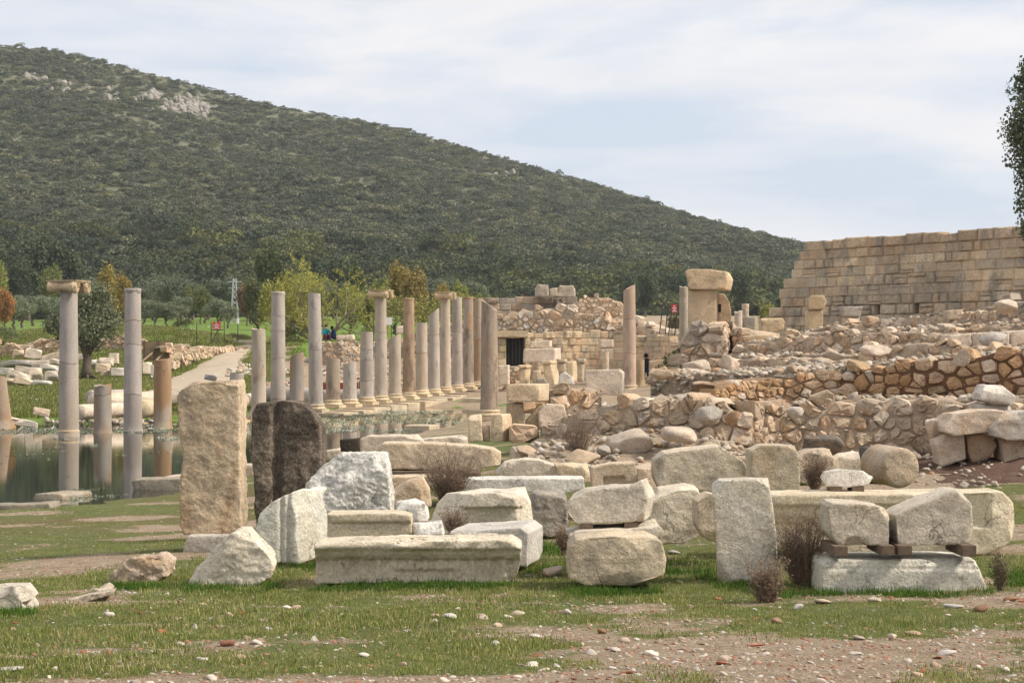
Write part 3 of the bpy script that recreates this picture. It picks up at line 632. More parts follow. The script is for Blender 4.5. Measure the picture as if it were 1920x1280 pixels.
def rubble_wall(name, label, prof, h, w, depth=0.4, mat=None, colors=(WARM,), seed=1, bulge=0.36, gap=0.007, chink=0.3, top_jit=0.25, core=True, part='stone', thick=None, cat='wall', mort=(0.62, 0.51, 0.38), pack=1.6):
    """prof: list of (px, py_foot, py_top, Y) along the wall face"""
    rg = np.random.default_rng(seed); mat = mat or M['rubble']
    A = np.array([(wx(px, Y), Y, wz(pb, Y), wz(pt, Y)) for px, pb, pt, Y in prof])
    seg = np.linalg.norm(np.diff(A[:, :2], axis=0), axis=1); U = np.concatenate([[0], np.cumsum(seg)]); Lw = U[-1]
    tang = np.diff(A[:, :2], axis=0) / seg[:, None]
    def frame(u):
        u_ = min(max(u, 0), Lw); i = min(int(np.searchsorted(U, u_, 'right') - 1), len(seg) - 1)
        x = A[i, 0] + tang[i, 0] * (u - U[i]); y = A[i, 1] + tang[i, 1] * (u - U[i]); return x, y, tang[i, 1], -tang[i, 0]
    zb = lambda u: float(np.interp(u, U, A[:, 2])); zt = lambda u: float(np.interp(u, U, A[:, 3]))
    z = A[:, 2].min(); zmax = A[:, 3].max(); seeds = []; ok = []
    z -= 0.6 * h
    while z < zmax + h:
        hr = h * rg.uniform(0.6, 1.35); u = -w * rg.uniform(0, 1)
        while u < Lw + w:
            ww = w * float(np.clip(rg.lognormal(0, 0.5), 0.4, 2.2)); s_ = (u + ww / 2, z + hr / 2 + rg.normal() * hr * 0.2)
            ins = (-0.1 * w <= s_[0] <= Lw + 0.1 * w) and zb(s_[0]) - 0.5 * h <= s_[1] <= zt(s_[0]) - 0.3 * h + rg.normal() * top_jit * h
            seeds.append(s_); ok.append(ins)
            if rg.random() < chink: seeds.append((u, z + rg.uniform(0, 1) * hr)); ok.append(ins and s_[1] < zt(s_[0]) - 0.6 * h)
            u += ww
        z += hr
    root = empty(name, (A[:, 0].mean(), A[:, 1].mean(), A[:, 2].min()), label, cat)
    for s_, i_, poly in zip(seeds, ok, cells(seeds, w / h * 0.9, 1.05 * h)):
        if not i_ or poly is None: continue
        a_ = np.array(poly); sz = (a_.max(0) - a_.min(0))
        if min(sz) < 0.04: continue
        V, Fs = stone_from_cell(poly, frame, rg, depth * rg.uniform(0.8, 1.1), bulge * min(sz) * 0.5 * rg.uniform(0.6, 1.3), gap)
        put(part, mesh_from(part, V, Fs, mat, False), root, jit(colors[rg.integers(0, len(colors))], 0.16, 0.04))
    if pack:
        VV, FF = [], []; base_ = PACK; o_ = 0
        for _ in range(int(Lw * float(np.mean(A[:, 3] - A[:, 2])) / (h * h) * pack)):
            u = rg.uniform(0, Lw); z_ = rg.uniform(zb(u), max(zb(u) + .02, zt(u) - .25 * h)); x, y, a, b_ = frame(u); pv, pf = base_[rg.integers(0, len(base_))]; s_ = h * rg.uniform(.06, .17)
            ang = rg.uniform(0, 6.28); ca, sa = math.cos(ang), math.sin(ang); q = pv * np.array([s_ * rg.uniform(1, 1.7), s_, s_ * rg.uniform(.7, 1.1)]); q = np.stack([q[:, 0] * ca - q[:, 1] * sa, q[:, 0] * sa + q[:, 1] * ca, q[:, 2]], 1)
            d_ = rg.uniform(.0, .05); VV.append(q + np.array([x + a * d_, y + b_ * d_, z_])); FF.append(pf + o_); o_ += len(pv)
        if VV: po = put('packing_stones', mesh_quads('packing_stones', np.concatenate(VV), np.concatenate(FF), mat, False), root, jit(colors[0], .05)); po['kind'] = 'stuff'
    if core:
        th = thick or depth * 1.6; nC = max(8, int(Lw / (h * 0.7))); V = []; Fs = []
        for i in range(nC + 1):
            u = Lw * i / nC; x, y, a, b_ = frame(u); zt_ = zt(u) - 0.55 * h + rg.normal() * 0.1 * h; zb_ = zb(u) - 0.3
            for (dd, zz) in ((0.03, zb_), (0.03, (zb_ + zt_) / 2), (0.03, zt_), (-th * 0.5, zt_ + 0.25 * h * rg.random()), (-th, zt_), (-th, zb_)):
                jt = -abs(rg.normal()) * 0.02; V.append((x - a * (0.025 - dd) + a * jt, y - b_ * (0.025 - dd) + b_ * jt, zz))
        for i in range(nC):
            for j in range(6):
                k = i * 6 + j; k2 = i * 6 + (j + 1) % 6; Fs.append((k, k2, k2 + 6, k + 6))
        Fs += [tuple(range(6)), tuple(range(nC * 6 + 5, nC * 6 - 1, -1))]
        put('mortar_core', mesh_from('mortar_core', V, Fs, M['mortar']), root, mort)
    return root

# ------------------------------------------------------------------ ashlar masonry: squared blocks, some with a bossed face
def block_proto(seed, boss):
    rg = np.random.default_rng(seed); n, m = 7, 5
    us = np.array([0, .05, .25, .5, .75, .95, 1]); vs = np.array([0, .1, .5, .9, 1]); V = []
    for j, v in enumerate(vs):
        for i, u in enumerate(us):
            e = min(u, 1 - u, v * .6, (1 - v) * .6); d = 0.0 if e <= 0 else 0.022
            if e > 0.05: d = 0.026 + boss * rg.uniform(0.5, 1.1)
            cx_ = 0.03 * rg.random(); V.append((u + (rg.random() - .5) * .02, -d, v + (rg.random() - .5) * .03))
    for j, v in enumerate(vs):
        for i, u in enumerate(us): V.append((u, 1.0, v))
    o_ = n * m; Fs = []
    for j in range(m - 1):
        for i in range(n - 1):
            k = j * n + i; Fs.append((k, k + 1, k + 1 + n, k + n)); Fs.append((o_ + k, o_ + k + n, o_ + k + n + 1, o_ + k + 1))
    for i in range(n - 1): Fs.append((i, o_ + i, o_ + i + 1, i + 1)); k = (m - 1) * n + i; Fs.append((k, k + 1, o_ + k + 1, o_ + k))
    for j in range(m - 1): k = j * n; Fs.append((k, k + n, o_ + k + n, o_ + k)); k = j * n + n - 1; Fs.append((k, o_ + k, o_ + k + n, k + n))
    return mesh_from('block', V, Fs, M['ashlar'], False)
BLK = [block_proto(k, 0.02) for k in range(5)]; BOSS = [block_proto(40 + k, 0.16) for k in range(5)]
def ashlar(root, Apt, Bpt, levels, left, right, wr, colors, thick=0.6, boss=0.2, holes=(), seed=3, joint=0.009, part='block', crop=None):
    """levels: list of course z; left/right: metres along the face for each course; wr: block widths"""
    rg = np.random.default_rng(seed); A = np.array(Apt, float); B = np.array(Bpt, float); tn = (B - A) / np.linalg.norm(B - A)
    ang = math.atan2(tn[1], tn[0])
    for ci in range(len(levels) - 1):
        u, u1 = left[ci], right[ci]; z0, z1 = levels[ci], levels[ci + 1]
        while u < u1 - 0.05:
            ww = rg.uniform(*wr) if rg.random() < .75 else rg.uniform(wr[0] * .6, wr[1] * 1.35)
            if u1 - (u + ww) < wr[0] * 0.5: ww = u1 - u
            for (h0, h1, hc) in holes:
                if hc == ci and u < h0 < u + ww: ww = h0 - u
                if hc == ci and h0 - 1e-6 <= u < h1: u = h1
            zz0, zz1 = z0, z1
            if rg.random() < .14 and ww > .5:                      # a course split by a thin levelling stone
                zs = z0 + (z1 - z0) * rg.uniform(.3, .7); parts_ = ((z0, zs), (zs, z1))
            else: parts_ = ((z0, z1),)
            if ci == len(levels) - 2: parts_ = ((z0, z1 + rg.normal() * .05),)
            if crop is None or crop(u + ww / 2, (z0 + z1) / 2):
              for zz0, zz1 in parts_:
                bs = rg.random() < (boss(ci) if callable(boss) else boss)
                o = link(part, (BOSS if bs else BLK)[rg.integers(0, 5)], root, jit(colors(ci, u, rg), 0.14, 0.03))
                p = A + tn * (u + joint / 2); pr = rg.normal() * 0.012
                o.location = (p[0] + tn[1] * pr, p[1] - tn[0] * pr, zz0 + joint / 2); o.rotation_euler = (0, 0, ang)
                o.scale = (max(ww - joint, 0.03), thick, zz1 - zz0 - joint)
            u += ww
def solid(name, V8, mat, color, parent, smooth=False):
    Fs = [(0, 1, 2, 3), (7, 6, 5, 4), (0, 4, 5, 1), (1, 5, 6, 2), (2, 6, 7, 3), (3, 7, 4, 0)]
    return put(name, mesh_from(name, V8, Fs, mat, smooth), parent, color)
def boxw(name, x0, x1, y0, y1, z0, z1, mat, color=None, parent=None, bevel=0.0, rz=0.0):
    bm = bmesh.new(); bmesh.ops.create_cube(bm, size=1.0)
    for v in bm.verts: v.co = Vector((v.co.x * (x1 - x0), v.co.y * (y1 - y0), v.co.z * (z1 - z0)))
    if bevel: bmesh.ops.bevel(bm, geom=bm.edges[:], offset=bevel, segments=2, affect='EDGES')
    bmesh.ops.rotate(bm, verts=bm.verts, matrix=Matrix.Rotation(rz, 3, 'Z'))
    bmesh.ops.translate(bm, verts=bm.verts, vec=((x0 + x1) / 2, (y0 + y1) / 2, (z0 + z1) / 2))
    me = bpy.data.meshes.new(name); bm.to_mesh(me); bm.free(); me.materials.append(mat)
    return put(name, me, parent, color)
def bpx(name, px0, px1, py0, py1, Y, d, mat, color=None, parent=None, bevel=0.01, rz=0.0):
    return boxw(name, wx(px0, Y), wx(px1, Y), Y, Y + d, wz(py1, Y), wz(py0, Y), mat, color, parent, bevel, rz)
def tube(path, radii, seg=8, cap=True):
    V, Fs = [], []; pts = [Vector(p) for p in path]
    for i, p in enumerate(pts):
        d = (pts[min(i + 1, len(pts) - 1)] - pts[max(i - 1, 0)]).normalized()
        a = d.orthogonal().normalized() if abs(d.z) > 0.99 else d.cross(Vector((0, 0, 1))).normalized(); b_ = d.cross(a)
        for k in range(seg):
            th = 2 * math.pi * k / seg; V.append(p + (a * math.cos(th) + b_ * math.sin(th)) * radii[i])
    for i in range(len(pts) - 1):
        for k in range(seg): Fs.append((i * seg + k, i * seg + (k + 1) % seg, (i + 1) * seg + (k + 1) % seg, (i + 1) * seg + k))
    if cap: Fs += [tuple(range(seg - 1, -1, -1)), tuple(range((len(pts) - 1) * seg, len(pts) * seg))]
    return V, Fs
def merge(parts):
    V, Fs = [], []
    for v, f in parts:
        o = len(V); V += list(v); Fs += [tuple(i + o for i in q) for q in f]
    return V, Fs
def lathe(profile, cx, cy, seg=28):
    V, Fs = [], []
    for r_, z in profile:
        for k in range(seg): th = 2 * math.pi * k / seg; V.append((cx + r_ * math.cos(th), cy + r_ * math.sin(th), z))
    m = len(profile)
    for i in range(m - 1):
        for k in range(seg): Fs.append((i * seg + k, i * seg + (k + 1) % seg, (i + 1) * seg + (k + 1) % seg, (i + 1) * seg + k))
    Fs += [tuple(range(seg - 1, -1, -1)), tuple(range((m - 1) * seg, m * seg))]
    return V, Fs
# ------------------------------------------------------------------ rubble terraces on the right
WARMS = (WARM, PALE, CREAM, (0.66, 0.52, 0.37), (0.60, 0.51, 0.40), PALE)
ORANGES = (ORANGE, (0.56, 0.40, 0.24), WARM, (0.50, 0.33, 0.18), PALE)
PALES = (PALE, CREAM, (0.70, 0.60, 0.47), WARM, (0.64, 0.54, 0.41))
rubble_wall('rubble_wall', 'low pale fieldstone wall running behind the marble blocks on the right',
            [(1015, 838, 790, 32), (1060, 850, 765, 32), (1130, 862, 745, 31.5), (1210, 866, 738, 31), (1290, 868, 735, 31), (1340, 862, 742, 30.5), (1400, 862, 770, 30.5)],
            0.27, 0.37, 0.45, colors=PALES, seed=11, mort=(0.64, 0.53, 0.40))
rubble_wall('rubble_wall', 'grey-beige fieldstone wall with big rounded stones above the dark earth',
            [(1395, 862, 770, 30.5), (1450, 862, 752, 31), (1510, 862, 748, 31), (1580, 862, 742, 31), (1680, 866, 738, 31), (1760, 868, 738, 30.8), (1850, 868, 742, 30.5), (1960, 870, 745, 30)],
            0.27, 0.36, 0.45, colors=PALES, seed=12, mort=(0.64, 0.53, 0.40))
rubble_wall('rubble_wall', 'orange-brown wall of large roughly coursed stones at the right edge',
            [(1575, 752, 690, 37), (1640, 752, 680, 36.5), (1720, 748, 664, 36), (1800, 748, 656, 35.5), (1880, 748, 652, 35), (1970, 748, 650, 34.6)],
            0.25, 0.37, 0.4, colors=ORANGES, seed=13, bulge=0.5, mort=(0.24, 0.14, 0.08), gap=0.014)
rubble_wall('rubble_wall', 'broken brown wall of thin flat stones left of the orange wall',
            [(1340, 770, 712, 36), (1400, 775, 706, 36.5), (1470, 765, 700, 37), (1580, 758, 690, 37)],
            0.17, 0.27, 0.4, colors=ORANGES + (GREY, WARM), seed=14, mort=(0.40, 0.28, 0.18), chink=0.4)
rubble_wall('rubble_wall', 'short fieldstone wall with a flat-topped slab below the gateway ruin',
            [(1235, 745, 690, 40), (1290, 745, 688, 40), (1350, 742, 700, 39.5), (1420, 738, 694, 39)],
            0.19, 0.27, 0.4, colors=WARMS, seed=15, mort=(0.42, 0.32, 0.22))
rubble_wall('rubble_wall', 'grey weathered wall stretch with blocky stones under the gateway',
            [(1330, 702, 668, 47), (1400, 700, 662, 46), (1480, 696, 662, 45), (1560, 690, 668, 44), (1640, 690, 665, 43)],
            0.25, 0.36, 0.4, colors=WARMS + (GREY,), seed=16)
rubble_wall('rubble_wall', 'long rubble wall of small tan stones stepping up the slope',
            [(1380, 668, 640, 52), (1470, 668, 632, 51), (1540, 664, 622, 50), (1640, 660, 614, 49), (1740, 655, 612, 48), (1800, 650, 610, 47)],
            0.24, 0.31, 0.4, colors=WARMS, seed=17, top_jit=0.5)
rubble_wall('rubble_wall', 'upper rubble wall of reddish-tan stones below the ashlar wall',
            [(1560, 632, 606, 62), (1640, 628, 600, 60), (1720, 622, 590, 59), (1780, 620, 582, 58)],
            0.27, 0.34, 0.4, colors=WARMS, seed=18, top_jit=0.5)
rubble_wall('rubble_wall', 'highest rubble bank of greyish stones against the right edge',
            [(1790, 640, 588, 53), (1850, 636, 576, 52), (1910, 632, 560, 51), (1975, 630, 555, 50)],
            0.25, 0.33, 0.4, colors=WARMS + (GREY,), seed=19, top_jit=0.6)
rubble_wall('rubble_wall', 'tumbled rubble foot wall of pale stones in front of the ashlar wall',
            [(1640, 668, 640, 43), (1720, 664, 636, 42.5), (1800, 660, 640, 42), (1900, 668, 648, 41)],
            0.2, 0.3, 0.4, colors=PALES, seed=20, top_jit=0.5)
rubble_wall('rubble_wall', 'short tier of cream stones in the middle of the right slope',
            [(1440, 650, 628, 56), (1520, 646, 618, 55.5), (1600, 640, 612, 55)], 0.24, 0.32, 0.4, colors=PALES, seed=51, top_jit=0.5)
rubble_wall('rubble_wall', 'stepped tier of tan stones right of the pyramid-shaped boulder',
            [(1690, 648, 622, 46), (1760, 646, 618, 45.6), (1830, 642, 618, 45.2)], 0.2, 0.28, 0.4, colors=WARMS, seed=52, top_jit=0.5)
# long dressed sill of marble in the slope
sl = empty('stone_sill', P(1850, 640, 44), 'long low sill of three dressed limestone blocks in the right slope', 'sill')
for a_, b_, c_, d_ in ((1778, 1822, 628, 652), (1824, 1893, 624, 652), (1895, 1960, 620, 650)):
    stone('block', [(a_, c_), (b_, c_ - 3), (b_, d_ - 2), (a_, d_)], 44.5, 0.8, M['lime'], PALE, sl, chips=2)

# earth terraces between the walls
def terrace(name, rows, seed, mat, color):
    """rows: polylines of (px, py, Y) from near to far, lofted into one lumpy sheet"""
    m = 70; grid = []; rows = [[(a_, b_ + 1.3 / Y_ * FPX, Y_ - .05) for a_, b_, Y_ in rows[0]]] + rows
    for row in rows:
        a = np.array([P(*q)[:] for q in row]); s_ = np.linspace(0, 1, len(a)); tt = np.linspace(0, 1, m)
        grid.append(np.stack([np.interp(tt, s_, a[:, k]) for k in range(3)], 1))
    G = np.array(grid); k = 14; out = []
    for i in range(len(G) - 1):
        for j in range(k + (i == len(G) - 2)): f = j / k; out.append(G[i] * (1 - f) + G[i + 1] * f)
    V = np.array(out); sh = V.shape; V = V.reshape(-1, 3); V[:, 2] += 0.10 * fbm(V * 1.3, 4, seed) + 0.05 * fbm(V * 5, 3, seed + 3)
    ix = np.arange(sh[0] * sh[1]).reshape(sh[:2]); Fq = np.stack([ix[:-1, :-1], ix[:-1, 1:], ix[1:, 1:], ix[1:, :-1]], -1).reshape(-1, 4)
    o = link(name, mesh_quads(name, V, Fq, mat)); o.color = (*color, 1); return struct(o), V.reshape(sh)
EARTH = (0.27, 0.20, 0.14)
TER = []
TER.append(terrace('terrain', [[(1010, 842, 32.2), (1300, 744, 31.5), (1400, 772, 31), (1600, 748, 31.5), (1960, 748, 30.5)], [(1040, 770, 38), (1250, 748, 39.6), (1400, 768, 36.3), (1580, 756, 36.8), (1990, 750, 34.6)]], 1, M['mortar'], (0.46, 0.375, 0.275))[1])
TER.append(terrace('terrain', [[(1220, 700, 40.2), (1400, 706, 37.5), (1580, 690, 37.4), (1980, 654, 35)], [(1260, 700, 52), (1400, 690, 48), (1600, 684, 44.5), (1990, 650, 42)]], 2, M['mortar'], (0.48, 0.39, 0.29))[1])
TER.append(terrace('terrain', [[(1260, 700, 52), (1400, 668, 47), (1600, 668, 44.5), (1800, 662, 43), (2000, 650, 42)], [(1300, 690, 60), (1400, 670, 52), (1600, 664, 49.8), (1800, 652, 47.3), (2000, 640, 46)]], 3, M['mortar'], (0.48, 0.39, 0.29))[1])
TER.append(terrace('terrain', [[(1380, 644, 52.4), (1540, 626, 50.4), (1640, 618, 49.4), (1740, 616, 48.4), (1800, 614, 47.4), (2000, 602, 47)], [(1420, 650, 64), (1560, 634, 62.3), (1720, 624, 59.4), (1800, 622, 58), (2000, 592, 56)]], 5, M['mortar'], (0.48, 0.39, 0.29))[1])
TER.append(terrace('terrain', [[(1440, 650, 66), (1560, 610, 62.5), (1640, 604, 60.5), (1720, 594, 59.5), (1780, 586, 58.5), (2000, 562, 55)], [(1400, 640, 80), (1480, 632, 88), (1600, 622, 86), (1700, 608, 82), (1800, 598, 80), (2000, 568, 76)]], 6, M['mortar'], (0.48, 0.39, 0.29))[1])
TER.append(terrace('terrain', [[(990, 872, 28.3), (1100, 880, 28.0), (1250, 880, 28.0), (1330, 876, 28.2), (1430, 868, 28.8)], [(990, 836, 31.7), (1100, 818, 31.2), (1250, 812, 30.7), (1330, 822, 30.3), (1430, 850, 30.2)]], 7, M['mortar'], (0.46, 0.375, 0.275))[1])
# dark excavated bank at the right edge
TER.append(terrace('terrain', [[(1690, 918, 25.5), (1780, 925, 24.5), (1860, 930, 23.5), (1990, 940, 22.5)], [(1640, 876, 29.8), (1740, 862, 30.2), (1850, 848, 30), (1990, 840, 29.6)], [(1640, 850, 31), (1740, 845, 31), (1850, 842, 31), (1990, 838, 31)]], 4, M['mortar'], (0.16, 0.095, 0.065))[1])

# loose debris over the terraces: stuff, plus single stones one can pick out
deb = [rock_mesh('debris_stone', 400 + k, 1, 0.3, 0.75, 6, M['debris']) for k in range(6)]
pp, sc_, ro = [], [], []
for ti, (G, n_) in enumerate(zip(TER, (1500, 2200, 900, 1100, 1300, 500, 420))):
    for _ in range(n_):
        i, j = rng.integers(0, G.shape[0]), rng.integers(0, G.shape[1] - 1); f = rng.random(); p = G[i, j] * (1 - f) + G[i, j + 1] * f
        s_ = (0.035 + 0.085 * rng.random() ** 2.2) * (0.6 if ti == 6 else 1); pp.append(p + np.array([0, rng.normal() * .1, s_ * .3])); sc_.append((s_ * rng.uniform(.8, 1.5), s_, s_ * rng.uniform(.6, 1))); ro.append((rng.uniform(-.5, .5), rng.uniform(-.5, .5), rng.uniform(0, 6)))
stuff(scatter('rubble_debris', pp, sc_, ro, deb), 'small stone debris strewn over the rubble terraces', 'debris')
ROCKS = [rock_mesh('fieldstone', 500 + k, 3, 0.4, 0.9, 10, M['rubble'], lo=0.42, hi=0.75) for k in range(10)]
def rock(px, py, w, h, Y, col, label, group=None, name='fieldstone', cat='stone', rz=None, mats=None, d=None):
    """a loose boulder: centre pixel, size in photo pixels, distance"""
    o = link(name, ROCKS[random.randrange(10)], None, jit(col, 0.08, 0.02)); k = Y / FPX / 2
    o.location = P(px, py, Y); o.scale = (w * k * 1.12, (d or w * k * 0.9), h * k * 1.25); o.rotation_euler = (random.uniform(-.15, .15), random.uniform(-.15, .15), rz if rz is not None else random.uniform(0, 6.28))
    return tag(o, label, cat, group)
for (px, py, w, h, Y, col, lab) in (
    (1184, 826, 86, 52, 29.5, PALE, 'broad pale boulder tumbled at the middle of the fieldstone wall foot'),
    (1092, 858, 72, 38, 28.5, CREAM, 'tan wedge-shaped boulder left of the wall foot'),
    (1131, 845, 28, 26, 29, GREYM, 'small grey stone between two larger boulders at the wall foot'),
    (1281, 815, 84, 38, 29.2, PALE, 'long rounded grey boulder lying against the fieldstone wall'),
    (1334, 778, 48, 44, 29.6, GREYM, 'big pale boulder standing proud on the end of the fieldstone wall'),
    (1372, 782, 30, 30, 30, ORANGE, 'orange-tinted boulder beside the pale one on the wall end'),
    (1488, 772, 32, 26, 30.2, WHITE, 'white stone perched on the grey-beige wall'),
    (1542, 832, 86, 44, 27.5, (0.19, 0.18, 0.165), 'dark grey peaked rock behind the marble blocks'),
    (1806, 672, 40, 38, 34.6, PALE, 'tall cream stone set in the orange wall'),
    (1240, 702, 46, 26, 38.5, WARM, 'brown weathered boulder on the short wall below the gateway'),
    (1320, 724, 62, 24, 38, WARM, 'domed mortared lump in front of the short wall'),
    (1646, 658, 60, 28, 42, PALE, 'pale pyramid-shaped boulder in the middle of the rubble slope'),
    (1560, 662, 36, 22, 43.5, PALE, 'small cream boulder left of the pyramid-shaped one'),
    (1370, 682, 50, 44, 44, PALE, 'grey block stone leaning below the gateway'),
    (1302, 690, 56, 40, 45, PALE, 'large tan leaning block under the rubble pier'),
    (1858, 636, 62, 24, 44, GREYM, 'flat pale boulder above the dressed sill'),
    (1885, 574, 44, 34, 49, PALE, 'rounded tan boulder on the highest bank'),
    (1052, 805, 26, 30, 31, PALE, 'pale split boulder beside the stacked blocks'),
    (990, 850, 60, 36, 30.5, WARM, 'mossy brown boulder at the left end of the fieldstone wall'),
    (1716, 856, 30, 20, 27.5, GREY, 'small grey angular rock by the round drum'),
    (1808, 908, 24, 16, 24.5, GREYM, 'pale stone lying on the dark earth'),
    (1864, 906, 22, 14, 24.4, PALE, 'flat white stone on the dark earth near the right edge'),
    (1842, 916, 16, 12, 24, GREYM, 'little grey stone on the dark earth'),
): rock(px, py, w, h, Y, col, lab)
k_ = 0
for _ in range(150):
    ti = random.choice((0, 1, 1, 2, 3, 4, 5)); G = TER[ti]; p = G[random.randrange(1, G.shape[0]), random.randrange(2, G.shape[1] - 2)]
    if p[1] > 70: continue
    s_ = random.uniform(0.07, 0.15); o = link('fieldstone', ROCKS[random.randrange(10)], None, jit(random.choice(WARMS), 0.15, 0.03))
    o.location = (p[0], p[1], p[2] + s_ * .3); o.scale = (s_ * 1.3, s_, s_ * .85); o.rotation_euler = (random.uniform(-.3, .3), random.uniform(-.3, .3), random.uniform(0, 6.28))
    tag(o, 'loose tan fieldstone lying among the rubble terraces on the right', 'stone', 'loose stones on the terraces')

# ------------------------------------------------------------------ marble blocks in the foreground
def blk(name, label, outline, Y, depth, mat, color, cat='stone block', **kw):
    o = stone(name, outline, Y, depth, M[mat], color, **kw); return tag(o, label, cat)
# tall slab at the left
blk('standing_slab', 'tall cream limestone slab with orange stains standing upright', [(332, 745), (338, 726), (352, 717), (400, 716), (446, 713), (449, 740), (449, 860), (452, 990), (430, 1003), (345, 1002), (337, 985), (338, 900), (342, 860), (335, 800)], 18.4, 0.48, 'cream', (0.679, 0.559, 0.399),
    chips=3, amp=0.016, sc=0.12, amp2=0.5, cat='stone slab')
blk('plinth_block', 'low grey block under the tall cream slab', [(338, 1046), (352, 1004), (440, 1003), (452, 1046)], 18.2, 0.75, 'lime', GREYM, chips=4)
def groove(c, r_, dep, yv):
    def f(V):
        d = np.clip(1 - ((V[:, 0] - c) / r_) ** 2, 0, 1); fr = np.clip((yv + 0.12 - V[:, 1]) / 0.12, 0, 1); V = V.copy(); V[:, 1] += d * dep * fr; return V
    return f
blk('dark_slab', 'blackened lichen-covered slab with a vertical groove and orange streak', [(472, 775), (482, 757), (530, 751), (566, 753), (592, 782), (603, 805), (605, 850), (602, 900), (596, 1010), (480, 1010), (476, 900), (470, 850)], 20.8, 0.5, 'dark', DARK,
    chips=3, amp=0.018, sc=0.15, amp2=0.5, post=groove(wx(519, 20.8), 0.06, 0.05, 20.8), cat='stone slab')
blk('broken_block', 'large rough white marble block with a peaked broken top', [(566, 912), (600, 878), (640, 852), (722, 850), (729, 900), (738, 1000), (600, 1000), (575, 960)], 17.9, 0.55, 'marble', WHITE, chips=5, chip=0.12, amp=0.028, sc=0.11, amp2=0.6, cuts=(((-0.3, -0.8, 0.45), 0.14),))
def flutes(px, Y):
    c = [wx(p, Y) for p in px]
    def f(V):
        V = V.copy(); fr = np.clip((Y + 0.1 - V[:, 1]) / 0.1, 0, 1)
        for k in c: V[:, 1] += 0.03 * np.exp(-((V[:, 0] - k) / 0.022) ** 2) * fr
        return V
    return f
blk('leaning_block', 'white marble block with fluted shaded face and bright rough right side', [(478, 990), (486, 962), (505, 944), (530, 930), (552, 922), (556, 1000), (560, 1058), (520, 1056), (480, 1040)], 16.4, 0.5, 'marble', (0.8, 0.775, 0.666), dx=0.235, dz=0.06, chips=2, amp=0.012, sc=0.12, post=flutes((528, 541), 16.4))
blk('boulder', 'pyramid-shaped pale boulder with mossy foot in the grass', [(342, 1100), (352, 1072), (380, 1045), (410, 1015), (442, 983), (466, 985), (490, 1010), (519, 1040), (521, 1058), (505, 1085), (470, 1104), (420, 1106)], 14.2, 0.55, 'marble', (0.771, 0.688, 0.543), chips=2, facets=7, amp=0.022, sc=0.16, amp2=0.5, taper=0.3, cat='boulder')
# moulded cornice block
Yc = 14.0
def cornice(V):
    V = V.copy(); z0, z1 = wz(1093, Yc), wz(1012, Yc); t_ = (V[:, 2] - z0) / (z1 - z0); fr = np.clip((Yc + 0.16 - V[:, 1]) / 0.10, 0, 1)
    out = np.interp(t_, [0, .56, .58, .64, .66, .72, .80, .82, 1.1], [0.0, 0.0, .03, .03, .055, .065, .085, .13, .13]); und = 0.5 + 0.5 * np.tanh(fbm(V * 4, 3, 77) * 3 + 0.8)
    x0, x1 = wx(592, Yc), wx(975, Yc); fl = (V[:, 0] - x0) / (x1 - x0) * 13; gr_ = np.clip(1 - ((fl % 1.0) - .5) ** 2 * 5.5, 0, 1) * 0.038 * ((t_ < 0.56) & (t_ > 0.06))
    V[:, 1] -= (out * (0.55 + 0.45 * und) - gr_) * fr; bite = np.clip(fbm(V * np.array([3, 0.1, 0.1]) + 5, 3, 41) - 0.05, 0, 1) * 0.16 * (t_ < .3); V[:, 1] += bite * fr
    return V
blk('cornice_block', 'long moulded marble cornice block with fluted frieze lying in the grass', [(592, 1016), (650, 1014), (760, 1012), (860, 1010), (960, 1008), (978, 1020), (976, 1050), (965, 1092), (592, 1094)], Yc, 0.62, 'marble', (0.791, 0.694, 0.529), chips=4, chip=0.06, amp=0.010, sc=0.14, vox=0.0145, smooth_it=1, post=cornice, dz=-0.02)
blk('squared_block', 'grey squared marble block behind the cornice with a bright right side', [(840, 996), (975, 988), (990, 1000), (988, 1062), (840, 1062)], 15.0, 0.75, 'marble', GREYM, dx=0.14, chips=3)
def ledge(zl, Y, dep=0.02, dn=0.012):
    def f(V):
        V = V.copy(); fr = np.clip((Y + 0.1 - V[:, 1]) / 0.1, 0, 1); z_ = V[:, 2] - zl
        V[:, 1] -= fr * dep * (z_ > 0); V[:, 1] += fr * dn * np.exp(-(z_ / 0.012) ** 2); return V
    return f
blk('panel_block', 'yellowish marble block with a straight ledge line and rough right end', [(612, 963), (738, 962), (770, 966), (772, 1012), (612, 1012)], 15.9, 0.4, 'marble', (0.762, 0.663, 0.492), chips=2, amp=0.006, post=ledge(wz(980, 15.9), 15.9))
blk('marble_fragment', 'small white marble fragment left of the dry brush', [(740, 945), (775, 938), (800, 944), (803, 978), (745, 980)], 16.6, 0.3, 'marble', WHITE, chips=4)
blk('marble_fragment', 'flat white marble fragment beside the panel block', [(770, 984), (826, 980), (833, 1004), (775, 1008)], 15.9, 0.3, 'marble', WHITE, chips=3)
blk('broken_block', 'beige peaked stone between the white block and dry brush', [(733, 955), (735, 920), (760, 905), (790, 898), (803, 920), (808, 955)], 19.0, 0.45, 'lime', CREAM, chips=4, chip=0.08)
blk('moulded_block', 'broken moulded marble block with a stepped fractured face', [(803, 985), (815, 950), (835, 930), (900, 924), (985, 920), (996, 950), (1000, 985), (980, 1005), (830, 1005)], 17.2, 0.55, 'marble', (0.784, 0.701, 0.555), chips=5, chip=0.1, amp=0.016, post=ledge(wz(950, 17.2), 17.2, 0.05, 0.0), cuts=(((-0.8, -0.5, 0.5), 0.12), ((0.7, -0.7, 0.1), 0.1)))
blk('long_slab', 'long bluish-white marble slab lying flat in the middle', [(862, 915), (870, 899), (980, 897), (1095, 896), (1097, 918), (1060, 924), (870, 924)], 20.6, 0.5, 'marble', (0.792, 0.756, 0.66), chips=3, amp=0.01)
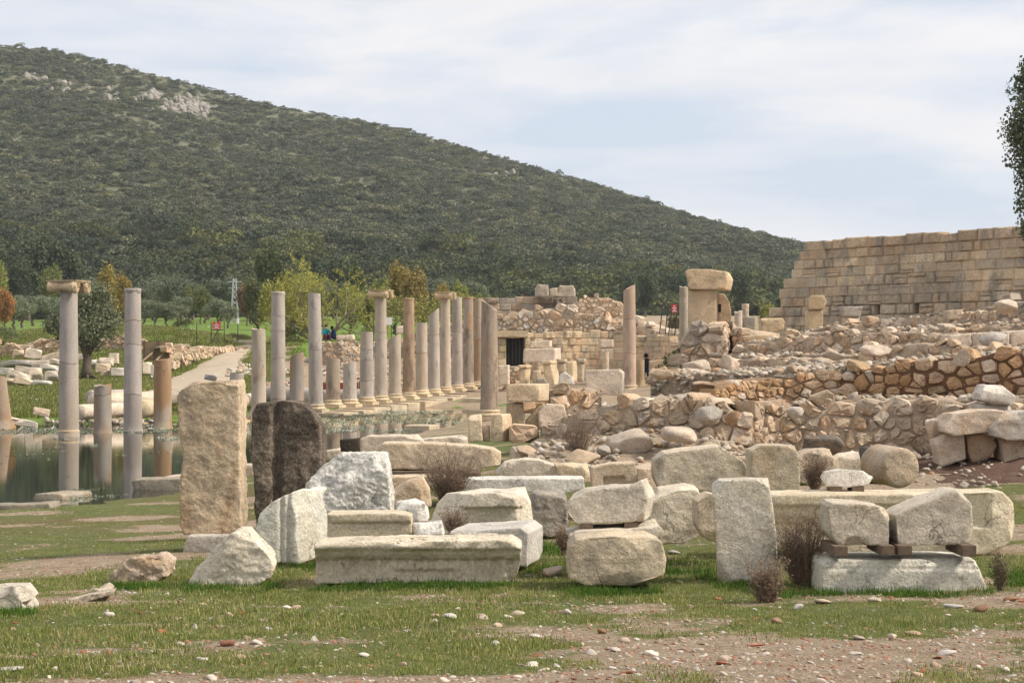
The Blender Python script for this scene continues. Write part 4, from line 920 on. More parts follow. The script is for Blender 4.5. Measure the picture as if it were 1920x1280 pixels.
blk('boulder', 'rough grey rounded boulder below the long bluish slab', [(990, 990), (986, 950), (1000, 925), (1062, 922), (1066, 1000), (1030, 1008)], 18.2, 0.5, 'lime', GREY, chips=3, facets=4, amp=0.03, cat='boulder')
blk('pale_slab', 'pale slab lying beneath the long bluish marble slab', [(842, 950), (850, 930), (900, 922), (985, 926), (990, 955), (850, 958)], 19.4, 0.6, 'lime', GREYM, chips=3)
def woods(label, lst, Y, d, group):
    nn_ = ('left', 'right') if len(lst) == 2 else ('leftmost', 'second', 'third', 'rightmost')
    for k_, (a_, b_, c_, e_) in enumerate(lst): tag(bpx('timber_chock', a_, b_, c_, e_, Y, d, M['wood'], None, None, 0.004, random.uniform(-.04, .04)), nn_[k_] + ' ' + label, 'timber', group)
blk('raised_block', 'long marble block with bright broken right end raised on two timbers', [(1062, 930), (1080, 922), (1130, 915), (1180, 911), (1203, 900), (1214, 935), (1205, 979), (1085, 982), (1062, 975)], 14.3, 0.5, 'marble', (0.749, 0.672, 0.54), dx=0.10, chips=3, chip=0.06, amp=0.011)
woods('dark timber under the long raised marble block', ((1090, 1114, 981, 995), (1172, 1198, 980, 994)), 14.3, 0.45, 'timbers under the raised block')
blk('bearing_slab', 'flat marble slab carrying the two timbers', [(1064, 1000), (1090, 995), (1180, 993), (1236, 984), (1248, 1000), (1240, 1014), (1070, 1018)], 14.15, 0.55, 'marble', (0.747, 0.666, 0.532), chips=3)
blk('support_block', 'thick rounded cream block lying under the bearing slab', [(1066, 1025), (1080, 1010), (1140, 1004), (1215, 1005), (1240, 1015), (1250, 1050), (1244, 1088), (1200, 1098), (1100, 1098), (1066, 1085)], 13.4, 0.5, 'lime', (0.71, 0.604, 0.439), chips=4, amp=0.014)
blk('upright_slab', 'upright grey marble slab with a bright white right edge', [(1333, 910), (1345, 901), (1400, 899), (1440, 899), (1448, 950), (1455, 1010), (1460, 1098), (1390, 1100), (1345, 1096), (1342, 1010)], 13.8, 0.34, 'marble', (0.692, 0.636, 0.527), dx=0.05, chips=3, amp=0.008, cat='stone slab')
Yb = 13.2
def base_mould(V):
    V = V.copy(); z1 = wz(1050, Yb); fr = np.clip((Yb + 0.14 - V[:, 1]) / 0.1, 0, 1); z_ = z1 - V[:, 2]
    ins = np.interp(z_, [-0.02, 0.0, 0.012, 0.02, 0.045, 0.052, 0.062, 0.068], [0.05, 0.035, 0.012, 0.03, 0.004, 0.02, 0.02, 0.0]) * (V[:, 0] < wx(1835, Yb)); V[:, 1] += ins * fr; return V
blk('moulded_block', 'low white marble block with moulded upper edge carrying two stones', [(1542, 1058), (1548, 1050), (1700, 1050), (1828, 1049), (1848, 1060), (1862, 1080), (1858, 1112), (1700, 1118), (1542, 1118)], Yb, 0.6, 'marble', (0.8, 0.762, 0.639), chips=3, amp=0.007, vox=0.0142, smooth_it=1, post=base_mould, dz=0.0, cuts=(((0.9, -0.2, 0.4), 0.05),))
woods('dark timber chock under the two stones on the moulded base', ((1562, 1588, 1024, 1043), (1651, 1677, 1023, 1041), (1684, 1711, 1023, 1041), (1803, 1831, 1022, 1043)), 13.12, 0.5, 'timber chocks on the moulded base')
blk('raised_stone', 'smaller roughly square grey stone resting on timber chocks', [(1553, 950), (1560, 942), (1620, 945), (1662, 950), (1669, 965), (1667, 1022), (1575, 1024), (1556, 1000)], 13.25, 0.45, 'lime', (0.686, 0.618, 0.496), chips=3, amp=0.010)
blk('raised_stone', 'larger grey stone with a sloping top resting on timber chocks', [(1674, 968), (1700, 955), (1750, 936), (1788, 920), (1808, 920), (1822, 945), (1830, 1018), (1800, 1021), (1690, 1024), (1674, 1000)], 13.25, 0.45, 'lime', (0.652, 0.594, 0.487), chips=3, amp=0.012)
Yl = 15.8
def coffer(V):
    V = V.copy(); fr = np.clip((Yl + 0.12 - V[:, 1]) / 0.1, 0, 1); zt_ = wz(925, Yl)
    V[:, 1] += fr * np.interp(zt_ - V[:, 2], [0, .10, .104, .2, .21, .25, .26], [0, 0, .02, .02, .04, .04, .06]) * (V[:, 0] < wx(1800, Yl))
    x_ = V[:, 0]; z_ = V[:, 2]; dd = np.maximum(np.abs(x_ - wx(1825, Yl)) - (wx(1858, Yl) - wx(1825, Yl)), np.abs(z_ - wz(955, Yl)) - (wz(955, Yl) - wz(990, Yl)))
    V[:, 1] += fr * 0.05 * np.clip(-dd / 0.03, 0, 1); return V
blk('long_block', 'very long yellowish marble block with stepped mouldings behind the dry shrub', [(1440, 928), (1560, 927), (1700, 926), (1830, 924), (1880, 922), (1905, 945), (1910, 990), (1895, 1020), (1850, 1040), (1780, 1042), (1440, 1030)], Yl, 0.62, 'marble', (0.773, 0.668, 0.484), chips=4, chip=0.07, amp=0.010, vox=0.018, post=coffer)
blk('flat_stone', 'flat lens-shaped white stone propped on two small timbers', [(1538, 896), (1545, 884), (1580, 879), (1620, 882), (1641, 893), (1630, 908), (1590, 914), (1550, 912)], 16.2, 0.3, 'marble', WHITE, chips=2, taper=0.2)
woods('small timber under the flat white stone', ((1556, 1580, 912, 923), (1597, 1620, 911, 923)), 16.2, 0.2, 'timbers under the flat stone')
# drums
def drum(name, label, c, axis, r_, ln, mat, color):
    ax = Vector(axis).normalized(); seg = 40; prof = [(r_ * .93, 0), (r_, .03), (r_, ln * .5), (r_, ln - .03), (r_ * .92, ln)]
    a = ax.orthogonal().normalized(); b_ = ax.cross(a); V = []; rg = np.random.default_rng(int(r_ * 1e4))
    prof = [(0.0, 0.0), (r_ * .4, -.01), (r_ * .75, .005)] + prof + [(0.0, ln)]
    for r2, l2 in prof:
        for k in range(seg): th = 2 * math.pi * k / seg; V.append(Vector(c) + ax * l2 + (a * math.cos(th) + b_ * math.sin(th)) * r2)
    Fs = []
    for i in range(len(prof) - 1):
        for k in range(seg): Fs.append((i * seg + k, i * seg + (k + 1) % seg, (i + 1) * seg + (k + 1) % seg, (i + 1) * seg + k))
    Va = np.array([v[:] for v in V]); d = fbm(Va * 5, 4, 61); Va += (Va - np.array(c)) * (0.06 * d)[:, None]; Va[:, 1] += 0.03 * fbm(Va * 7, 3, 71)
    return tag(put(name, mesh_from(name, Va, Fs, M[mat]), None, color), label, 'column drum')
pd = P(1690, 877, 20.0); drum('column_drum', 'round rough column drum lying with its end toward the viewer', pd, (-0.25, 1, 0.03), 38 / FPX * 20, 0.6, 'rubble', (0.574, 0.478, 0.365))
pd = P(1652, 905, 21.6); drum('column_drum', 'dark grey upright drum behind the round one', pd, (0, 0, 1), 40 / FPX * 21.6, 0.43, 'dark', (0.16, 0.15, 0.135))
blk('weathered_block', 'upright block blackened by lichen at its top beside the dry bush', [(1408, 845), (1430, 834), (1490, 836), (1500, 860), (1500, 925), (1410, 922)], 19.6, 0.5, 'lime', (0.64, 0.557, 0.419), chips=4, amp=0.016)
blk('squared_block', 'pale beige squared block behind the small dry bush', [(1497, 855), (1520, 844), (1558, 842), (1566, 870), (1566, 910), (1497, 912)], 20.8, 0.5, 'lime', CREAM, chips=3)
blk('squared_block', 'pinkish-white tapered block beside the dark drum', [(1560, 862), (1580, 852), (1612, 847), (1618, 905), (1565, 905)], 21.0, 0.45, 'marble', (0.8, 0.694, 0.556), chips=3)
blk('big_block', 'big marble block with a sloping right shoulder and dark stain', [(1228, 862), (1245, 848), (1300, 842), (1352, 836), (1372, 850), (1398, 868), (1407, 885), (1405, 920), (1240, 922), (1230, 900)], 20.6, 0.6, 'lime', (0.718, 0.63, 0.492), chips=4, chip=0.08, amp=0.014)
blk('mortise_block', 'small beige block with a rectangular mortise in its face', [(1109, 876), (1150, 869), (1190, 867), (1196, 890), (1196, 922), (1110, 924)], 20.9, 0.4, 'lime', CREAM, chips=2, amp=0.007,
    post=lambda V: V + np.stack([0 * V[:, 0], 0.04 * ((np.abs(V[:, 0] - wx(1152, 20.9)) < 0.12) & (np.abs(V[:, 2] - wz(901, 20.9)) < 0.035) & (V[:, 1] < 21.0)), 0 * V[:, 0]], 1))
blk('squared_block', 'yellow-beige block squeezed behind the mortise block', [(1193, 878), (1230, 870), (1240, 880), (1240, 925), (1195, 925)], 21.6, 0.5, 'lime', CREAM, chips=3)
blk('domed_block', 'low white block with a domed top and grey lichen patch', [(930, 885), (945, 868), (985, 860), (1010, 862), (1040, 872), (1052, 900), (932, 902)], 22.2, 0.5, 'lime', (0.749, 0.672, 0.54), chips=3)
blk('squared_block', 'cream block right of the domed white block', [(1040, 872), (1075, 870), (1104, 874), (1109, 905), (1045, 908)], 22.0, 0.5, 'lime', (0.751, 0.618, 0.435), chips=3)
blk('big_block', 'bulky white block with a bright flat top behind the raised block', [(1216, 1000), (1218, 950), (1240, 920), (1300, 916), (1330, 925), (1340, 960), (1320, 1000), (1280, 1022), (1240, 1020)], 15.6, 0.7, 'marble', (0.766, 0.676, 0.518), chips=4, chip=0.08, facets=3, amp=0.02)
blk('broken_block', 'jagged beige block half hidden behind the upright slab', [(1306, 940), (1330, 925), (1352, 930), (1356, 1020), (1325, 1016), (1308, 990)], 15.0, 0.45, 'marble', CREAM, chips=3)
blk('long_block', 'long cream stone beam lying behind the dry brush', [(706, 838), (716, 831), (800, 831), (890, 836), (925, 842), (940, 850), (938, 872), (900, 880), (720, 880), (706, 872)], 24.5, 0.6, 'lime', (0.734, 0.618, 0.46), chips=3, amp=0.016)
blk('squared_block', 'pale block lying behind the long cream beam', [(674, 824), (690, 817), (780, 816), (792, 826), (792, 850), (676, 852)], 26.5, 0.5, 'lime', PALE, chips=3)
blk('dark_block', 'small blackened block at the water edge', [(637, 824), (672, 822), (676, 846), (638, 847)], 33.0, 0.4, 'dark', (0.06, 0.05, 0.042), chips=2)
blk('timber_beam', 'rotten brown beam in the shadow under the long cream beam', [(728, 884), (900, 880), (902, 893), (728, 896)], 24.3, 0.5, 'wood', (0.3, 0.2, 0.1), cat='timber', chips=2)
blk('flat_slab', 'flat cream slab below the rotten beam', [(725, 894), (850, 892), (856, 912), (728, 914)], 23.6, 0.5, 'lime', CREAM, chips=2)
# stacked blocks beside the street
blk('top_block', 'large rectangular speckled block laid across two lower stones', [(949, 724), (955, 720), (1012, 720), (1012, 752), (1005, 754), (950, 753)], 33.0, 0.7, 'lime', (0.727, 0.595, 0.423), dx=0.18, chips=2)
blk('support_block', 'left orange-beige support stone under the speckled block', [(949, 755), (981, 755), (984, 785), (978, 808), (950, 808)], 33.1, 0.5, 'lime', (0.56, 0.44, 0.29), chips=2)
blk('support_block', 'right slanting support stone under the speckled block', [(984, 806), (986, 790), (1008, 762), (1022, 756), (1022, 806)], 33.1, 0.5, 'lime', (0.57, 0.45, 0.29), chips=2)
blk('split_block', 'pale split block right of the stacked stones', [(1010, 772), (1025, 757), (1058, 760), (1062, 780), (1040, 800), (1012, 806)], 32.6, 0.5, 'lime', PALE, chips=3)
blk('flat_slab', 'pale flat slab under the stacked stones', [(960, 810), (1010, 808), (1012, 830), (962, 830)], 32.4, 0.5, 'lime', PALE, chips=2)
blk('square_block', 'left cream block of the pair beside the street', [(877, 786), (882, 779), (902, 778), (905, 828), (879, 828)], 32.0, 0.45, 'lime', (0.753, 0.628, 0.446), chips=2)
blk('square_block', 'right cream block of the pair beside the street', [(919, 781), (924, 777), (942, 776), (943, 829), (920, 829)], 32.0, 0.45, 'lime', (0.751, 0.618, 0.435), dx=0.17, chips=2)
blk('thin_stone', 'narrow stone wedged between the pair of cream blocks', [(905, 798), (918, 797), (918, 828), (906, 828)], 32.1, 0.3, 'lime', CREAM, chips=2)
blk('paving_block', 'pale paving block with a dark cavity near the street edge', [(790, 823), (862, 817), (876, 822), (876, 834), (795, 836)], 35.0, 0.6, 'lime', PALE, chips=3)
for lab, ol, Y, d, c_ in (('long smooth cream slab boulder jutting from the right wall', [(1766, 792), (1785, 776), (1840, 768), (1880, 769), (1886, 780), (1862, 810), (1790, 817), (1770, 810)], 28.5, .7, PALE),
    ('huge rough grey boulder at the right edge of the wall', [(1858, 802), (1880, 776), (1920, 770), (1975, 776), (1975, 822), (1890, 826), (1862, 817)], 28.3, .8, GREYM),
    ('square cream boulder under the long slab', [(1752, 824), (1775, 812), (1808, 815), (1812, 862), (1765, 874)], 28.7, .6, PALE),
    ('tan pointed boulder beneath the slab above the dark earth', [(1812, 814), (1862, 812), (1870, 836), (1848, 872), (1824, 872), (1814, 846)], 28.8, .6, WARM),
    ('yellowish cornered boulder at the right edge above the dark earth', [(1878, 824), (1918, 822), (1926, 870), (1884, 874)], 28.6, .6, CREAM),
    ('pale upright boulder left of the long slab', [(1742, 792), (1766, 785), (1774, 817), (1750, 826)], 28.9, .5, PALE),
    ('pale boulder end in the very corner of the right wall', [(1926, 826), (1990, 824), (1990, 874), (1930, 874)], 28.7, .6, WARM),
    ('white angular boulder on top of the right wall', [(1836, 737), (1850, 722), (1885, 723), (1906, 742), (1900, 760), (1870, 758), (1838, 750)], 29.6, .6, WHITE),
    ('squared grey block under the white angular boulder', [(1838, 758), (1868, 757), (1905, 762), (1904, 780), (1838, 776)], 29.7, .6, GREYM)):
    blk('boulder', lab, ol, Y, d, 'rubble', c_, cat='boulder', chips=3, chip=.09, amp=.025, sc=.3)
# low rocks in the grass at the left and slabs standing in the shallow water
blk('boulder', 'grey-white rounded boulder at the left edge of the grass', [(-60, 1150), (-50, 1100), (0, 1088), (30, 1092), (55, 1110), (58, 1125), (40, 1130), (52, 1150), (40, 1165), (-40, 1172)], 12.4, 0.45, 'marble', (0.7, 0.631, 0.515), chips=2, facets=3, amp=0.02, taper=0.3, cat='boulder')
blk('boulder', 'low rough conglomerate boulder half buried in the grass', [(198, 1096), (215, 1068), (250, 1045), (300, 1039), (325, 1055), (318, 1078), (270, 1100)], 14.6, 0.5, 'rubble', (0.639, 0.538, 0.427), chips=1, facets=3, amp=0.035, sc=0.06, taper=0.3, cat='boulder')
blk('flat_rock', 'flat tapering rock lying in the grass left of centre', [(104, 1146), (115, 1128), (150, 1118), (215, 1106), (212, 1114), (160, 1128), (130, 1148)], 13.2, 0.3, 'rubble', (0.622, 0.548, 0.442), chips=1, taper=0.2, cat='boulder')
blk('flat_rock', 'small bumpy rock just above the flat tapering rock', [(150, 1112), (170, 1098), (195, 1096), (208, 1106), (160, 1116)], 13.8, 0.25, 'rubble', (0.622, 0.548, 0.442), chips=1, taper=0.2, cat='boulder')
blk('shore_slab', 'larger flat slab standing in the shallow water at the left', [(60, 932), (66, 925), (112, 925), (118, 930), (116, 952), (62, 952)], 31.4, 0.75, 'lime', (0.42, 0.38, 0.30), dx=0.33, chips=2, cat='stone slab')
blk('shore_slab', 'long flat slab at the water edge on the far left', [(-60, 956), (-50, 948), (60, 945), (98, 942), (100, 962), (60, 972), (-60, 974)], 29.4, 0.5, 'lime', (0.36, 0.32, 0.25), chips=2, cat='stone slab')
blk('shore_slab', 'flat slab in the water left of the tall cream slab', [(243, 905), (252, 899), (340, 897), (380, 900), (380, 922), (250, 924)], 33.6, 0.8, 'lime', (0.42, 0.37, 0.28), chips=2, cat='stone slab')
blk('shore_slab', 'thin pale slab behind the one left of the tall cream slab', [(300, 896), (340, 890), (400, 890), (400, 900), (300, 900)], 35.4, 0.6, 'lime', PALE, chips=2, cat='stone slab')
blk('shore_slab', 'pale slab at the water between the two standing slabs', [(448, 878), (456, 871), (480, 871), (482, 892), (450, 894)], 37.0, 0.6, 'lime', PALE, chips=2, cat='stone slab')
blk('shore_slab', 'small flat slab right of the dark slab by the water', [(606, 846), (640, 840), (648, 848), (640, 860), (606, 862)], 40.0, 0.6, 'lime', PALE, chips=2, cat='stone slab')
# ------------------------------------------------------------------ colonnade
ROWV = Vector((0.2627, 0.9649, 0.0)); CROSS = Vector((0.9649, -0.2627, 0.0))       # along and across the street
def row_Y(px): return 76.0 * 1306.0 / (1898.0 - px)
GRAN = (0.46, 0.42, 0.375); GRANW = (0.50, 0.435, 0.36); RUSTY = (0.34, 0.27, 0.20)
def shaft_piece(cx, cy, r0, r1, z0, z1, lowf, topf, H0, H1, lean=(0, 0), seg=30, rows=14, flare=True):
    V, Fs = [], []
    for i in range(rows + 1):
        f = i / rows
        for k in range(seg):
            th = 2 * math.pi * k / seg; c, s_ = math.cos(th), math.sin(th)
            zl = z0 + lowf(c, s_); zh = z1 + topf(c, s_); z = zl + (zh - zl) * f
            g = min(max((z - H0) / (H1 - H0), 0), 1); r_ = r0 + (r1 - r0) * (g ** 1.3)
            if flare:
                if z - H0 < 0.16: r_ *= 1 + 0.09 * max(0, 1 - (z - H0) / 0.16) ** 2
            r_ *= 1 + 0.006 * math.sin(5 * th + z * 3)
            V.append((cx + r_ * c + lean[0] * (z - H0), cy + r_ * s_ + lean[1] * (z - H0), z))
    for i in range(rows):
        for k in range(seg): Fs.append((i * seg + k, i * seg + (k + 1) % seg, (i + 1) * seg + (k + 1) % seg, (i + 1) * seg + k))
    t1 = rows * seg; V += [V[t1 + k] for k in range(seg)]; t0 = len(V) - seg; zc = sum(V[t0 + k][2] for k in range(seg)) / seg; V.append((V[t0][0] - (r1 + r0) / 2 * 1 + 0, cy, zc))
    V[-1] = (sum(V[t0 + k][0] for k in range(seg)) / seg, sum(V[t0 + k][1] for k in range(seg)) / seg, zc - 0.02)
    for k in range(seg): Fs.append((t0 + k, t0 + (k + 1) % seg, len(V) - 1))
    b0 = len(V); V += [V[k] for k in range(seg)]; V.append((cx + lean[0] * (z0 - H0), cy + lean[1] * (z0 - H0), z0))
    for k in range(seg): Fs.append((b0 + (k + 1) % seg, b0 + k, len(V) - 1))
    return V, Fs
def wavy(rg, a):
    p1, p2, p3 = rg.uniform(0, 6.28, 3)
    return lambda c, s_: a * (math.sin(math.atan2(s_, c) + p1) + 0.5 * math.sin(3 * math.atan2(s_, c) + p2) + 0.25 * math.sin(7 * math.atan2(s_, c) + p3))
def capital(root, cx, cy, z, r_):
    """Ionic capital: two scrolled bolsters across the street axis under a moulded abacus"""
    w = r_ * 1.72
    col = (0.702, 0.554, 0.36); h = r_ * 1.25
    def loc(a, b_, c): return Vector((cx, cy, z)) + CROSS * a + ROWV * b_ + Vector((0, 0, c))
    V, Fs = lathe([(r_ * .98, -0.01), (r_ * 1.02, .04), (r_ * 1.25, h * .45), (r_ * 1.2, h * .6)], cx, cy, 24); cap = put('capital', mesh_from('capital', V, Fs, M['lime']), root, col)
    for s_ in (-1, 1):
        prof = [(0.80, -w), (0.84, -w * .9), (0.64, -w * .55), (0.5, 0), (0.64, w * .55), (0.84, w * .9), (0.80, w)]
        path = [loc(q[1], s_ * w * .78, h * .36) for q in prof]; V, Fs = tube(path, [q[0] * r_ * .95 for q in prof], 20); bo = put('bolster', mesh_from('bolster', V, Fs, M['lime']), cap, col)
        for e in (-1, 1):                                        # the spiral on each end of the scroll
            pts = []
            for k in range(46):
                th = k / 45 * 2.4 * 2 * math.pi; rr = r_ * .72 * (1 - 0.86 * k / 45)
                pts.append(loc(e * (w + 0.012), s_ * w * .78 + rr * math.cos(th) * s_ * -1, h * .36 + rr * math.sin(th)))
            V, Fs = tube(pts, [r_ * .075 * (1 - .5 * k / 45) for k in range(46)], 5); put('volute', mesh_from('volute', V, Fs, M['lime']), cap, jit((0.749, 0.61, 0.403)))
    V, Fs = [], []
    for zz, ww in ((h * .72, w * .98), (h * .84, w * 1.0), (h * .86, w * 1.08), (h * 1.02, w * 1.12)):
        for a, b_ in ((-1, -1), (1, -1), (1, 1), (-1, 1)): V.append(loc(a * ww, b_ * ww * .98, zz))
    for i in range(3):
        for k in range(4): Fs.append((i * 4 + k, i * 4 + (k + 1) % 4, (i + 1) * 4 + (k + 1) % 4, (i + 1) * 4 + k))
    Fs += [(3, 2, 1, 0), (12, 13, 14, 15)]; put('abacus', mesh_from('abacus', V, Fs, M['lime'], False), cap, jit(col))
def att_base(root, cx, cy, z1, r_, col):
    """Attic base on a square plinth, its top at z1"""
    hb = r_ * 0.72; q = lambda f: z1 - hb * (1 - f)
    V, Fs = lathe([(r_ * 1.36, q(0)), (r_ * 1.44, q(.1)), (r_ * 1.44, q(.22)), (r_ * 1.36, q(.34)), (r_ * 1.24, q(.40)), (r_ * 1.16, q(.55)), (r_ * 1.18, q(.66)), (r_ * 1.25, q(.72)), (r_ * 1.27, q(.82)), (r_ * 1.2, q(.94)), (r_ * 1.12, q(1.0))], cx, cy, 28)
    put('base_moulding', mesh_from('base_moulding', V, Fs, M['lime']), root, col)
    w = r_ * 1.42; a_ = math.atan2(ROWV.y, ROWV.x)
    boxw('plinth', cx - w, cx + w, cy - w, cy + w, z1 - hb - r_ * .46, z1 - hb + 0.002, M['lime'], jit(col), root, 0.012, a_)
def column(px, py_top, py_bot, Y, label, w_bot, mat='granite', col=GRAN, top='flat', cracks=(), cap=False, base=True, lean=0.0, taper=0.86, name='column', slant=0.0, ring=False, full=4.55, group=None, sink=0.0):
    """px: centre at foot; py_top/py_bot: shaft ends; w_bot: shaft width in pixels at the foot"""
    rg = np.random.default_rng(int(px * 13) + 5)
    c = P(px, py_bot, Y); r0 = w_bot / 2 / FPX * Y / 1.0; zb = c.z; zt = wz(py_top, Y); H1 = zb + full; r1 = r0 * taper
    root = empty(name, (c.x, c.y, zb), label, 'column', group)
    lo = lambda a, b_: 0.0
    cuts = [zb - sink] + [zb + (zt - zb) * f for f in cracks] + [zt]
    low = lo
    for i in range(len(cuts) - 1):
        last = i == len(cuts) - 2
        if not last: tp = wavy(rg, 0.035)
        elif top == 'flat': tp = wavy(rg, 0.006)
        elif top == 'broken': tp = wavy(rg, 0.035)
        else: 
            w_ = wavy(rg, 0.03); tp = (lambda a, b_, w_=w_: slant * r1 * a + w_(a, b_) - abs(slant) * r1 * .2)
        gap = 0.0 if last else 0.016
        V, Fs = shaft_piece(c.x, c.y, r0, r1, cuts[i], cuts[i + 1] - gap, low, tp, zb, H1, (lean, 0), flare=base or i == 0)
        ob = put('shaft', mesh_from('shaft', V, Fs, M[mat]), root, jit(col, 0.05, 0.012))
        low = tp
    if len(cracks):
        V, Fs = tube([(c.x + lean * (cuts[1] - .1 - zb), c.y, cuts[1] - .12), (c.x + lean * (cuts[-2] - zb), c.y, cuts[-2] + .12)], [r0 * .9, r0 * (.9 + (taper - 1) * .9 * (cuts[-2] - zb) / full)], 20)
        put('shaft_core', mesh_from('shaft_core', V, Fs, M[mat]), root, (0.2, 0.19, 0.18))
    rt = r0 + (r1 - r0) * min(1, (zt - zb) / full) ** 1.3; xt = c.x + lean * (zt - zb)
    if ring:
        V, Fs = lathe([(rt, zt - .16), (rt * 1.0, zt - .12), (rt * 1.07, zt - .09), (rt * 1.08, zt - .03), (rt * 1.02, zt + .005)], xt, c.y, 30); put('necking_ring', mesh_from('necking_ring', V, Fs, M[mat]), root, jit(col, .03, .01))
    if cap: capital(root, xt, c.y, zt, rt)
    if base: att_base(root, c.x, c.y, zb + 0.004, r0, (0.725, 0.605, 0.413))
    return root
# standing in the water at the left
for a in (
    dict(px=129, py_top=546, py_bot=818, w_bot=37.5, label='tall grey granite column with Ionic capital standing in the water', cap=True, cracks=(0.51,), full=4.4, taper=0.85),
    dict(px=192.5, py_top=722, py_bot=811, w_bot=33.5, label='short weathered column stump in the water behind the capital column', top='broken', col=(0.36, 0.33, 0.285), mat='rusty', cracks=(0.8,)),
    dict(px=249, py_top=541, py_bot=806, w_bot=34.5, label='tall cracked grey-mauve column without capital in the water', ring=True, cracks=(0.25, 0.6, 0.77), col=(0.45, 0.412, 0.382), full=4.4),
    dict(px=305, py_top=674, py_bot=801, w_bot=34.0, label='half-height rust-stained column in the water left of the cream slab', mat='rusty', col=(0.43, 0.375, 0.30), top='broken'),
): column(Y=row_Y(a['px']), base=False, sink=0.6, **a)
for px, wpx, yy_ in ((129, 40, 818), (192.5, 37, 811.5), (249, 38, 806.5), (305, 37, 801.5)):
    pass
column(4, 705, 792, 62.5, 'tilted brownish column stump at the far left shore', 36, 'rusty', (0.42, 0.36, 0.29), top='broken', base=False, lean=-0.12, sink=0.3)
# on the stylobate
BASECOL = dict(w_bot=26)
for a in (
    dict(px=444, py_top=700, py_bot=778, w_bot=27, label='slender pale column stump just right of the tall cream slab', top='broken'),
    dict(px=485, py_top=617, py_bot=768, w_bot=28.0, label='rust-streaked column left of the dark slab', mat='rusty', col=(0.491, 0.435, 0.355), top='broken', base=False, sink=0.4),
    dict(px=521.5, py_top=547, py_bot=764, w_bot=28.5, label='tall grey column with a ring top and three cracks', ring=True, cracks=(0.07, 0.43, 0.66, 0.8)),
    dict(px=556.5, py_top=664, py_bot=762, w_bot=27, label='short column stump with a dark vertical streak', mat='rusty', col=(0.37, 0.33, 0.285), top='slant', slant=0.5, base=False, sink=0.5),
    dict(px=592.5, py_top=550, py_bot=757.5, w_bot=27.0, label='tall slightly leaning grey column with one dark crack', top='slant', slant=-0.12, cracks=(0.5,), lean=-0.016),
    dict(px=624.5, py_top=672, py_bot=749.5, w_bot=26.5, label='brown weathered column stump on a moulded base', mat='rusty', col=(0.40, 0.34, 0.27), top='broken', base=True),
    dict(px=656.0, py_top=680, py_bot=748, w_bot=26.0, label='shortest smooth grey column stump on a moulded base', top='broken'),
    dict(px=687.5, py_top=622, py_bot=744, w_bot=25.5, label='grey column of three cracked drums right of the shortest stump', cracks=(0.24, 0.56, 0.72), top='flat'),
    dict(px=714.0, py_top=557, py_bot=741.5, w_bot=24.2, label='tall beige column with the middle Ionic capital', cap=True, col=GRANW, cracks=(0.65,), full=4.1),
    dict(px=740.5, py_top=630, py_bot=738, w_bot=23.6, label='medium grey column with a slanted broken top', top='slant', slant=0.45, col=GRANW),
    dict(px=766.5, py_top=559, py_bot=735, w_bot=23.2, label='tall orange-brown stained column with a paler top drum', mat='rusty', col=(0.43, 0.32, 0.22), cracks=(0.84,), ring=True),
    dict(px=790.5, py_top=606, py_bot=731, w_bot=23.0, label='beige-grey column with a zigzag crack', cracks=(0.55,), col=GRANW, top='broken'),
    dict(px=813.5, py_top=584, py_bot=729, w_bot=22.6, label='grey column with a steep diagonal break and dark scar', top='slant', slant=0.8, cracks=(0.7,)),
    dict(px=835.0, py_top=559, py_bot=724.5, w_bot=21.0, label='tall beige column with the right-hand Ionic capital', cap=True, col=GRANW, full=4.1),
    dict(px=857.0, py_top=557, py_bot=721, w_bot=21.0, label='tall grey column with a black stain near its foot', ring=False, cracks=(0.38, 0.6), mat='granite'),
    dict(px=878.0, py_top=557, py_bot=718, w_bot=20.4, label='tall brown-grey column near the end of the row', mat='rusty', col=(0.42, 0.36, 0.29), cracks=(0.62,), ring=True),
    dict(px=896.5, py_top=559, py_bot=715, w_bot=19.8, label='last tall brown column of the row half hidden by the near one', mat='rusty', col=(0.42, 0.345, 0.265), cracks=(0.5,)),
): column(Y=row_Y(a['px']), **a)
# the opposite row
column(917.5, 570, 768, 65.0, 'thick near column with a broken peaked top in the centre', 33.0, 'rusty', (0.40, 0.335, 0.265), top='slant', slant=-0.75, full=4.6)
column(1180, 538, 722, 89.0, 'lone pinkish column with a diagonal broken top right of centre', 25.5, 'granite', PINK, top='slant', slant=0.5, cracks=(0.32, 0.67), full=4.9)
column(1199.5, 674, 722, 92.0, 'yellowish column stump directly right of the pink column', 18, 'lime', (0.50, 0.40, 0.25), top='flat', base=False, sink=0.2)
column(1397.5, 570, 600, 78.0, 'thin far column stump right of the gateway', 13, 'lime', CREAM, ring=True, base=False, sink=0.6)
column(1384.5, 584, 640, 72.0, 'pale column stump with a grey side right of the gateway', 15, 'lime', PALE, top='broken', base=False, sink=0.3)
column(1282, 538, 650, 70.0, 'grey column standing behind the gateway pillar', 17, 'lime', (0.538, 0.475, 0.371), top='broken', base=False, sink=0.3)
column(1135.5, 659, 702, 97.0, 'thin pale column stump in front of the masonry ruin', 13, 'lime', (0.679, 0.576, 0.413), top='flat', base=False, sink=0.1)

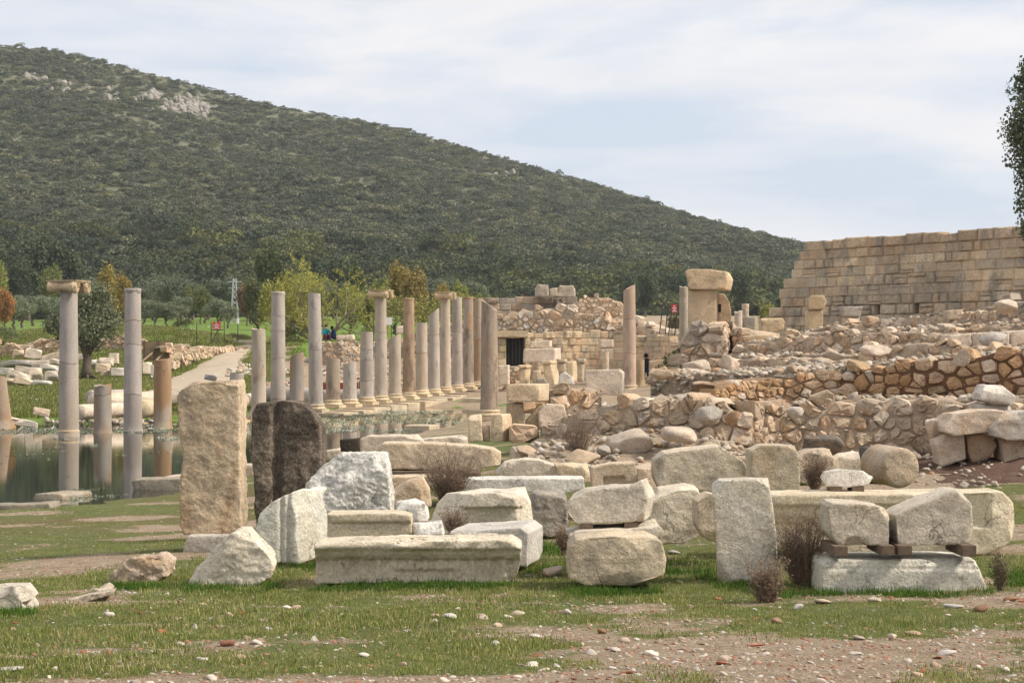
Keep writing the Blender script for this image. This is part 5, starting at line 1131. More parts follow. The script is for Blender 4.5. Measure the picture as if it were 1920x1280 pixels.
# stylobate and street paving
sty = empty('stylobate', P(700, 765, row_Y(700)), 'low marble stylobate of worn slabs under the colonnade', 'stylobate')
u0 = P(592, 0, row_Y(592)); 
for k in range(15):
    s_ = -1.2 + k * 2.1; c = Vector((u0.x, u0.y, 0)) + ROWV * s_; z1 = 0.045 + 0.0245 * s_ * 0.965 + 0.0
    L_ = 2.06; w0, w1 = -0.85, 0.95 + random.uniform(-.15, .1)
    pts = [c + ROWV * random.uniform(-.01, .03) + CROSS * w0, c + ROWV * L_ + CROSS * w0, c + ROWV * L_ + CROSS * w1, c + CROSS * (w1 + random.uniform(-.12, .12))]
    V = [(p.x, p.y, z1 - .02 + random.uniform(-.02, .02)) for p in pts] + [(p.x, p.y, -0.5) for p in pts]
    me = mesh_from('slab', V, [(0, 3, 2, 1), (4, 5, 6, 7), (0, 1, 5, 4), (1, 2, 6, 5), (2, 3, 7, 6), (3, 0, 4, 7)], M['lime'], False)
    bm = bmesh.new(); bm.from_mesh(me); bmesh.ops.recalc_face_normals(bm, faces=bm.faces); bmesh.ops.bevel(bm, geom=bm.edges[:], offset=.025, segments=2, affect='EDGES'); bm.to_mesh(me); bm.free()
    put('slab', me, sty, jit((0.679, 0.588, 0.435), .1))
pav = struct(bpy.data.objects.new('street_pavement', None)); COL.objects.link(pav); pav.location = P(850, 760, 85)
rg = np.random.default_rng(5)
for k in range(150):
    Y = rg.uniform(58, 112); px = rg.uniform(760, 1150)
    c = Vector((wx(px, Y), Y, 0)); d = (c - Vector((u0.x, u0.y, 0))); a = d.dot(ROWV); b_ = d.dot(CROSS)
    a = round(a / 1.35) * 1.35; b_ = round(b_ / 1.0) * 1.0 + 0.5 * (round(a / 1.35) % 2)
    if not (1.6 < b_ < 9.4) or (b_ < 7.6 and a < 14): continue
    if (round(a, 2), round(b_, 2)) in globals().setdefault('_done', set()): continue
    _done.add((round(a, 2), round(b_, 2)))
    c = Vector((u0.x, u0.y, 0)) + ROWV * a + CROSS * b_; z1 = max(0.03, 0.03 + 0.0245 * a * .965) + rg.uniform(-.02, .03) + max(0, (b_ - 7) * .06)
    hw, hl = rg.uniform(.36, .47), rg.uniform(.5, .64); V = []
    for zz, ins in ((z1, .03), (z1 - .02, 0), (z1 - .5, 0)):
        for sa, sb in ((-1, -1), (1, -1), (1, 1), (-1, 1)): p = c + ROWV * sa * (hl - ins) + CROSS * sb * (hw - ins); V.append((p.x, p.y, zz))
    put('paving_slab', mesh_from('paving_slab', V, [(0, 1, 2, 3)] + [(i * 4 + k2, i * 4 + (k2 + 1) % 4, (i + 1) * 4 + (k2 + 1) % 4, (i + 1) * 4 + k2)[::-1] for i in range(2) for k2 in range(4)], M['lime'], False), pav, jit((0.632, 0.554, 0.413), .12))

# fallen shafts and the red hoarding behind the row
def fallen(label, p0, p1, r_, mat='granite', col=GRAN, group=None):
    V, Fs = tube([p0, p0 + (p1 - p0) * .03, (p0 + p1) / 2, p1 - (p1 - p0) * .03, p1], [r_ * .93, r_, r_, r_, r_ * .93], 20)
    return tag(put('fallen_shaft', mesh_from('fallen_shaft', V, Fs, M[mat]), None, col), label, 'column shaft', group)
fallen('long pale fallen shaft on the far bank behind the capital column', P(172, 752, 70), P(330, 746, 73), .3, 'lime', PALE)
fallen('bluish fallen shaft on the bank between the stump and cracked column', P(168, 744, 75), P(238, 742, 77), .28)
fallen('short fluted pale shaft lying left of the rusty column', P(264, 766, 66), P(306, 764, 69), .33, 'lime', (0.679, 0.565, 0.382))
fallen('pale fallen shaft beside the rubble on the far bank', P(148, 772, 66), P(230, 768, 68), .27, 'lime', PALE)
fallen('orange-brown fallen shaft between rusty and ringed columns', P(497, 730, 82), P(512, 728, 84), .32, 'rusty', RUSTY)
fallen('grey fallen shaft behind the ringed column', P(500, 738, 82), P(600, 744, 80), .36)
fallen('grey fallen shaft behind the shortest stump', P(604, 744, 86), P(705, 742, 85), .34)
fallen('small pale fallen shaft at the shore left of the slender stump', P(452, 752, 76), P(472, 750, 78), .3, 'lime', PALE)
hd = empty('red_hoarding', P(640, 745, 92), 'low brick-red corrugated hoarding behind the colonnade', 'hoarding')
for k, px in enumerate(range(588, 672, 12)):
    bpx('panel', px, px + 11.6, 717 - 0.0 * k, 748, 92 + 0.03 * (k % 2), .06, M['brickred'], None, hd, 0.005)
for px in (586.5, 673): bpx('post', px, px + 2.2, 714, 750, 91.9, .08, M['brickred'], None, hd, 0.004)

# ------------------------------------------------------------------ big ashlar wall on the right
A_, B_ = (wx(1508, 95), 95.0), (wx(1990, 82.3), 82.3); tl = math.hypot(B_[0] - A_[0], B_[1] - A_[1])
def u_at(px):                                   # metres along the wall face for a pixel column
    best = min(np.linspace(-8, tl + 1, 900), key=lambda u: abs(((A_[0] + (B_[0] - A_[0]) * u / tl) / (A_[1] + (B_[1] - A_[1]) * u / tl)) * FPX + 960 - px)); return float(best)
wl = empty('ashlar_wall', (A_[0], A_[1], 2.6), 'tall tan ashlar wall with stepped broken left end', 'wall')
z_top = wz(453, 95); hts = [.50, .47, .45, .46, .52, .50, .46, .5, .5, .48, .5, .5]
lv = [z_top]
for h_ in hts: lv.append(lv[-1] - h_)
lv = lv[::-1]
lpx = [1508, 1499, 1489, 1484, 1469, 1461, 1463, 1442, 1432, 1426, 1424, 1422][::-1]
def wall_col(ci, u, rg_):
    top = len(hts) - 1 - ci; dark = math.exp(-((u - u_at(1650)) / 4.5) ** 2) * (1 if 3 <= top <= 9 else 0.35)
    if top <= 1 or rg_.random() < 0.12: return (0.56, 0.445, 0.315)
    nz = float(fbm2(np.array([u * .35]), np.array([ci * .55]), 3, 5)[0])
    if dark * .7 + nz * 1.1 > .62 - .12 * rg_.normal(): return (0.54, 0.463, 0.355)
    return ((0.679, 0.563, 0.399), (0.65, 0.546, 0.396), (0.69, 0.58, 0.415), (0.552, 0.48, 0.372))[rg_.integers(0, 4)]
hc = len(hts) - 1 - 7
HL = [(u_at(1642), u_at(1650), hc), (u_at(1713), u_at(1723), hc)]
ashlar(wl, A_, B_, lv, [u_at(p) for p in lpx], [tl] * 12, (0.5, 1.25), wall_col, 0.7, boss=lambda ci: 0.9 if len(hts) - 1 - ci in (0, 6, 7) else (0.35 if len(hts) - ci < 6 else .2), holes=HL, seed=8)
q0, q1 = Vector((*A_, 0)), Vector((*B_, 0)); tn = (q1 - q0).normalized(); nn = Vector((-tn.y, tn.x, 0))
for (u_a, u_b, za, zb_) in ((u_at(1512), tl, lv[0], lv[-1] - .1), (u_at(1470), u_at(1512), lv[0], lv[7] - .1)):
    a, b_ = q0 + tn * u_a + nn * .32, q0 + tn * u_b + nn * .32; c, d = b_ + nn * .3, a + nn * .3
    solid('wall_core', [(p.x, p.y, za) for p in (a, b_, c, d)] + [(p.x, p.y, zb_) for p in (a, b_, c, d)], M['mortar'], (0.42, 0.34, 0.25), wl)
# pilasters and loose blocks in front of it
def pil(label, parts, cat='pilaster', name='pilaster'):
    r_ = empty(name, P(parts[0][1][0][0], parts[0][1][-1][1], parts[0][2]), label, cat)
    for nm, ol, Y, d, m_, c_, *kw in parts: stone(nm, ol, Y, d, M[m_], c_, r_, chips=2, chip=.06, amp=.012, **(kw[0] if kw else {}))
    return r_
pil('stone pilaster with an overhanging capital in front of the ashlar wall', [('shaft', [(1514, 582), (1543, 581), (1543, 640), (1514, 640)], 76, .7, 'lime', (0.643, 0.52, 0.339)), ('capital', [(1513, 562), (1520, 554), (1545, 553), (1550, 566), (1544, 580), (1514, 581)], 75.9, .9, 'lime', (0.53, 0.42, 0.27), dict(dx=.15))])
pil('shorter pilaster with a grey flaring capital by the ashlar wall', [('shaft', [(1582, 594), (1612, 594), (1612, 630), (1582, 630)], 74, .6, 'lime', (0.585, 0.508, 0.382)), ('capital', [(1577, 575), (1618, 574), (1613, 593), (1582, 594)], 73.9, .7, 'lime', GREY)])
blk('squared_block', 'cream block with a broken corner low in front of the ashlar wall', [(1427, 597), (1468, 596), (1472, 602), (1470, 618), (1445, 626), (1428, 624)], 72, .8, 'lime', (0.655, 0.52, 0.339), chips=2)
blk('big_block', 'large tan slanting block on the slope right of the gateway', [(1392, 630), (1452, 627), (1470, 640), (1462, 655), (1395, 656)], 62, .8, 'lime', (0.643, 0.497, 0.329), chips=3, chip=.1)
blk('squared_block', 'grey squared block between the stump and the ashlar wall', [(1392, 593), (1416, 594), (1416, 628), (1392, 627)], 74, .7, 'lime', (0.38, 0.345, 0.285), chips=2)
blk('squared_block', 'left cream block topping the upper rubble wall', [(1776, 582), (1806, 580), (1808, 598), (1778, 600)], 57, .6, 'lime', CREAM, chips=2)
blk('squared_block', 'cream upright block at the end of the upper rubble wall', [(1818, 584), (1842, 584), (1846, 618), (1818, 620)], 55, .5, 'lime', CREAM, chips=2)

# ------------------------------------------------------------------ gateway ruin
gt = empty('gateway', P(1320, 680, 67), 'gateway ruin of a massive lintel on an upright door pillar', 'gateway')
stone('pillar', [(1290, 544), (1343, 543), (1344, 660), (1290, 660)], 67, 1.0, M['lime'], (0.655, 0.52, 0.345), gt, chips=1, amp=.008, dx=.1)
stone('lintel', [(1283, 510), (1290, 504), (1330, 505), (1358, 508), (1366, 522), (1360, 543), (1290, 543), (1287, 520)], 66.8, 1.3, M['lime'], (0.667, 0.52, 0.339), gt, chips=3, chip=.07, amp=.02, dx=.35)
stone('jamb', [(1346, 549), (1358, 551), (1368, 566), (1372, 590), (1368, 640), (1348, 640)], 68.6, .8, M['lime'], (0.52, 0.395, 0.265), gt, chips=1, amp=.012)
bpx('painted_socket', 1346.5, 1352, 570, 585, 68.57, .02, M['shadepaint'], None, gt, 0)  # flat dark plate on the jamb, painting the shade of a socket hole
stone('jamb', [(1355, 640), (1372, 642), (1373, 680), (1356, 682)], 67.6, .8, M['lime'], (0.53, 0.42, 0.29), gt, chips=2)
rubble_wall('rubble_pier', 'stepped pier of flat grey stones below the gateway lintel', [(1276, 690, 640, 60), (1290, 690, 612, 60), (1310, 690, 600, 60), (1352, 690, 602, 60)], .32, .55, .5, colors=(WARM, PALE, GREY, CREAM), seed=31, cat='pier', thick=1.2)
rubble_wall('rubble_pier', 'receding rubble core of the gateway seen from its lit right side', [(1352, 692, 604, 60), (1362, 690, 606, 66), (1372, 688, 620, 70)], .28, .4, .4, colors=(PALE, CREAM, WARM), seed=32, cat='pier')
rubble_wall('rubble_pier', 'sloping rubble stub with lit small stones right of the gateway', [(1374, 690, 596, 66), (1386, 688, 610, 66), (1398, 686, 645, 65.5), (1410, 684, 668, 65)], .26, .3, .4, colors=(PALE, (0.702, 0.565, 0.382), WARM), seed=33, cat='pier', thick=1.5)

# ------------------------------------------------------------------ masonry ruin in the middle distance
Ym = 106.0
rn = empty('masonry_ruin', P(1060, 705, Ym), 'squared-block ruin with a dark doorway in the middle distance', 'ruin')
A2, B2 = (wx(932, Ym), Ym), (wx(1262, Ym + 3), Ym + 3); t2 = math.hypot(B2[0] - A2[0], B2[1] - A2[1])
z0 = wz(712, Ym); lv2 = [z0 + .40 * k for k in range(8)]
um = lambda px: (px - 932) / 330 * t2
def mcol(ci, u, rg_): return ((0.74, 0.616, 0.422), (0.701, 0.572, 0.382), (0.663, 0.542, 0.37), (0.701, 0.53, 0.359))[rg_.integers(0, 4)]
ashlar(rn, A2, B2, lv2, [0] * 7, [t2, t2, t2, t2 * .97, t2 * .94, t2 * .86, t2 * .74], (0.35, 0.8), mcol, .6, .15, holes=[(um(948), um(983), c_) for c_ in (1, 2, 3, 4, 5)], seed=9)
lt = bpx('lintel', 930, 990, 620, 632, Ym - .12, .6, M['lime'], (0.679, 0.565, 0.371), rn, .03)
dr = bpx('doorway', 949, 982, 633, 686, Ym + .35, .1, M['shadepaint'], None, rn, 0)  # near-black panel: the shade inside the doorway put in as colour
for px in (953, 960, 967, 974): bpx('gate_bar', px, px + 1, 634, 684, Ym + .25, .03, M['iron'], None, dr, 0)
solid('wall_core', [(A2[0] + 2.0, Ym + .5, z0), (B2[0] - 1, Ym + 3.2, z0), (B2[0] - 1, Ym + 4, z0), (A2[0] + 2.0, Ym + 4, z0), (A2[0] + 2.0, Ym + .5, lv2[-1] - .3), (B2[0] - 3, Ym + 3.2, lv2[-1] - .6), (B2[0] - 3, Ym + 4, lv2[-1] - .6), (A2[0] + 2.0, Ym + 4, lv2[-1] - .3)], M['mortar'], (0.30, 0.24, 0.17), rn)
rubble_wall('rubble_bank', 'tumbled bank of rubble on top of the masonry ruin', [(925, 636, 590, 109), (960, 624, 578, 109), (1020, 622, 572, 109), (1080, 622, 580, 109), (1140, 622, 588, 109), (1200, 624, 598, 110), (1250, 640, 612, 110)], .42, .55, .5, colors=(PALE, GREYM, WARM, CREAM), seed=34, cat='bank', thick=3.0, chink=.5, top_jit=.6)
rubble_wall('rubble_bank', 'rounded heap of small stones at the top right of the ruin', [(1072, 602, 566, 112), (1100, 600, 554, 112), (1140, 600, 553, 112), (1165, 602, 562, 112), (1185, 604, 590, 112)], .30, .36, .5, colors=(PALE, WARM, CREAM), seed=35, cat='heap', thick=2.5)
up = empty('upper_wall', P(1000, 580, 114), 'upper course of tan blocks crowning the masonry ruin', 'wall')
A3, B3 = (wx(908, 114), 114), (wx(1085, 115), 115); t3 = B3[0] - A3[0]
ashlar(up, A3, B3, [wz(596, 114), wz(582, 114), wz(569, 114), wz(557, 114)], [0, 0.2, 0.0], [t3, t3, t3], (.6, 1.3), lambda c_, u, r_: ((0.50, 0.40, 0.29), (0.42, 0.37, 0.30), (0.53, 0.42, 0.3))[r_.integers(0, 3)], .8, .2, seed=10)
for lab, ol in (('left tall grey block on top of the ruin', [(1003, 540), (1008, 533), (1028, 534), (1030, 556), (1003, 557)]), ('small grey block wedged on top of the ruin', [(1030, 541), (1045, 539), (1046, 556), (1031, 557)]), ('right wide grey block on top of the ruin', [(1044, 542), (1050, 535), (1074, 535), (1079, 542), (1079, 557), (1046, 557)])):
    blk('squared_block', lab, ol, 113.6, .8, 'lime', (0.55, 0.486, 0.387), chips=2, chip=.1)
for lab, ol, Y, c_, dx in (
    ('long marble bench block in front of the ruin doorway', [(981, 654), (1041, 652), (1041, 678), (980, 680)], 103.5, PALE, .35),
    ('marble block lying on the long bench block', [(993, 640), (1031, 638), (1031, 651), (993, 652)], 103.8, PALE, .15),
    ('white marble block on the low wall left of the pink column', [(1124, 637), (1150, 636), (1152, 652), (1124, 652)], 102.5, PALE, .1),
    ('white orthostat block right of the pink column', [(1170, 635), (1206, 634), (1208, 650), (1170, 651)], 100.5, PALE, .2),
    ('long pale orthostat behind the pink column', [(1125, 655), (1180, 652), (1240, 651), (1242, 672), (1125, 676)], 101.5, PALE, .3),
    ('tall pale orthostat in front of the ruin wall', [(1128, 672), (1172, 671), (1172, 706), (1128, 706)], 101, (0.655, 0.554, 0.392), .1),
    ('pale orthostat right of the yellowish stump', [(1216, 676), (1262, 672), (1264, 716), (1216, 718)], 90, (0.585, 0.486, 0.35), .2),
    ('grey block in shade beside the rubble pier', [(1244, 672), (1276, 664), (1278, 690), (1246, 692)], 84, (0.40, 0.36, 0.295), .2),
    ('big white squared block in front of the pedestals', [(1096, 694), (1160, 692), (1168, 698), (1168, 742), (1098, 738)], 60, PALE, .1),
    ('low pale block below the standing person', [(1214, 706), (1234, 702), (1240, 718), (1214, 722)], 70, PALE, .1),
    ('pale squared block at the left of the ruin forecourt', [(934, 685), (952, 684), (953, 722), (934, 724)], 96, PALE, .1)):
    blk('marble_block', lab, ol, Y, .8, 'lime', c_, chips=1, dx=dx, amp=.012)
def pedestal(label, ol, Y, capol=None, col=(0.702, 0.576, 0.392), dx=.25, cat='pedestal'):
    r_ = empty('pedestal', P(ol[0][0], ol[-1][1], Y), label, cat)
    stone('shaft', ol, Y, .6, M['lime'], col, r_, chips=1, amp=.008, dx=dx)
    if capol: stone('moulding', capol, Y - .06, .7, M['lime'], jit(col), r_, chips=1, amp=.008, dx=dx)
    return r_
pedestal('left moulded statue pedestal in front of the ruin', [(973, 690), (985, 690), (985, 724), (973, 724)], 95, [(971, 684), (987, 684), (987, 690), (971, 690)], dx=.3)
pedestal('small grey pedestal with a notch beside the left one', [(998, 694), (1008, 694), (1008, 724), (998, 724)], 95.5, None, (0.538, 0.463, 0.35), .2)
pedestal('leaning pedestal with a moulded cap in front of the ruin', [(1018, 684), (1032, 682), (1040, 722), (1024, 724)], 94.5, [(1014, 677), (1032, 675), (1033, 682), (1017, 685)], dx=.35)
pedestal('grey pedestal half hidden behind the leaning one', [(1044, 680), (1058, 680), (1058, 712), (1044, 712)], 97, [(1042, 673), (1060, 673), (1060, 680), (1042, 680)], (0.562, 0.463, 0.329), .15)
pedestal('plain bright pedestal right of the leaning one', [(1062, 677), (1074, 677), (1074, 716), (1062, 716)], 96, None, (0.714, 0.599, 0.413), .3)
pedestal('slim grey pedestal with a projecting cap', [(1084, 680), (1092, 680), (1092, 716), (1084, 716)], 96.5, [(1080, 672), (1096, 672), (1096, 680), (1080, 680)], (0.55, 0.486, 0.371), .15)
rubble_wall('rubble_wall', 'small rubble infill wall between pedestal and forecourt block', [(950, 722, 690, 97), (972, 722, 690, 97)], .26, .3, .4, colors=(WARM, CREAM), seed=36)
blk('marble_fragment', 'pointed white marble fragment among the pedestals', [(1046, 720), (1050, 702), (1060, 696), (1074, 708), (1078, 722)], 92, .5, 'marble', WHITE, chips=3)
blk('marble_fragment', 'grey stepped fragment at the foot of the small pedestal', [(1004, 724), (1006, 710), (1020, 708), (1034, 724)], 93, .5, 'lime', GREY, chips=2)
rubble_wall('rubble_wall', 'broken brown rubble stretch right of the stacked blocks', [(1030, 800, 722, 35.4), (1060, 790, 716, 35.4), (1100, 780, 714, 35.5), (1128, 775, 722, 35.5)], .3, .5, .5, colors=(ORANGE, WARM, CREAM, PALE), seed=37, top_jit=.4, thick=.8)
# rubble slope right of the ruin, stepping to the gateway
rubble_wall('rubble_bank', 'pale rubble bank falling from the ruin toward the gateway', [(1165, 640, 592, 108), (1205, 640, 604, 107), (1240, 645, 616, 106), (1285, 660, 622, 104)], .4, .5, .5, colors=(PALE, WARM, CREAM), seed=38, cat='bank', thick=2.0, top_jit=.6)
low = empty('low_wall', P(1240, 680, 92), 'low courses of pale squared blocks between ruin and gateway', 'wall')
A4, B4 = (wx(1150, 100), 100), (wx(1285, 96), 96); t4 = math.hypot(B4[0] - A4[0], B4[1] - A4[1])
ashlar(low, A4, B4, [wz(690, 98), wz(676, 98), wz(662, 98), wz(650, 98), wz(640, 98), wz(628, 98)], [0] * 5, [t4, t4, t4, t4, t4 * .8], (.6, 1.4), mcol, .6, .1, seed=12)
# ------------------------------------------------------------------ far bank on the left: marble heap, retaining wall, timber gate
HEAP = (PALE, (0.60, 0.555, 0.46), (0.56, 0.52, 0.44), WHITE)
_blkm = []
for k in range(7):
    rg = np.random.default_rng(900 + k); V, Fs = prism([(-.5, -.5), (.5, -.5), (.5, .5), (-.5, .5)], -.5, 1.0)
    V, Fq, Nr, _w_ = remeshed(V, Fs, .09); V = chipped(V, rg, 5, .22); V = roughen(V, Nr, .03, .4, 40 + k); _blkm.append(mesh_quads('fallen_block', V, Fq, M['lime']))
def heap_block(x, y, z, s, rot, col, label, group):
    o = link('fallen_block', _blkm[random.randrange(7)], None, jit(col, .08, .015)); o.location = (x, y, z); o.scale = s; o.rotation_euler = rot
    return tag(o, label, 'stone block', group)
for (px, py, w, h, Y, rz, ry, col, lab) in (
    (62, 663, 30, 18, 108, .4, .2, PALE, 'large whitish boulder in front of the small red board'),
    (37, 664, 24, 14, 112, .1, 0, CREAM, 'cream block left of the small red board'),
    (100, 668, 44, 12, 113, .3, -.25, CREAM, 'tilted beam of cream stone right of the small red board'),
    (35, 682, 60, 12, 106, 0, 0, GREYM, 'long grey beam across the marble heap'),
    (75, 682, 32, 13, 106, .1, 0, PALE, 'pale beam end in the marble heap'),
    (10, 696, 30, 12, 100, .2, .05, GREYM, 'grey slab at the left edge of the marble heap'),
    (48, 694, 36, 12, 101, .2, .15, PALE, 'pale slab in the middle of the marble heap'),
    (36, 706, 42, 16, 96, .3, .35, PALE, 'sloping wedge-shaped slab near the heap front'),
    (66, 700, 28, 20, 99, .8, .1, PALE, 'upright pale block in the marble heap'),
    (92, 690, 34, 12, 102, .3, .15, GREYM, 'tilted slab left of the capital column'),
    (96, 704, 26, 16, 100, .5, 0, GREYM, 'grey block in shade left of the capital column'),
    (16, 714, 30, 10, 94, .1, .1, CREAM, 'low cream slab at the heap front left'),
    (46, 716, 40, 14, 93, .5, .3, CREAM, 'broken slab with a dark underside at the heap front'),
    (80, 718, 34, 10, 93, .2, .1, WHITE, 'crumbling white slab at the right front of the heap'),
    (102, 678, 22, 10, 108, .2, .1, PALE, 'small pale slab behind the capital column'),
    (152, 668, 18, 10, 110, .1, 0, PALE, 'pale block behind the olive trunk'),
    (172, 682, 30, 14, 110, .1, 0, GREYM, 'grey ashlar block behind the olive trunk'),
    (200, 678, 26, 14, 110, .1, 0, PALE, 'pale ashlar block right of the olive trunk'),
    (214, 672, 18, 18, 111, .2, 0, PALE, 'rounded pale block beside the cracked column'),
    (193, 690, 28, 16, 107, .4, 0, CREAM, 'broad cream boulder right of the olive trunk'),
    (196, 700, 14, 9, 106, .4, 0, CREAM, 'small cream stone propping the broad boulder'),
    (220, 697, 26, 14, 106, .6, 0, GREYM, 'grey squared block left of the cracked column'),
    (276, 690, 18, 20, 104, .5, 0, PALE, 'pale block right of the cracked column'),
    (290, 694, 14, 18, 103, .3, 0, GREYM, 'grey block beside the rusty column'),
    (395, 708, 22, 9, 88, .2, .2, (0.22, 0.22, 0.23), 'dark grey wedge of stone on the road above the cream slab'),
    (12, 786, 60, 12, 63.5, .2, .22, PALE, 'long sloping slab entering the water at the far left'),
    (52, 793, 36, 10, 63, .2, .16, WHITE, 'pointed white slab end at the waterline on the far left'),
    (78, 772, 30, 12, 66, .4, .2, CREAM, 'cream slab on the far bank left of the capital column'),
):
    Y_ = Y; k = Y_ / FPX; o = heap_block(*P(px, py, Y_), (w * k, w * k * .6, h * k * 1.1), (random.uniform(-.06, .06), ry, rz * .6), col, lab, None)
for _ in range(46):
    px = random.choice((random.uniform(85, 115), random.uniform(145, 180), random.uniform(205, 235), random.uniform(262, 290))) ; Y = random.uniform(64, 70); z = gz1(wx(px, Y), Y)
    rock(px, HOR + (EYE - max(z, .02) - .08) / Y * FPX, random.uniform(8, 15), random.uniform(6, 10), Y, random.choice(HEAP + (WARM,)), 'small pale stone on the far bank by the waterline', 'stones on the far bank', name='bank_stone')
for (px0, px1, py0, py1, Y0, Y1, n_) in ((448, 474, 672, 700, 104, 112, 26), (530, 560, 660, 712, 94, 112, 30), (604, 700, 655, 715, 95, 116, 70), (720, 770, 650, 720, 100, 116, 40), (425, 470, 668, 702, 100, 108, 24)):
    for _ in range(n_):
        px = random.uniform(px0, px1); Y = random.uniform(Y0, Y1); z = gz1(wx(px, Y), Y)
        rock(px, HOR + (EYE - z - .12) / Y * FPX, random.uniform(7, 16), random.uniform(5, 11), Y, random.choice(HEAP + (WARM, GREY)), 'pale tumbled stone on the slope behind the colonnade', 'tumbled stones behind the colonnade', name='tumbled_stone')
tag(bpx('red_board', 45, 66, 656, 672, 111, .06, M['redsign'], None, None, .01), 'small red board leaning in the marble heap', 'board')
TAN = ((0.52, 0.39, 0.26), WARM, (0.46, 0.33, 0.21), CREAM)
rubble_wall('retaining_wall', 'long tumbled tan rubble retaining wall behind the olive tree', [(-20, 692, 646, 124), (45, 690, 640, 124), (70, 690, 630, 124), (110, 688, 628, 124), (160, 686, 632, 124), (190, 686, 628, 124), (235, 684, 628, 124), (270, 682, 632, 124)], .42, .55, .5, colors=TAN, seed=41, thick=1.5, chink=.5, top_jit=.5)
rubble_wall('retaining_wall', 'neat tan fieldstone retaining wall beside the dirt road', [(318, 682, 644, 111), (350, 676, 644, 114), (390, 664, 646, 118), (430, 656, 647, 122), (472, 652, 646, 127)], .36, .5, .45, colors=((0.52, 0.44, 0.32), WARM, CREAM), seed=42, thick=1.0, mort=(.3, .23, .16))
rubble_wall('rubble_wall', 'low ruined wall of orange blocks beyond the red sign', [(190, 640, 626, 136), (260, 640, 628, 136), (330, 640, 628, 136), (380, 644, 630, 135), (432, 646, 634, 134)], .4, .8, .5, colors=TAN + (PALE,), seed=43, top_jit=.4)
rubble_wall('rubble_wall', 'dark rubble wall below the seated visitors', [(600, 690, 640, 117), (640, 690, 638, 117), (680, 690, 640, 118), (720, 690, 636, 118), (770, 690, 628, 118), (800, 690, 612, 118), (850, 690, 600, 118), (905, 690, 588, 118)], .3, .42, .5, colors=(WARM, GREY, (0.42, 0.34, 0.25), PALE), seed=44, thick=2.0, chink=.5, top_jit=.5)
for lab, ol, Y in (('pale flat slab beside the seated visitors', [(628, 629), (662, 627), (664, 637), (628, 638)], 119), ('large pale block on the wall behind the orange-brown column', [(743, 612), (760, 610), (761, 624), (743, 625)], 119), ('pale block beyond the retaining wall end', [(432, 640), (470, 637), (470, 645), (434, 647)], 132)):
    blk('marble_block', lab, ol, Y, .9, 'lime', PALE, chips=2, chip=.1)
# timber gate with two raking props
tg = empty('timber_gate', P(295, 672, 112), 'weathered plank barrier with two raking props by the road', 'barrier')
for k in range(5): bpx('plank', 268, 322, 641 + k * 7, 647.4 + k * 7, 112, .06, M['plank'], None, tg, .008)
for px in (269, 296, 319): bpx('post', px, px + 3, 638, 684, 111.9, .1, M['wood'], None, tg, .008)
for p0, p1 in (((266, 678), (297, 652)), ((292, 676), (322, 648))):
    V, Fs = tube([P(p0[0], p0[1], 110.2), P(p1[0], p1[1], 111.8)], [.06, .06], 6); put('prop', mesh_from('prop', V, Fs, M['plank'], False), tg)

# ------------------------------------------------------------------ trees
def branchy(rg, base, height, spread, levels=3, n0=5, r0=0.16, up=0.6, twig=0.35):
    """recursive branching skeleton: returns tubes and tip points"""
    tubes, tips = [], []
    def grow(p, d, ln, r_, lev):
        pts, rad = [p], [r_]; n = 4
        for k in range(n):
            d = (d + Vector(rg.normal(size=3)) * .16 + Vector((0, 0, up * .08))).normalized(); p = p + d * ln / n; pts.append(p); rad.append(r_ * (1 - .6 * (k + 1) / n))
        tubes.append((pts, rad))
        if lev == 0:
            for q in pts[1:]: tips.append((q, d))
            return
        for _ in range(int(rg.integers(3, 5)) + (lev == levels)):
            k = int(rg.integers(2, n + 1)); a = Vector(rg.normal(size=3)); a = (a - d * a.dot(d)).normalized()
            nd = (d * .65 + a * spread + Vector((0, 0, up * .25))).normalized(); grow(pts[k], nd, ln * rg.uniform(.5, .75), rad[k] * .75, lev - 1)
    for _ in range(n0):
        a = rg.uniform(0, 6.28); d = Vector((math.cos(a) * spread, math.sin(a) * spread, 1)).normalized()
        grow(Vector(base), d, height * rg.uniform(.35, .5), r0, levels)
    return tubes, tips
def crown_fn(lobes, rx, rz, zc, seed, shell=.55):
    r0 = np.random.default_rng(seed); cs = r0.normal(size=(lobes, 3)); cs /= np.linalg.norm(cs, axis=1)[:, None]; cs *= r0.uniform(.35, .75, (lobes, 1))
    rs = r0.uniform(.28, .5, lobes)
    def fn(rg, n):
        k = rg.choice(lobes, n, p=rs ** 2 / (rs ** 2).sum()); d = rg.normal(size=(n, 3)); d /= np.linalg.norm(d, axis=1)[:, None]
        p = cs[k] + d * rs[k][:, None] * rg.uniform(shell, 1.08, (n, 1)); return p * np.array([rx, rx, rz]) + np.array([0, 0, zc]), d
    return fn
def trunk_mesh(nm, h, r_, seed, limbs=4, spread=.5, mat='bark'):
    rg = np.random.default_rng(seed); parts = []
    pts = [Vector((0, 0, -.3))]; 
    for k in range(5): pts.append(Vector((rg.normal() * .06 * h, rg.normal() * .06 * h, h * (k + 1) / 5)))
    parts.append(tube(pts, [r_ * 1.7, r_ * 1.15, r_, r_ * .9, r_ * .8, r_ * .5], 9))
    for k in range(limbs):
        a = 6.28 * k / limbs + rg.uniform(-.4, .4); s0 = pts[3 + (k % 3)]; e = s0 + Vector((math.cos(a) * spread * h, math.sin(a) * spread * h, h * rg.uniform(.5, .8)))
        parts.append(tube([s0, (s0 + e) / 2 + Vector((0, 0, .1 * h)), e], [r_ * .6, r_ * .4, r_ * .12], 6))
    V, Fs = merge(parts); return mesh_from(nm, V, Fs, M[mat])
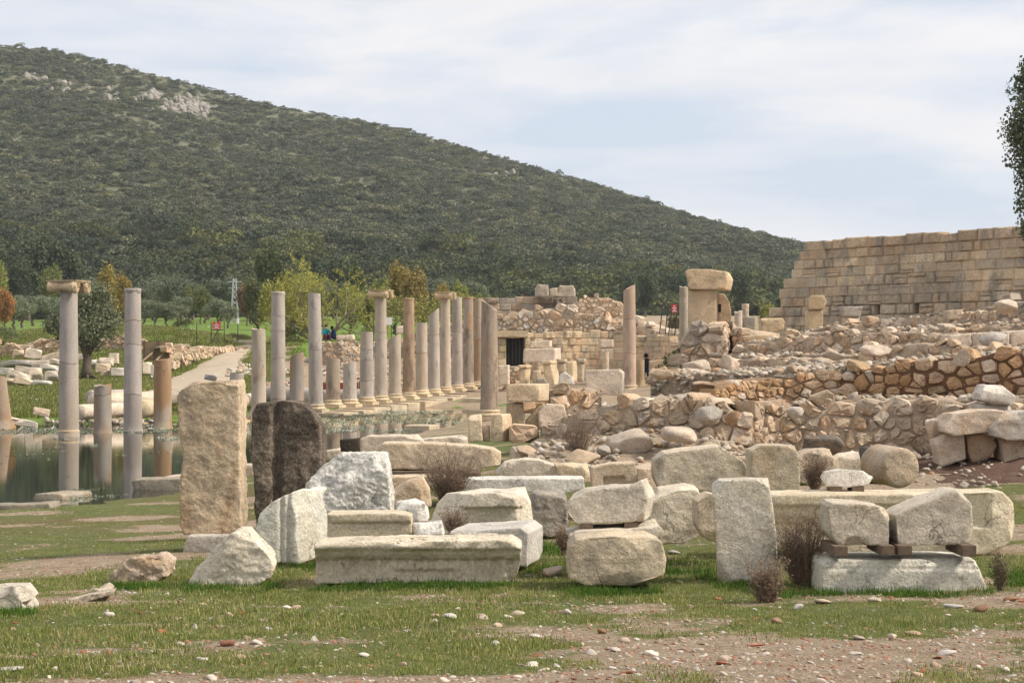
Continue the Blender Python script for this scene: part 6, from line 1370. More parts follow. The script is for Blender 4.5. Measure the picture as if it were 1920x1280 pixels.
# five tree kinds, unit height 1 (trunk mesh + crown mesh), reused
OLV = [(trunk_mesh('trunk', .34, .032, 60 + k), leaf_cloud('crown', 3400, .022, crown_fn(11, .46, .33, .62, 70 + k), M['leaf'], seed=80 + k)) for k in range(3)]
TALL = [(trunk_mesh('trunk', .45, .022, 160 + k, 5, .3), leaf_cloud('crown', 4200, .020, crown_fn(14, .27, .42, .58, 170 + k, .3), M['leaf'], seed=180 + k)) for k in range(3)]
BUSH = [(trunk_mesh('trunk', .2, .03, 260 + k), leaf_cloud('crown', 1800, .026, bush_fn(7, .95, 270 + k), M['leaf'], seed=280 + k)) for k in range(2)]
def tree(name, kind, px, py_base, py_top, Y, col, label, group=None, wide=1.0, cat='tree'):
    tm, cm = kind[random.randrange(len(kind))]; z = wz(py_base, Y); h = wz(py_top, Y) - z
    zt_ = min(z, gz1(wx(px, Y), Y) if Y < 320 else z); root = empty(name, (wx(px, Y), Y, zt_), label, cat, group)
    h = wz(py_top, Y) - zt_
    root.rotation_euler = (0, 0, random.uniform(0, 6.28)); root.scale = (h * wide, h * wide, h)
    for nm, me, c in (('trunk', tm, None), ('crown', cm, col)):
        o = bpy.data.objects.new(nm, me); COL.objects.link(o); o.parent = root
        if c: o.color = (*jit(c, .1, .03), 1)
    return root
OL = (0.21, 0.225, 0.15); OLD = (0.15, 0.17, 0.11); YEL = (0.34, 0.25, 0.075); ORG = (0.40, 0.20, 0.08); GRN = (0.19, 0.20, 0.075); DKG = (0.085, 0.105, 0.06); YGR = (0.29, 0.30, 0.09); BRN = (0.28, 0.17, 0.11)
ORD = 'first second third fourth fifth sixth seventh eighth ninth tenth eleventh twelfth thirteenth fourteenth fifteenth sixteenth seventeenth eighteenth nineteenth twentieth twenty-first twenty-second twenty-third twenty-fourth twenty-fifth twenty-sixth twenty-seventh twenty-eighth twenty-ninth thirtieth'.split()
gO = 'olive trees on the meadow'; gT = 'tall trees at the foot of the hill'; gD = 'dark pines at the hill foot'
for k_, (px, pb, pt, Y) in enumerate(sorted(((25, 610, 550, 190), (40, 612, 556, 200), (62, 608, 545, 220), (90, 606, 548, 225), (270, 608, 556, 200), (290, 610, 560, 195), (312, 612, 562, 190), (335, 606, 566, 215), (410, 606, 556, 205), (428, 610, 570, 200), (355, 604, 548, 235), (385, 604, 552, 240)))):
    tree('olive_tree', OLV, px, pb, pt, Y, OL, 'grey-green olive tree on the meadow, %s from the left' % ORD[k_], gO, 1.15)
for px, pb, pt, Y, c, lab in (
    (10, 620, 535, 175, ORG, 'rusty-orange leaved tree at the left edge of the meadow'),
    (-8, 600, 478, 250, YGR, 'tall light green tree at the very left edge'),
    (95, 600, 484, 260, GRN, 'green-bronze tall tree left of the capital column'),
    (200, 610, 496, 210, YEL, 'big yellow-orange autumn tree behind the capital column'),
    (232, 606, 512, 230, YEL, 'yellowish tree behind the cracked grey column'),
    (378, 608, 528, 230, GRN, 'olive-green tall tree left of the pylon'),
    (348, 606, 532, 245, GRN, 'dull green tall tree left of the red sign'),
    (462, 612, 522, 215, BRN, 'reddish-brown bare tree beside the pylon'),
    (505, 612, 462, 225, (0.085, 0.10, 0.04), 'tall dark green tree behind the ringed column'),
    (545, 606, 496, 250, GRN, 'green tree behind the leaning grey column'),
    (752, 618, 492, 190, YEL, 'tall golden-brown tree behind the colonnade'),
    (715, 612, 520, 200, GRN, 'green-brown tree left of the golden one'),
    (790, 616, 535, 180, (0.19, 0.16, 0.04), 'yellow-olive rounded tree behind the orange-brown column'),
    (865, 612, 528, 200, YGR, 'light green tree behind the end of the row'),
    (830, 606, 530, 220, YEL, 'golden tree behind the right-hand capital'),
    (660, 600, 492, 255, (0.10, 0.115, 0.045), 'dull green tree behind the big willow bush'),
    (985, 612, 545, 200, BRN, 'thin brownish tree left of the blocks on the ruin'),
    (925, 606, 552, 230, YGR, 'small pale tree behind the near column'),
    (1265, 640, 580, 150, (0.15, 0.13, 0.06), 'brownish bush tree behind the right-hand red sign'),
    (1440, 600, 560, 150, YGR, 'yellow-green shrub tree left of the ashlar wall'),
): tree('autumn_tree' if c in (YEL, ORG, BRN) else 'broadleaf_tree', TALL, px, pb, pt, Y, c, lab, gT, .85)
for k_, (px, pb, pt, Y) in enumerate(sorted(((20, 600, 440, 300), (55, 600, 432, 305), (90, 600, 430, 310), (125, 600, 450, 310), (35, 590, 486, 290), (590, 600, 470, 320), (625, 600, 462, 325), (1210, 600, 505, 310), (1180, 600, 520, 300), (1390, 600, 500, 320)))):
    tree('dark_pine', TALL, px, pb, pt, Y, DKG, 'dark green pine at the foot of the hill, %s from the left' % ORD[k_], gD, 1.0)
for k_, (px, pb, pt, Y) in enumerate([(130 + 26 * k, 596 - random.uniform(0, 20), 545 - random.uniform(0, 40), random.uniform(255, 300)) for k in range(30)]):
    tree('olive_tree', OLV, px, pb, pt, Y, OLD, 'dusky olive tree in the hill-foot grove, %s from the left' % ORD[k_], 'olive grove at the hill foot', 1.2)
for px, pb, pt, Y, c, lab in ((338, 627, 596, 150, (0.075, 0.09, 0.035), 'round dark green bush on the meadow left of the red sign'), (8, 650, 605, 128, (0.14, 0.16, 0.07), 'pale green bush at the left edge above the retaining wall'), (445, 642, 622, 133, (0.10, 0.10, 0.05), 'low scrubby bush beside the lamp post'), (463, 642, 624, 134, (0.12, 0.125, 0.045), 'low olive bush left of the rusty column'), (535, 648, 612, 128, (0.11, 0.11, 0.045), 'scrubby bush between ringed and leaning columns'), (215, 625, 590, 150, (0.13, 0.14, 0.05), 'bush behind the olive tree on the meadow'), (560, 640, 600, 132, (0.12, 0.11, 0.05), 'brownish bush under the big willow'), (690, 634, 606, 132, (0.13, 0.13, 0.05), 'light bush right of the seated visitors'), (1290, 660, 640, 70, (0.1, 0.12, 0.03), 'green weed on the rubble beside the pier')):
    tree('bush', BUSH, px, pb, pt, Y, c, lab, None, 1.1, 'bush')
for px, pb, pt, Y, c, k2, lab in ((520, 640, 510, 150, (0.33, 0.32, 0.09), TALL, 'yellow-green tree rising behind the ringed column'), (660, 636, 520, 155, (0.30, 0.30, 0.09), TALL, 'yellow-green tree right of the willow'), (565, 640, 500, 160, (0.36, 0.35, 0.10), TALL, 'bright yellow-green tree behind the willow'), (690, 630, 540, 160, (0.26, 0.25, 0.09), TALL, 'olive-yellow tree left of the middle capital'), (775, 630, 505, 170, (0.34, 0.25, 0.09), TALL, 'ochre tree behind the orange-brown column'), (815, 626, 540, 165, (0.30, 0.26, 0.08), BUSH, 'broad ochre-green bush behind the diagonal-topped column'), (740, 630, 545, 165, (0.27, 0.24, 0.08), BUSH, 'broad olive bush behind the slanted-top column'), (850, 620, 545, 175, (0.25, 0.26, 0.09), BUSH, 'broad green bush behind the end columns'), (480, 634, 520, 190, (0.14, 0.15, 0.07), TALL, 'dark green tree left of the ringed column')):
    tree('broadleaf_tree', k2, px, pb, pt, Y, c, lab, gT, .95 if k2 is TALL else 1.2)
# the olive tree on the far bank
ot = empty('olive_tree', (wx(163, 104), 104, gz1(wx(163, 104), 104)), 'twisted old olive tree with a leaning trunk on the far bank', 'tree')
rg = np.random.default_rng(4); zb_ = ot.location.z
V, Fs = merge([tube([P(163, 706, 104), P(162, 690, 104), P(164, 672, 104), P(160, 655, 104), P(156, 640, 104)], [.42, .26, .24, .26, .2], 10), tube([P(163, 665, 104), P(178, 640, 104), P(190, 600, 104)], [.2, .13, .05], 7), tube([P(160, 655, 104), P(140, 625, 104), P(120, 600, 104)], [.18, .12, .04], 7), tube([P(158, 645, 104), P(160, 600, 104.5), P(168, 570, 104)], [.18, .12, .04], 7)] + [tube([P(163, 700, 104), Vector(P(163, 706, 104)) + Vector((math.cos(a) * .6, math.sin(a) * .6, -.1))], [.2, .05], 6) for a in (0, 1.3, 2.6, 3.8, 5)])
put('trunk', mesh_from('trunk', V, Fs, M['bark']), ot)
def olive_fn(rg, n):
    cs = np.array([[v for v in P(px, py, 104 + dy)] + [r_] for px, py, dy, r_ in ((165, 560, 0, .9), (185, 585, .5, 1.0), (140, 590, 0, .9), (112, 605, -.3, .75), (95, 608, 0, .5), (200, 610, 0, .8), (170, 615, -.8, .9), (150, 560, .8, .7), (190, 548, .2, .6), (208, 595, .8, .6), (145, 630, -.4, .65), (178, 638, 0, .6), (120, 632, 0, .5))])
    k = rg.choice(len(cs), n, p=cs[:, 3] ** 2 / (cs[:, 3] ** 2).sum()); d = rg.normal(size=(n, 3)); d /= np.linalg.norm(d, axis=1)[:, None]
    return cs[k, :3] + d * cs[k, 3][:, None] * rg.uniform(.45, 1.15, (n, 1)), d
put('crown', leaf_cloud('crown', 7500, .085, olive_fn, M['leaf'], seed=6), ot, (0.19, 0.20, 0.125))
# big half-bare willow with yellow-green shoots
wl_ = empty('willow', P(605, 648, 130), 'wide half-bare willow with yellow-green shoots behind the colonnade', 'tree')
rg = np.random.default_rng(12); tb, tips = branchy(rg, P(605, 650, 130), 7.6, .95, 3, 10, .13, .5)
V, Fs = merge([tube(p_, r_, 4, False) for p_, r_ in tb]); put('branches', mesh_from('branches', V, Fs, M['ivorybark']), wl_)
tp = np.array([q[0][:] for q in tips])
def willow_fn(rg, n): k = rg.integers(0, len(tp), n); d = rg.normal(size=(n, 3)); d /= np.linalg.norm(d, axis=1)[:, None]; return tp[k] + d * .28 * rg.random((n, 1)), d
put('crown', leaf_cloud('crown', 15000, .062, willow_fn, M['leaf'], seed=13), wl_, (0.36, 0.34, 0.085))
# dark tree cut by the right edge
et = empty('evergreen_tree', (wx(1985, 58), 58, 2.6), 'dark evergreen tree cut by the right edge against the sky', 'tree')
V, Fs = merge([tube([(wx(1985, 58), 58, 2.4), (wx(1988, 58), 58, 5), (wx(1980, 58), 58, 8), (wx(1985, 58), 58, 11)], [.3, .24, .16, .05], 9)] + [tube([(wx(1985, 58), 58, z_), (wx(1985 - 60, 58), 58 + dy, z_ + 1.0)], [.09, .02], 6) for z_, dy in ((4.6, .5), (6.0, -.5), (7.2, .3), (8.6, 0))])
put('trunk', mesh_from('trunk', V, Fs, M['bark']), et)
def ev_fn(rg, n):
    cs = np.array([[v for v in P(px, py, 58 + dy)] + [r_] for px, py, dy, r_ in ((1932, 130, 0, .42), (1920, 165, .2, .5), (1930, 210, -.3, .6), (1908, 245, 0, .55), (1925, 290, .3, .65), (1940, 340, 0, .6), (1930, 385, .2, .45), (1928, 425, -.1, .38), (1975, 150, .5, 1.0), (1985, 250, -.3, 1.3), (1985, 350, .3, 1.2), (2040, 200, 0, 1.3), (2050, 320, 0, 1.4), (1990, 430, 0, 1.0), (1985, 90, 0, .7), (2040, 440, 0, 1.1))])
    k = rg.choice(len(cs), n, p=cs[:, 3] ** 2 / (cs[:, 3] ** 2).sum()); d = rg.normal(size=(n, 3)); d /= np.linalg.norm(d, axis=1)[:, None]
    return cs[k, :3] + d * cs[k, 3][:, None] * rg.uniform(.2, 1.25, (n, 1)) ** .8, d
put('crown', leaf_cloud('crown', 30000, .06, ev_fn, M['leaf'], seed=16), et, (0.12, 0.14, 0.08))

# ------------------------------------------------------------------ signs, pylon, posts
def sign(label, px0, px1, py0, py1, Y, posts, foot, braces, tilt=0.0):
    r_ = empty('warning_sign', P((px0 + px1) / 2, foot, Y), label, 'sign')
    pn = bpx('panel', px0, px1, py0, py1, Y, .03, M['redsign'], None, r_, .004)
    w = px1 - px0; hh = (py1 - py0)
    for f, wf in ((.2, .28), (.42, .8), (.62, .45), (.82, .82)):
        n_ = max(2, int(wf * 9)); x0 = (px0 + px1) / 2 - w * wf / 2
        for k in range(n_): bpx('letter', x0 + w * wf * k / n_, x0 + w * wf * (k + .78) / n_, py0 + hh * (f - .06), py0 + hh * (f + .06), Y - .012, .01, M['whitepaint'], None, pn, 0)
    for (a, b_), (c, d) in posts + braces:
        V, Fs = tube([P(a, b_, Y + .06), P(c, d, Y + .06)], [.03, .03], 6); put('post' if ((a, b_), (c, d)) in posts else 'brace', mesh_from('post', V, Fs, M['iron'], False), r_)
    return r_
sign('red warning sign with white lettering on an iron frame by the meadow', 398.5, 413.5, 604, 617.5, 126, [((396, 604), (396, 644)), ((420.5, 602), (420.5, 643))], 644, [((396, 618.5), (420.5, 618.5)), ((408, 619), (398, 642)), ((408.5, 619), (409.5, 643))])
sign('red warning sign on a slanted iron frame beside the gateway ruin', 1259.5, 1269.5, 571, 586, 98, [((1243, 569), (1235, 640)), ((1253, 569), (1246, 640)), ((1261, 569), (1252, 640)), ((1271, 568), (1264, 640))], 640, [((1243, 569), (1271, 569))])
bd = empty('notice_board', P(727, 640, 122), 'white notice board on dark posts behind the middle capital column', 'sign')
bpx('panel', 722, 735, 595, 609, 122, .05, M['whitepaint'], None, bd, .004)
for px in (724, 733): bpx('post', px, px + 1.3, 595, 640, 122.06, .05, M['iron'], None, bd, 0)
fp = [(369, 604, 645, 'thin iron fence post left of the red sign'), (446, 606, 640, 'lamp-like iron post with a white box right of the red sign'), (700, 592, 640, 'dark post left of the middle capital column'), (742, 592, 636, 'dark post right of the white notice board')]
for px, a, b_, lab in fp:
    r_ = empty('iron_post', P(px, b_, 124), lab, 'post'); V, Fs = tube([P(px, b_ + 3, 124), P(px, a, 124)], [.035, .03], 6); put('pole', mesh_from('pole', V, Fs, M['iron'], False), r_)
    if px == 446: bpx('box', 443.5, 447.5, 597, 607, 123.9, .2, M['whitepaint'], None, r_, .01)
py_ = empty('pylon', P(440, 612, 240), 'slim lattice power pylon rising from the meadow', 'pylon'); Yp = 240
def pyl(h): return .55 - .035 * h
zb_ = wz(614, Yp); Hh = wz(522, Yp) - zb_; cx = wx(440, Yp)
for a, b_ in ((-1, -1), (1, -1), (1, 1), (-1, 1)):
    V, Fs = tube([(cx + a * .5, Yp + b_ * .5, zb_), (cx + a * .18, Yp + b_ * .18, zb_ + Hh)], [.05, .04], 5); put('leg', mesh_from('leg', V, Fs, M['galv'], False), py_)
for k in range(9):
    z0_, z1_ = zb_ + Hh * k / 9, zb_ + Hh * (k + 1) / 9; w0 = .5 - .32 * k / 9; w1 = .5 - .32 * (k + 1) / 9
    for b_ in (-1, 1):
        for s_ in (-1, 1): V, Fs = tube([(cx - s_ * w0, Yp + b_ * w0, z0_), (cx + s_ * w1, Yp + b_ * w1, z1_)], [.025, .025], 4); put('lattice_bar', mesh_from('lattice_bar', V, Fs, M['galv'], False), py_)
for z_ in (.93, .8): V, Fs = tube([(cx - .9, Yp, zb_ + Hh * z_), (cx + .9, Yp, zb_ + Hh * z_)], [.05, .05], 5); put('cross_arm', mesh_from('cross_arm', V, Fs, M['galv'], False), py_)

# ------------------------------------------------------------------ people
def person(label, joints, radii, edges, colours, loc, rz, extra=()):
    """one continuous skinned body; faces coloured by a rule on height; hair as a child"""
    me = bpy.data.meshes.new('body'); me.from_pydata([tuple(j) for j in joints], edges, []); o = bpy.data.objects.new('person', me); COL.objects.link(o)
    md = o.modifiers.new('skin', 'SKIN'); md.use_smooth_shade = True
    for i, r_ in enumerate(radii): o.data.skin_vertices[0].data[i].radius = (r_, r_)
    o.data.skin_vertices[0].data[0].use_root = True
    ms = o.modifiers.new('sub', 'SUBSURF'); ms.levels = 2; ms.render_levels = 2
    dg = bpy.context.evaluated_depsgraph_get(); m2 = bpy.data.meshes.new_from_object(o.evaluated_get(dg)); bpy.data.objects.remove(o)
    mats = []
    m2.materials.clear()
    for m_ in ('skin', 'hair') + tuple(sorted({c for _, c in colours})):
        if m_ not in mats: mats.append(m_); m2.materials.append(M[m_])
    for p in m2.polygons:
        c = p.center; nm = 'skin'
        for rule, cn in colours:
            if rule(c): nm = cn; break
        p.material_index = mats.index(nm); p.use_smooth = True
    b_ = link('person', m2); b_.location = loc; b_.rotation_euler = (0, 0, rz); tag(b_, label, 'person')
    for nm, me_ in extra:
        h_ = bpy.data.objects.new(nm, me_); COL.objects.link(h_); h_.parent = b_
    return b_
def hair_mesh(c, r_):
    bm = bmesh.new(); bmesh.ops.create_uvsphere(bm, u_segments=16, v_segments=10, radius=r_)
    for v in bm.verts:
        v.co.z *= 1.05
        if v.co.z < -.02 and v.co.y < .02: v.co *= .86
        v.co += Vector(c)
    me = bpy.data.meshes.new('hair'); bm.to_mesh(me); bm.free(); me.materials.append(M['hair']); return me
J = [(0, 0, .95), (0, 0, 1.15), (0, 0, 1.38), (0, 0, 1.5), (0, -.02, 1.6), (0, -.02, 1.7), (-.19, 0, 1.4), (-.23, .02, 1.12), (-.21, -.06, .88), (-.21, -.08, .78), (.19, 0, 1.4), (.23, .02, 1.12), (.21, -.06, .88), (.21, -.08, .78), (-.1, 0, .88), (-.11, -.03, .5), (-.11, .02, .1), (-.11, -.14, .04), (.1, 0, .88), (.11, .05, .5), (.11, .1, .1), (.11, -.05, .04)]
RD = [.15, .14, .16, .06, .095, .09, .07, .05, .04, .04, .07, .05, .04, .04, .1, .07, .05, .045, .1, .07, .05, .045]
ED = [(0, 1), (1, 2), (2, 3), (3, 4), (4, 5), (2, 6), (6, 7), (7, 8), (8, 9), (2, 10), (10, 11), (11, 12), (12, 13), (0, 14), (14, 15), (15, 16), (16, 17), (0, 18), (18, 19), (19, 20), (20, 21)]
pz = wz(725, 98)
person('person in dark top and blue shorts standing behind the yellowish stump', J, RD, ED, [(lambda c: c.z > 1.52, 'skin'), (lambda c: c.z > .98 and abs(c.x) < .3, 'blackcloth'), (lambda c: .55 < c.z <= .98 and abs(c.x) < .2, 'navy'), (lambda c: c.z < .1, 'blackcloth')], (wx(1211.5, 98), 98, pz), R(150), [('hair', hair_mesh((0, .02, 1.67), .12))])
person('person whose dark-haired head shows above the yellowish stump', J, RD, ED, [(lambda c: c.z > 1.52, 'skin'), (lambda c: c.z > .98, 'blackcloth'), (lambda c: c.z <= .98, 'navy')], (wx(1199, 99), 99, pz - .06), R(170), [('hair', hair_mesh((0, .02, 1.67), .12))])
S = [(0, 0, .12), (0, .0, .36), (0, -.04, .58), (0, -.06, .7), (0, -.09, .79), (0, -.1, .88), (-.18, -.02, .58), (-.26, -.14, .36), (-.14, -.34, .32), (-.08, -.40, .32), (.18, -.02, .58), (.26, -.14, .36), (.14, -.34, .32), (.08, -.40, .32), (-.1, -.02, .12), (-.14, -.40, .34), (-.14, -.52, .04), (-.14, -.66, .02), (.1, -.02, .12), (.14, -.40, .34), (.14, -.52, .04), (.14, -.66, .02)]
px_, Yq = 611, 116.2; zq = wz(637, Yq)
person('seated person in a teal jacket and maroon trousers on the wall', S, RD, ED, [(lambda c: c.z > .71, 'skin'), (lambda c: c.z > .3 and c.y > -.36 and not (abs(c.x) < .2 and c.y < -.2 and c.z < .36), 'teal'), (lambda c: c.z > .06 or c.y > -.45, 'maroon'), (lambda c: True, 'blackcloth')], (wx(px_, Yq), Yq, zq), R(20), [('hair', hair_mesh((0, -.06, .85), .115))])
person('seated person in dark clothes bending forward beside the teal jacket', [(x, y - .25 * max(0, z - .3), z * .92) for x, y, z in S], RD, ED, [(lambda c: c.z > .68, 'hair'), (lambda c: True, 'navy')], (wx(628, Yq), Yq, zq), R(-60), [('hair', hair_mesh((0, -.2, .78), .11))])
# ------------------------------------------------------------------ dry shrubs
def dry_shrub(label, px, py_base, py_top, w_px, Y, seed, n=260, green=False):
    rg = np.random.default_rng(seed); b_ = P(px, py_base, Y); h = (py_base - py_top) / FPX * Y; hw = w_px / 2 / FPX * Y
    root = empty('dry_shrub', b_, label, 'shrub'); parts = []; tips = []
    for _ in range(n):
        a = rg.uniform(0, 6.28); e = Vector((math.cos(a) * hw * rg.uniform(.15, 1), math.sin(a) * hw * rg.uniform(.15, 1) * .8, h * rg.uniform(.45, 1.05)))
        s_ = Vector((e.x * .18, e.y * .18, -.03)); p = [b_ + s_]; m_ = 5
        for k in range(1, m_ + 1):
            f = k / m_; q = b_ + s_ * (1 - f) + Vector((e.x * f ** 1.4, e.y * f ** 1.4, e.z * f)) + Vector(rg.normal(size=3)) * .018 * f; p.append(q)
        parts.append(tube(p, [0.0036 * (1 - .75 * k / m_) for k in range(m_ + 1)], 3, False))
        for k in range(2, m_ + 1):
            if rg.random() < .9:
                d = Vector(rg.normal(size=3)).normalized() * h * rg.uniform(.06, .16); d.z = abs(d.z); parts.append(tube([p[k], p[k] + d * .5, p[k] + d], [.0024, .0018, .001], 3, False)); tips.append(p[k] + d)
                if rg.random() < .6: parts.append(tube([p[k] + d * .5, p[k] + d * .5 + Vector(rg.normal(size=3)) * h * .05], [.0018, .0008], 3, False))
    V, Fs = merge(parts); put('twigs', mesh_from('twigs', V, Fs, M['twig']), root)
    tp_ = np.array([t_[:] for t_ in tips])
    def fn(rg2, n2): k = rg2.integers(0, len(tp_), n2); d = rg2.normal(size=(n2, 3)); d /= np.linalg.norm(d, axis=1)[:, None]; return tp_[k] + d * .012, d
    put('seed_heads', leaf_cloud('seed_heads', int(n * 9), .007, fn, M['leaf'], seed=seed), root, (0.30, 0.20, 0.14) if not green else (0.12, 0.14, 0.05))
    return root
dry_shrub('big brown dry shrub between the upright slab and the two raised stones', 1508, 1112, 975, 125, 13.75, 1, 300)
dry_shrub('low brown dry shrub in front of the upright slab', 1437, 1142, 1055, 85, 12.6, 2, 170)
dry_shrub('wide brown dry shrub in front of the long cream beam', 842, 948, 848, 140, 20.2, 3, 300)
dry_shrub('small brown dry shrub before the moulded marble block', 852, 1002, 955, 70, 16.2, 4, 110)
dry_shrub('dry shrub in front of the pale beige squared block', 1528, 920, 862, 62, 18.8, 5, 240)
dry_shrub('leafless grey shrub against the fieldstone wall', 1085, 860, 775, 95, 29.5, 6, 150)
dry_shrub('tiny dry shrub beside the support block', 1056, 1035, 990, 40, 15.8, 7, 80)
dry_shrub('green-brown weed at the right end of the moulded base', 1876, 1108, 1035, 45, 13.0, 8, 60, True)

# ------------------------------------------------------------------ grass
def tuft(seed, n, h, w, spread, mat):
    rg = np.random.default_rng(seed); V, Fs = [], []
    for _ in range(n):
        a = rg.uniform(0, 6.28); r_ = spread * math.sqrt(rg.random()); x, y = r_ * math.cos(a), r_ * math.sin(a); th = rg.uniform(0, 6.28); hh = h * rg.uniform(.5, 1.15); ln = rg.uniform(.1, .75) * hh
        dx, dy = math.cos(th), math.sin(th); ux, uy = -dy * w, dx * w; o = len(V)
        V += [(x - ux, y - uy, 0), (x + ux, y + uy, 0), (x + dx * ln * .4 + ux * .7, y + dy * ln * .4 + uy * .7, hh * .6), (x + dx * ln * .4 - ux * .7, y + dy * ln * .4 - uy * .7, hh * .6), (x + dx * ln, y + dy * ln, hh)]
        Fs += [(o, o + 1, o + 2, o + 3), (o + 3, o + 2, o + 4)]
    return mesh_from('tuft', V, Fs, mat, False)
GT = [tuft(k, 12, .013, .0020, .08, M['grass']) for k in range(7)] + [tuft(90, 7, .022, .0013, .07, M['straw']), tuft(91, 14, .03, .0022, .05, M['grass'])]
LT = [tuft(30 + k, 18, .06, .0028, .08, M['lush']) for k in range(4)]
rg = np.random.default_rng(77)
n_ = 190000; Y = 7.2 + (34 - 7.2) * rg.random(n_) ** 1.15; X = rg.uniform(-1, 1, n_) * (.30 * Y + .8); gm_ = grass_mask(X, Y)
br_ = gm_ + .75 * fbm2(X * 2.5, Y * 2.5, 4, 55, .65); ol_ = np.clip((Y - 15) / 6, 0, 1) * np.clip((-X - .5) / 2, 0, 1); k = (rg.random(n_) < np.clip((br_ - .25) * 1.6, 0, 1) * (1 - .55 * ol_)) & (rg.random(n_) < np.clip(1.15 - (Y - 8) / 45, .35, 1)); X, Y = X[k], Y[k]; Z = gz(X, Y); k = Z > .02; X, Y, Z = X[k], Y[k], Z[k]
s = rg.uniform(.6, 1.45, len(X)) * (1 + .5 * fbm2(X * 1.1, Y * 1.1, 2, 66)); s *= np.clip(1 - (Y - 14) / 45, .6, 1)
stuff(scatter('short_grass', np.stack([X, Y, Z - .004], 1), s, np.stack([rg.normal(0, .1, len(X)), rg.normal(0, .1, len(X)), rg.uniform(0, 6.28, len(X))], 1), GT), 'short patchy grass covering the foreground', 'grass')
# longer grass along the feet of the blocks
feet = [(345, 520, 14.0, .35), (590, 980, 13.8, .3), (1060, 1250, 13.2, .28), (1335, 1465, 13.6, .3), (1540, 1865, 13.0, .22), (470, 620, 15.9, .45), (990, 1070, 15.2, .8), (1240, 1345, 14.8, .9), (1420, 1560, 13.2, .5), (1480, 1540, 13.5, .5), (1860, 1940, 13.8, .9), (200, 330, 14.2, .35), (-20, 60, 12.0, .3), (640, 740, 24.5, 1.0), (980, 1060, 17.0, .8), (1060, 1340, 28.5, .5)]
Xs, Ys = [], []
for a, b_, Yc_, dp in feet:
    m_ = int((b_ - a) / FPX * Yc_ * 260 * max(.8, dp * 1.6)); Yr = Yc_ + rg.normal(0, dp * .45, m_); Xs.append(wx(rg.uniform(a, b_, m_), Yr)); Ys.append(Yr)
X, Y = np.concatenate(Xs), np.concatenate(Ys); Z = gz(X, Y); cl = fbm2(X * 3, Y * 3, 2, 88) > -.15; X, Y, Z = X[cl], Y[cl], Z[cl]
stuff(scatter('long_grass', np.stack([X, Y, Z - .006], 1), rg.uniform(.45, 1.15, len(X)), np.stack([rg.normal(0, .15, len(X)), rg.normal(0, .15, len(X)), rg.uniform(0, 6.28, len(X))], 1), LT), 'longer green grass growing along the feet of the marble blocks', 'grass')
# meadow grass far off, coarse
MT = [tuft(60 + k, 26, .2, .02, .5, M['grass']) for k in range(3)]
n_ = 26000; Y = 68 + (150 - 68) * rg.random(n_); X = wx(rg.uniform(-60, 560, n_), Y); k = (grass_mask(X, Y) > .5); X, Y = X[k], Y[k]; Z = gz(X, Y); k = Z > .15; X, Y, Z = X[k], Y[k], Z[k]
rpx = X / Y * FPX + 960; onroad = (rpx > np.interp(Y, [q[2] for q in rd], [q[0] for q in rd]) - 3) & (rpx < np.interp(Y, [q[2] for q in rd], [q[1] for q in rd]) + 3) & (Y > 81) & (Y < 150)
X, Y, Z = X[~onroad], Y[~onroad], Z[~onroad]
stuff(scatter('meadow_grass', np.stack([X, Y, Z - .02], 1), rg.uniform(.5, 1.2, len(X)), np.stack([0 * X, 0 * X, rg.uniform(0, 6.28, len(X))], 1), MT), 'fresh green meadow grass on the far bank', 'grass')

# ------------------------------------------------------------------ gravel and loose stones in the foreground
GV = [rock_mesh('pebble', 600 + k, 1, .3, .6, 6, M['gravel']) for k in range(6)]
n_ = 120000; Y = 7.2 + (32 - 7.2) * rg.random(n_) ** 1.3; X = rg.uniform(-1, 1, n_) * (.30 * Y + .8); gm_ = grass_mask(X, Y) + .55 * fbm2(X * 2.5, Y * 2.5, 3, 55)
k = rg.random(n_) < np.clip(.7 - gm_ * .7, .10, .6); X, Y = X[k], Y[k]; Z = gz(X, Y); k = Z > .03; X, Y, Z = X[k], Y[k], Z[k]
s = .004 + .017 * rg.random(len(X)) ** 3
stuff(scatter('gravel', np.stack([X, Y, Z], 1), np.stack([s * rg.uniform(.8, 1.7, len(X)), s, s * rg.uniform(.5, .9, len(X))], 1), np.stack([rg.normal(0, .3, len(X)), rg.normal(0, .3, len(X)), rg.uniform(0, 6.28, len(X))], 1), GV), 'reddish gravel and tile crumbs on the bare ground', 'gravel')
PB = [rock_mesh('loose_stone', 700 + k, 2, .5, .8, 8, M['pebble'], lo=0.3, hi=0.7) for k in range(8)]
TL = [rock_mesh('tile_shard', 740 + k, 2, .4, .35, 8, M['pebble'], lo=0.3, hi=0.7) for k in range(6)]
kinds = ((PB, 'loose_stone', (0.62, 0.575, 0.50), 'small whitish stone lying in the foreground grass', 'whitish stones in the foreground', 'stone', 120),
         (TL, 'tile_shard', (0.36, 0.135, 0.07), 'orange-red tile shard lying in the foreground gravel', 'tile shards in the foreground', 'tile shard', 85),
         (PB, 'loose_stone', (0.50, 0.39, 0.29), 'small tan stone lying in the foreground gravel', 'tan stones in the foreground', 'stone', 75))
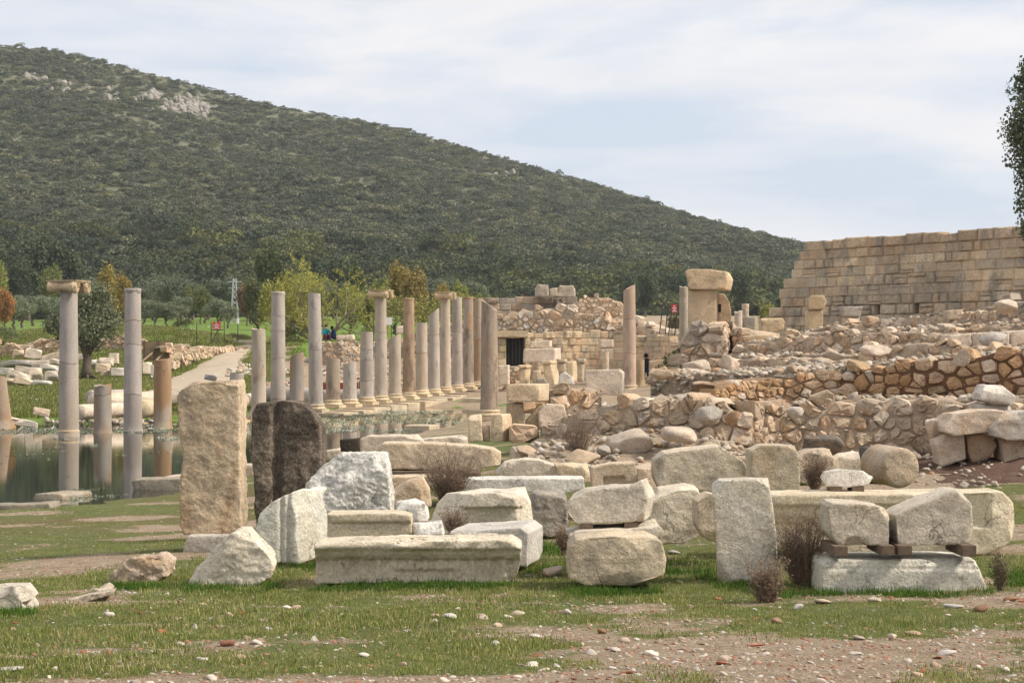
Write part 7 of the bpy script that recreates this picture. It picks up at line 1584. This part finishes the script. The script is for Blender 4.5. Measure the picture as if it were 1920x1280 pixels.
for meshes, nm, col, lab, grp, cat, cnt in kinds:
    done = 0
    while done < cnt:
        Y = random.uniform(8.2, 13.0) if random.random() < .85 else random.uniform(13, 20); px = random.uniform(-20, 1940); X = wx(px, Y)
        g_ = float(grass_mask(np.array([X]), np.array([Y]))[0])
        if random.random() > (.95 if g_ < .5 else .4): continue
        z = gz1(X, Y); s_ = .011 + .032 * random.random() ** 2.4; o = link(nm, random.choice(meshes), None, jit(col, .18, .05))
        o.location = (X, Y, z + s_ * .1); o.scale = (s_ * random.uniform(1, 1.7), s_ * random.uniform(.8, 1.2), s_ * random.uniform(.7, 1.1)); o.rotation_euler = (random.uniform(-.25, .25), random.uniform(-.25, .25), random.uniform(0, 6.28))
        tag(o, lab, cat, grp); done += 1
def lone(px, py, w, h, col, label, meshes=PB, nm='loose_stone', cat='stone', ry=0.0):
    Y = ray_ground(px, py + h * .4); k_ = Y / FPX / 2; o = link(nm, random.choice(meshes), None, col); o.location = P(px, py, Y); o.location.z = gz1(wx(px, Y), Y) + h * k_ * .6
    o.scale = (w * k_ * 1.15, w * k_ * .8, h * k_ * 1.4); o.rotation_euler = (0, ry, random.uniform(-.4, .4)); return tag(o, label, cat)
for a in ((428, 1206, 32, 16, (0.30, 0.15, 0.10), 'dark red-brown stone in the foreground gravel strip'), (343, 1208, 24, 13, (0.60, 0.55, 0.48), 'pale stone left of the red-brown one'), (378, 1236, 28, 12, (0.62, 0.57, 0.50), 'pale flat stone in the gravel strip at the left'), (25, 1256, 52, 12, (0.46, 0.44, 0.41), 'long grey stone at the bottom left corner'), (365, 1175, 18, 14, (0.58, 0.56, 0.52), 'small pointed pale stone in the left grass'),
          (1498, 1136, 18, 18, (0.64, 0.62, 0.57), 'upright white stone beside the low dry shrub'), (1843, 1140, 32, 18, (0.26, 0.16, 0.10), 'dark brown stone right of the moulded base'), (1785, 1136, 38, 12, (0.60, 0.58, 0.54), 'flat white stone before the moulded base'), (1895, 1122, 26, 14, (0.38, 0.22, 0.13), 'brown stone at the right edge of the grass'), (1455, 1164, 24, 14, (0.34, 0.22, 0.15), 'brown squared stone in the right foreground grass'), (1355, 1244, 24, 10, (0.36, 0.14, 0.08), 'red brick fragment in the right gravel'),
          (1712, 1187, 36, 11, (0.48, 0.34, 0.24), 'flat tan stone in the right gravel'), (1612, 1196, 26, 12, (0.52, 0.46, 0.40), 'grey-tan stone in the right gravel'), (842, 1156, 32, 13, (0.58, 0.56, 0.53), 'pale grey stone in the centre grass'), (905, 1155, 28, 12, (0.55, 0.46, 0.37), 'pinkish-tan stone in the centre grass'), (975, 1150, 32, 13, (0.52, 0.44, 0.35), 'flat tan stone in the centre grass'), (1128, 1183, 20, 12, (0.30, 0.18, 0.11), 'dark brown stone in the centre grass'), (1065, 1148, 16, 16, (0.62, 0.60, 0.56), 'small white stone standing in the centre grass'), (1152, 1218, 26, 11, (0.60, 0.55, 0.48), 'rounded pale stone in the centre foreground'), (680, 1228, 28, 10, (0.62, 0.59, 0.54), 'white stone left of centre in the foreground gravel'), (1002, 1192, 30, 9, (0.60, 0.57, 0.52), 'flat white stone in the centre gravel'), (1265, 1034, 26, 11, (0.56, 0.54, 0.50), 'pale grey stone in the grass behind the support block'), (1042, 1070, 44, 26, (0.50, 0.43, 0.36), 'brownish rough stone left of the support block'), (588, 1196, 20, 12, (0.58, 0.55, 0.5), 'pale stone left of the centre gravel'),
          (1545, 1128, 34, 13, (0.55, 0.46, 0.36), 'tan stone in front of the low moulded base'), (1640, 1124, 30, 12, (0.58, 0.5, 0.42), 'pinkish stone at the foot of the low moulded base')): lone(*a)

# ------------------------------------------------------------------ pond weed: pale flower specks floating on the water
rg = np.random.default_rng(31); bm_ = leaf_cloud('weed', 10, .022, lambda r_, n: (np.stack([r_.normal(0, .1, n), r_.normal(0, .1, n), r_.uniform(.0, .03, n)], 1), np.tile([0, 0, 1.0], (n, 1))), M['debris'], seed=3)
wm2 = scatter_stone_mat('pond_flower', [(0, (0.14, 0.18, 0.09)), (.6, (0.26, 0.30, 0.19)), (.85, (0.42, 0.45, 0.35)), (1, (0.7, 0.72, 0.64))]); bm_.materials.clear(); bm_.materials.append(wm2)
pp = []
for (px0, px1, Ya, Yb, m_) in ((600, 900, 52, 82, 1900), (-20, 420, 58, 66, 700), (130, 340, 30.5, 34, 420), (-20, 60, 28, 30, 70), (60, 340, 53, 60, 420), (380, 480, 40, 74, 260), (-20, 340, 36, 54, 60)):
    Y = rg.uniform(Ya, Yb, m_); px = rg.uniform(px0, px1, m_); X = wx(px, Y); c_ = fbm2(X * .5, Y * .25, 3, 44) + .35 * fbm2(X * 2, Y * 1, 2, 45); k = (c_ > -.05) & (gz(X, Y) < -.02); pp.append(np.stack([X[k], Y[k], 0 * X[k] + .006], 1))
pp = np.concatenate(pp); sc_ = rg.uniform(.5, 1.4, len(pp)) * np.where(pp[:, 1] > 45, 1.25, .6)
stuff(scatter('pond_weed', pp, np.stack([sc_, sc_, sc_ * .5], 1), np.stack([0 * sc_, 0 * sc_, rg.uniform(0, 6.28, len(pp))], 1), [bm_]), 'pale flowering pond weed floating in patches on the water', 'pond weed')
# white flowers dotted on the far grass
FW = [leaf_cloud('flower', 6, .05, lambda r_, n: (np.stack([r_.normal(0, .15, n), r_.normal(0, .15, n), r_.uniform(.1, .25, n)], 1), np.tile([0, -0.5, 1.0], (n, 1))), M['whitepaint'], seed=9)]
n_ = 420; Y = rg.uniform(70, 240, n_); X = wx(rg.uniform(-20, 480, n_), Y); Z = gz(X, Y); k = (Z > .3) & (fbm2(X * .2, Y * .1, 2, 14) > 0); X, Y, Z = X[k], Y[k], Z[k]
stuff(scatter('meadow_flowers', np.stack([X, Y, Z], 1), rg.uniform(.5, 1.2, len(X)), np.stack([0 * X, 0 * X, rg.uniform(0, 6.28, len(X))], 1), FW), 'white flowers dotted over the meadow', 'flowers')

# ------------------------------------------------------------------ haze
hz_ = boxw('haze', -640, 680, -30, 1180, -4, 200, plain_mat('haze_air', (1, 1, 1)), None, None)
hm_ = bpy.data.materials.new('haze_air_volume'); hm_.use_nodes = True; t = hm_.node_tree; t.nodes.clear()
pv = N(t, 'ShaderNodeVolumePrincipled', Density=0.00015); pv.inputs['Color'].default_value = (0.93, 0.96, 1.0, 1); pv.inputs['Anisotropy'].default_value = 0.2
mo = t.nodes.new('ShaderNodeOutputMaterial'); t.links.new(pv.outputs[0], mo.inputs['Volume']); hm_.cycles.homogeneous_volume = True; hz_.data.materials.clear(); hz_.data.materials.append(hm_)
stuff(hz_, 'thin pale air haze over the whole site', 'haze')
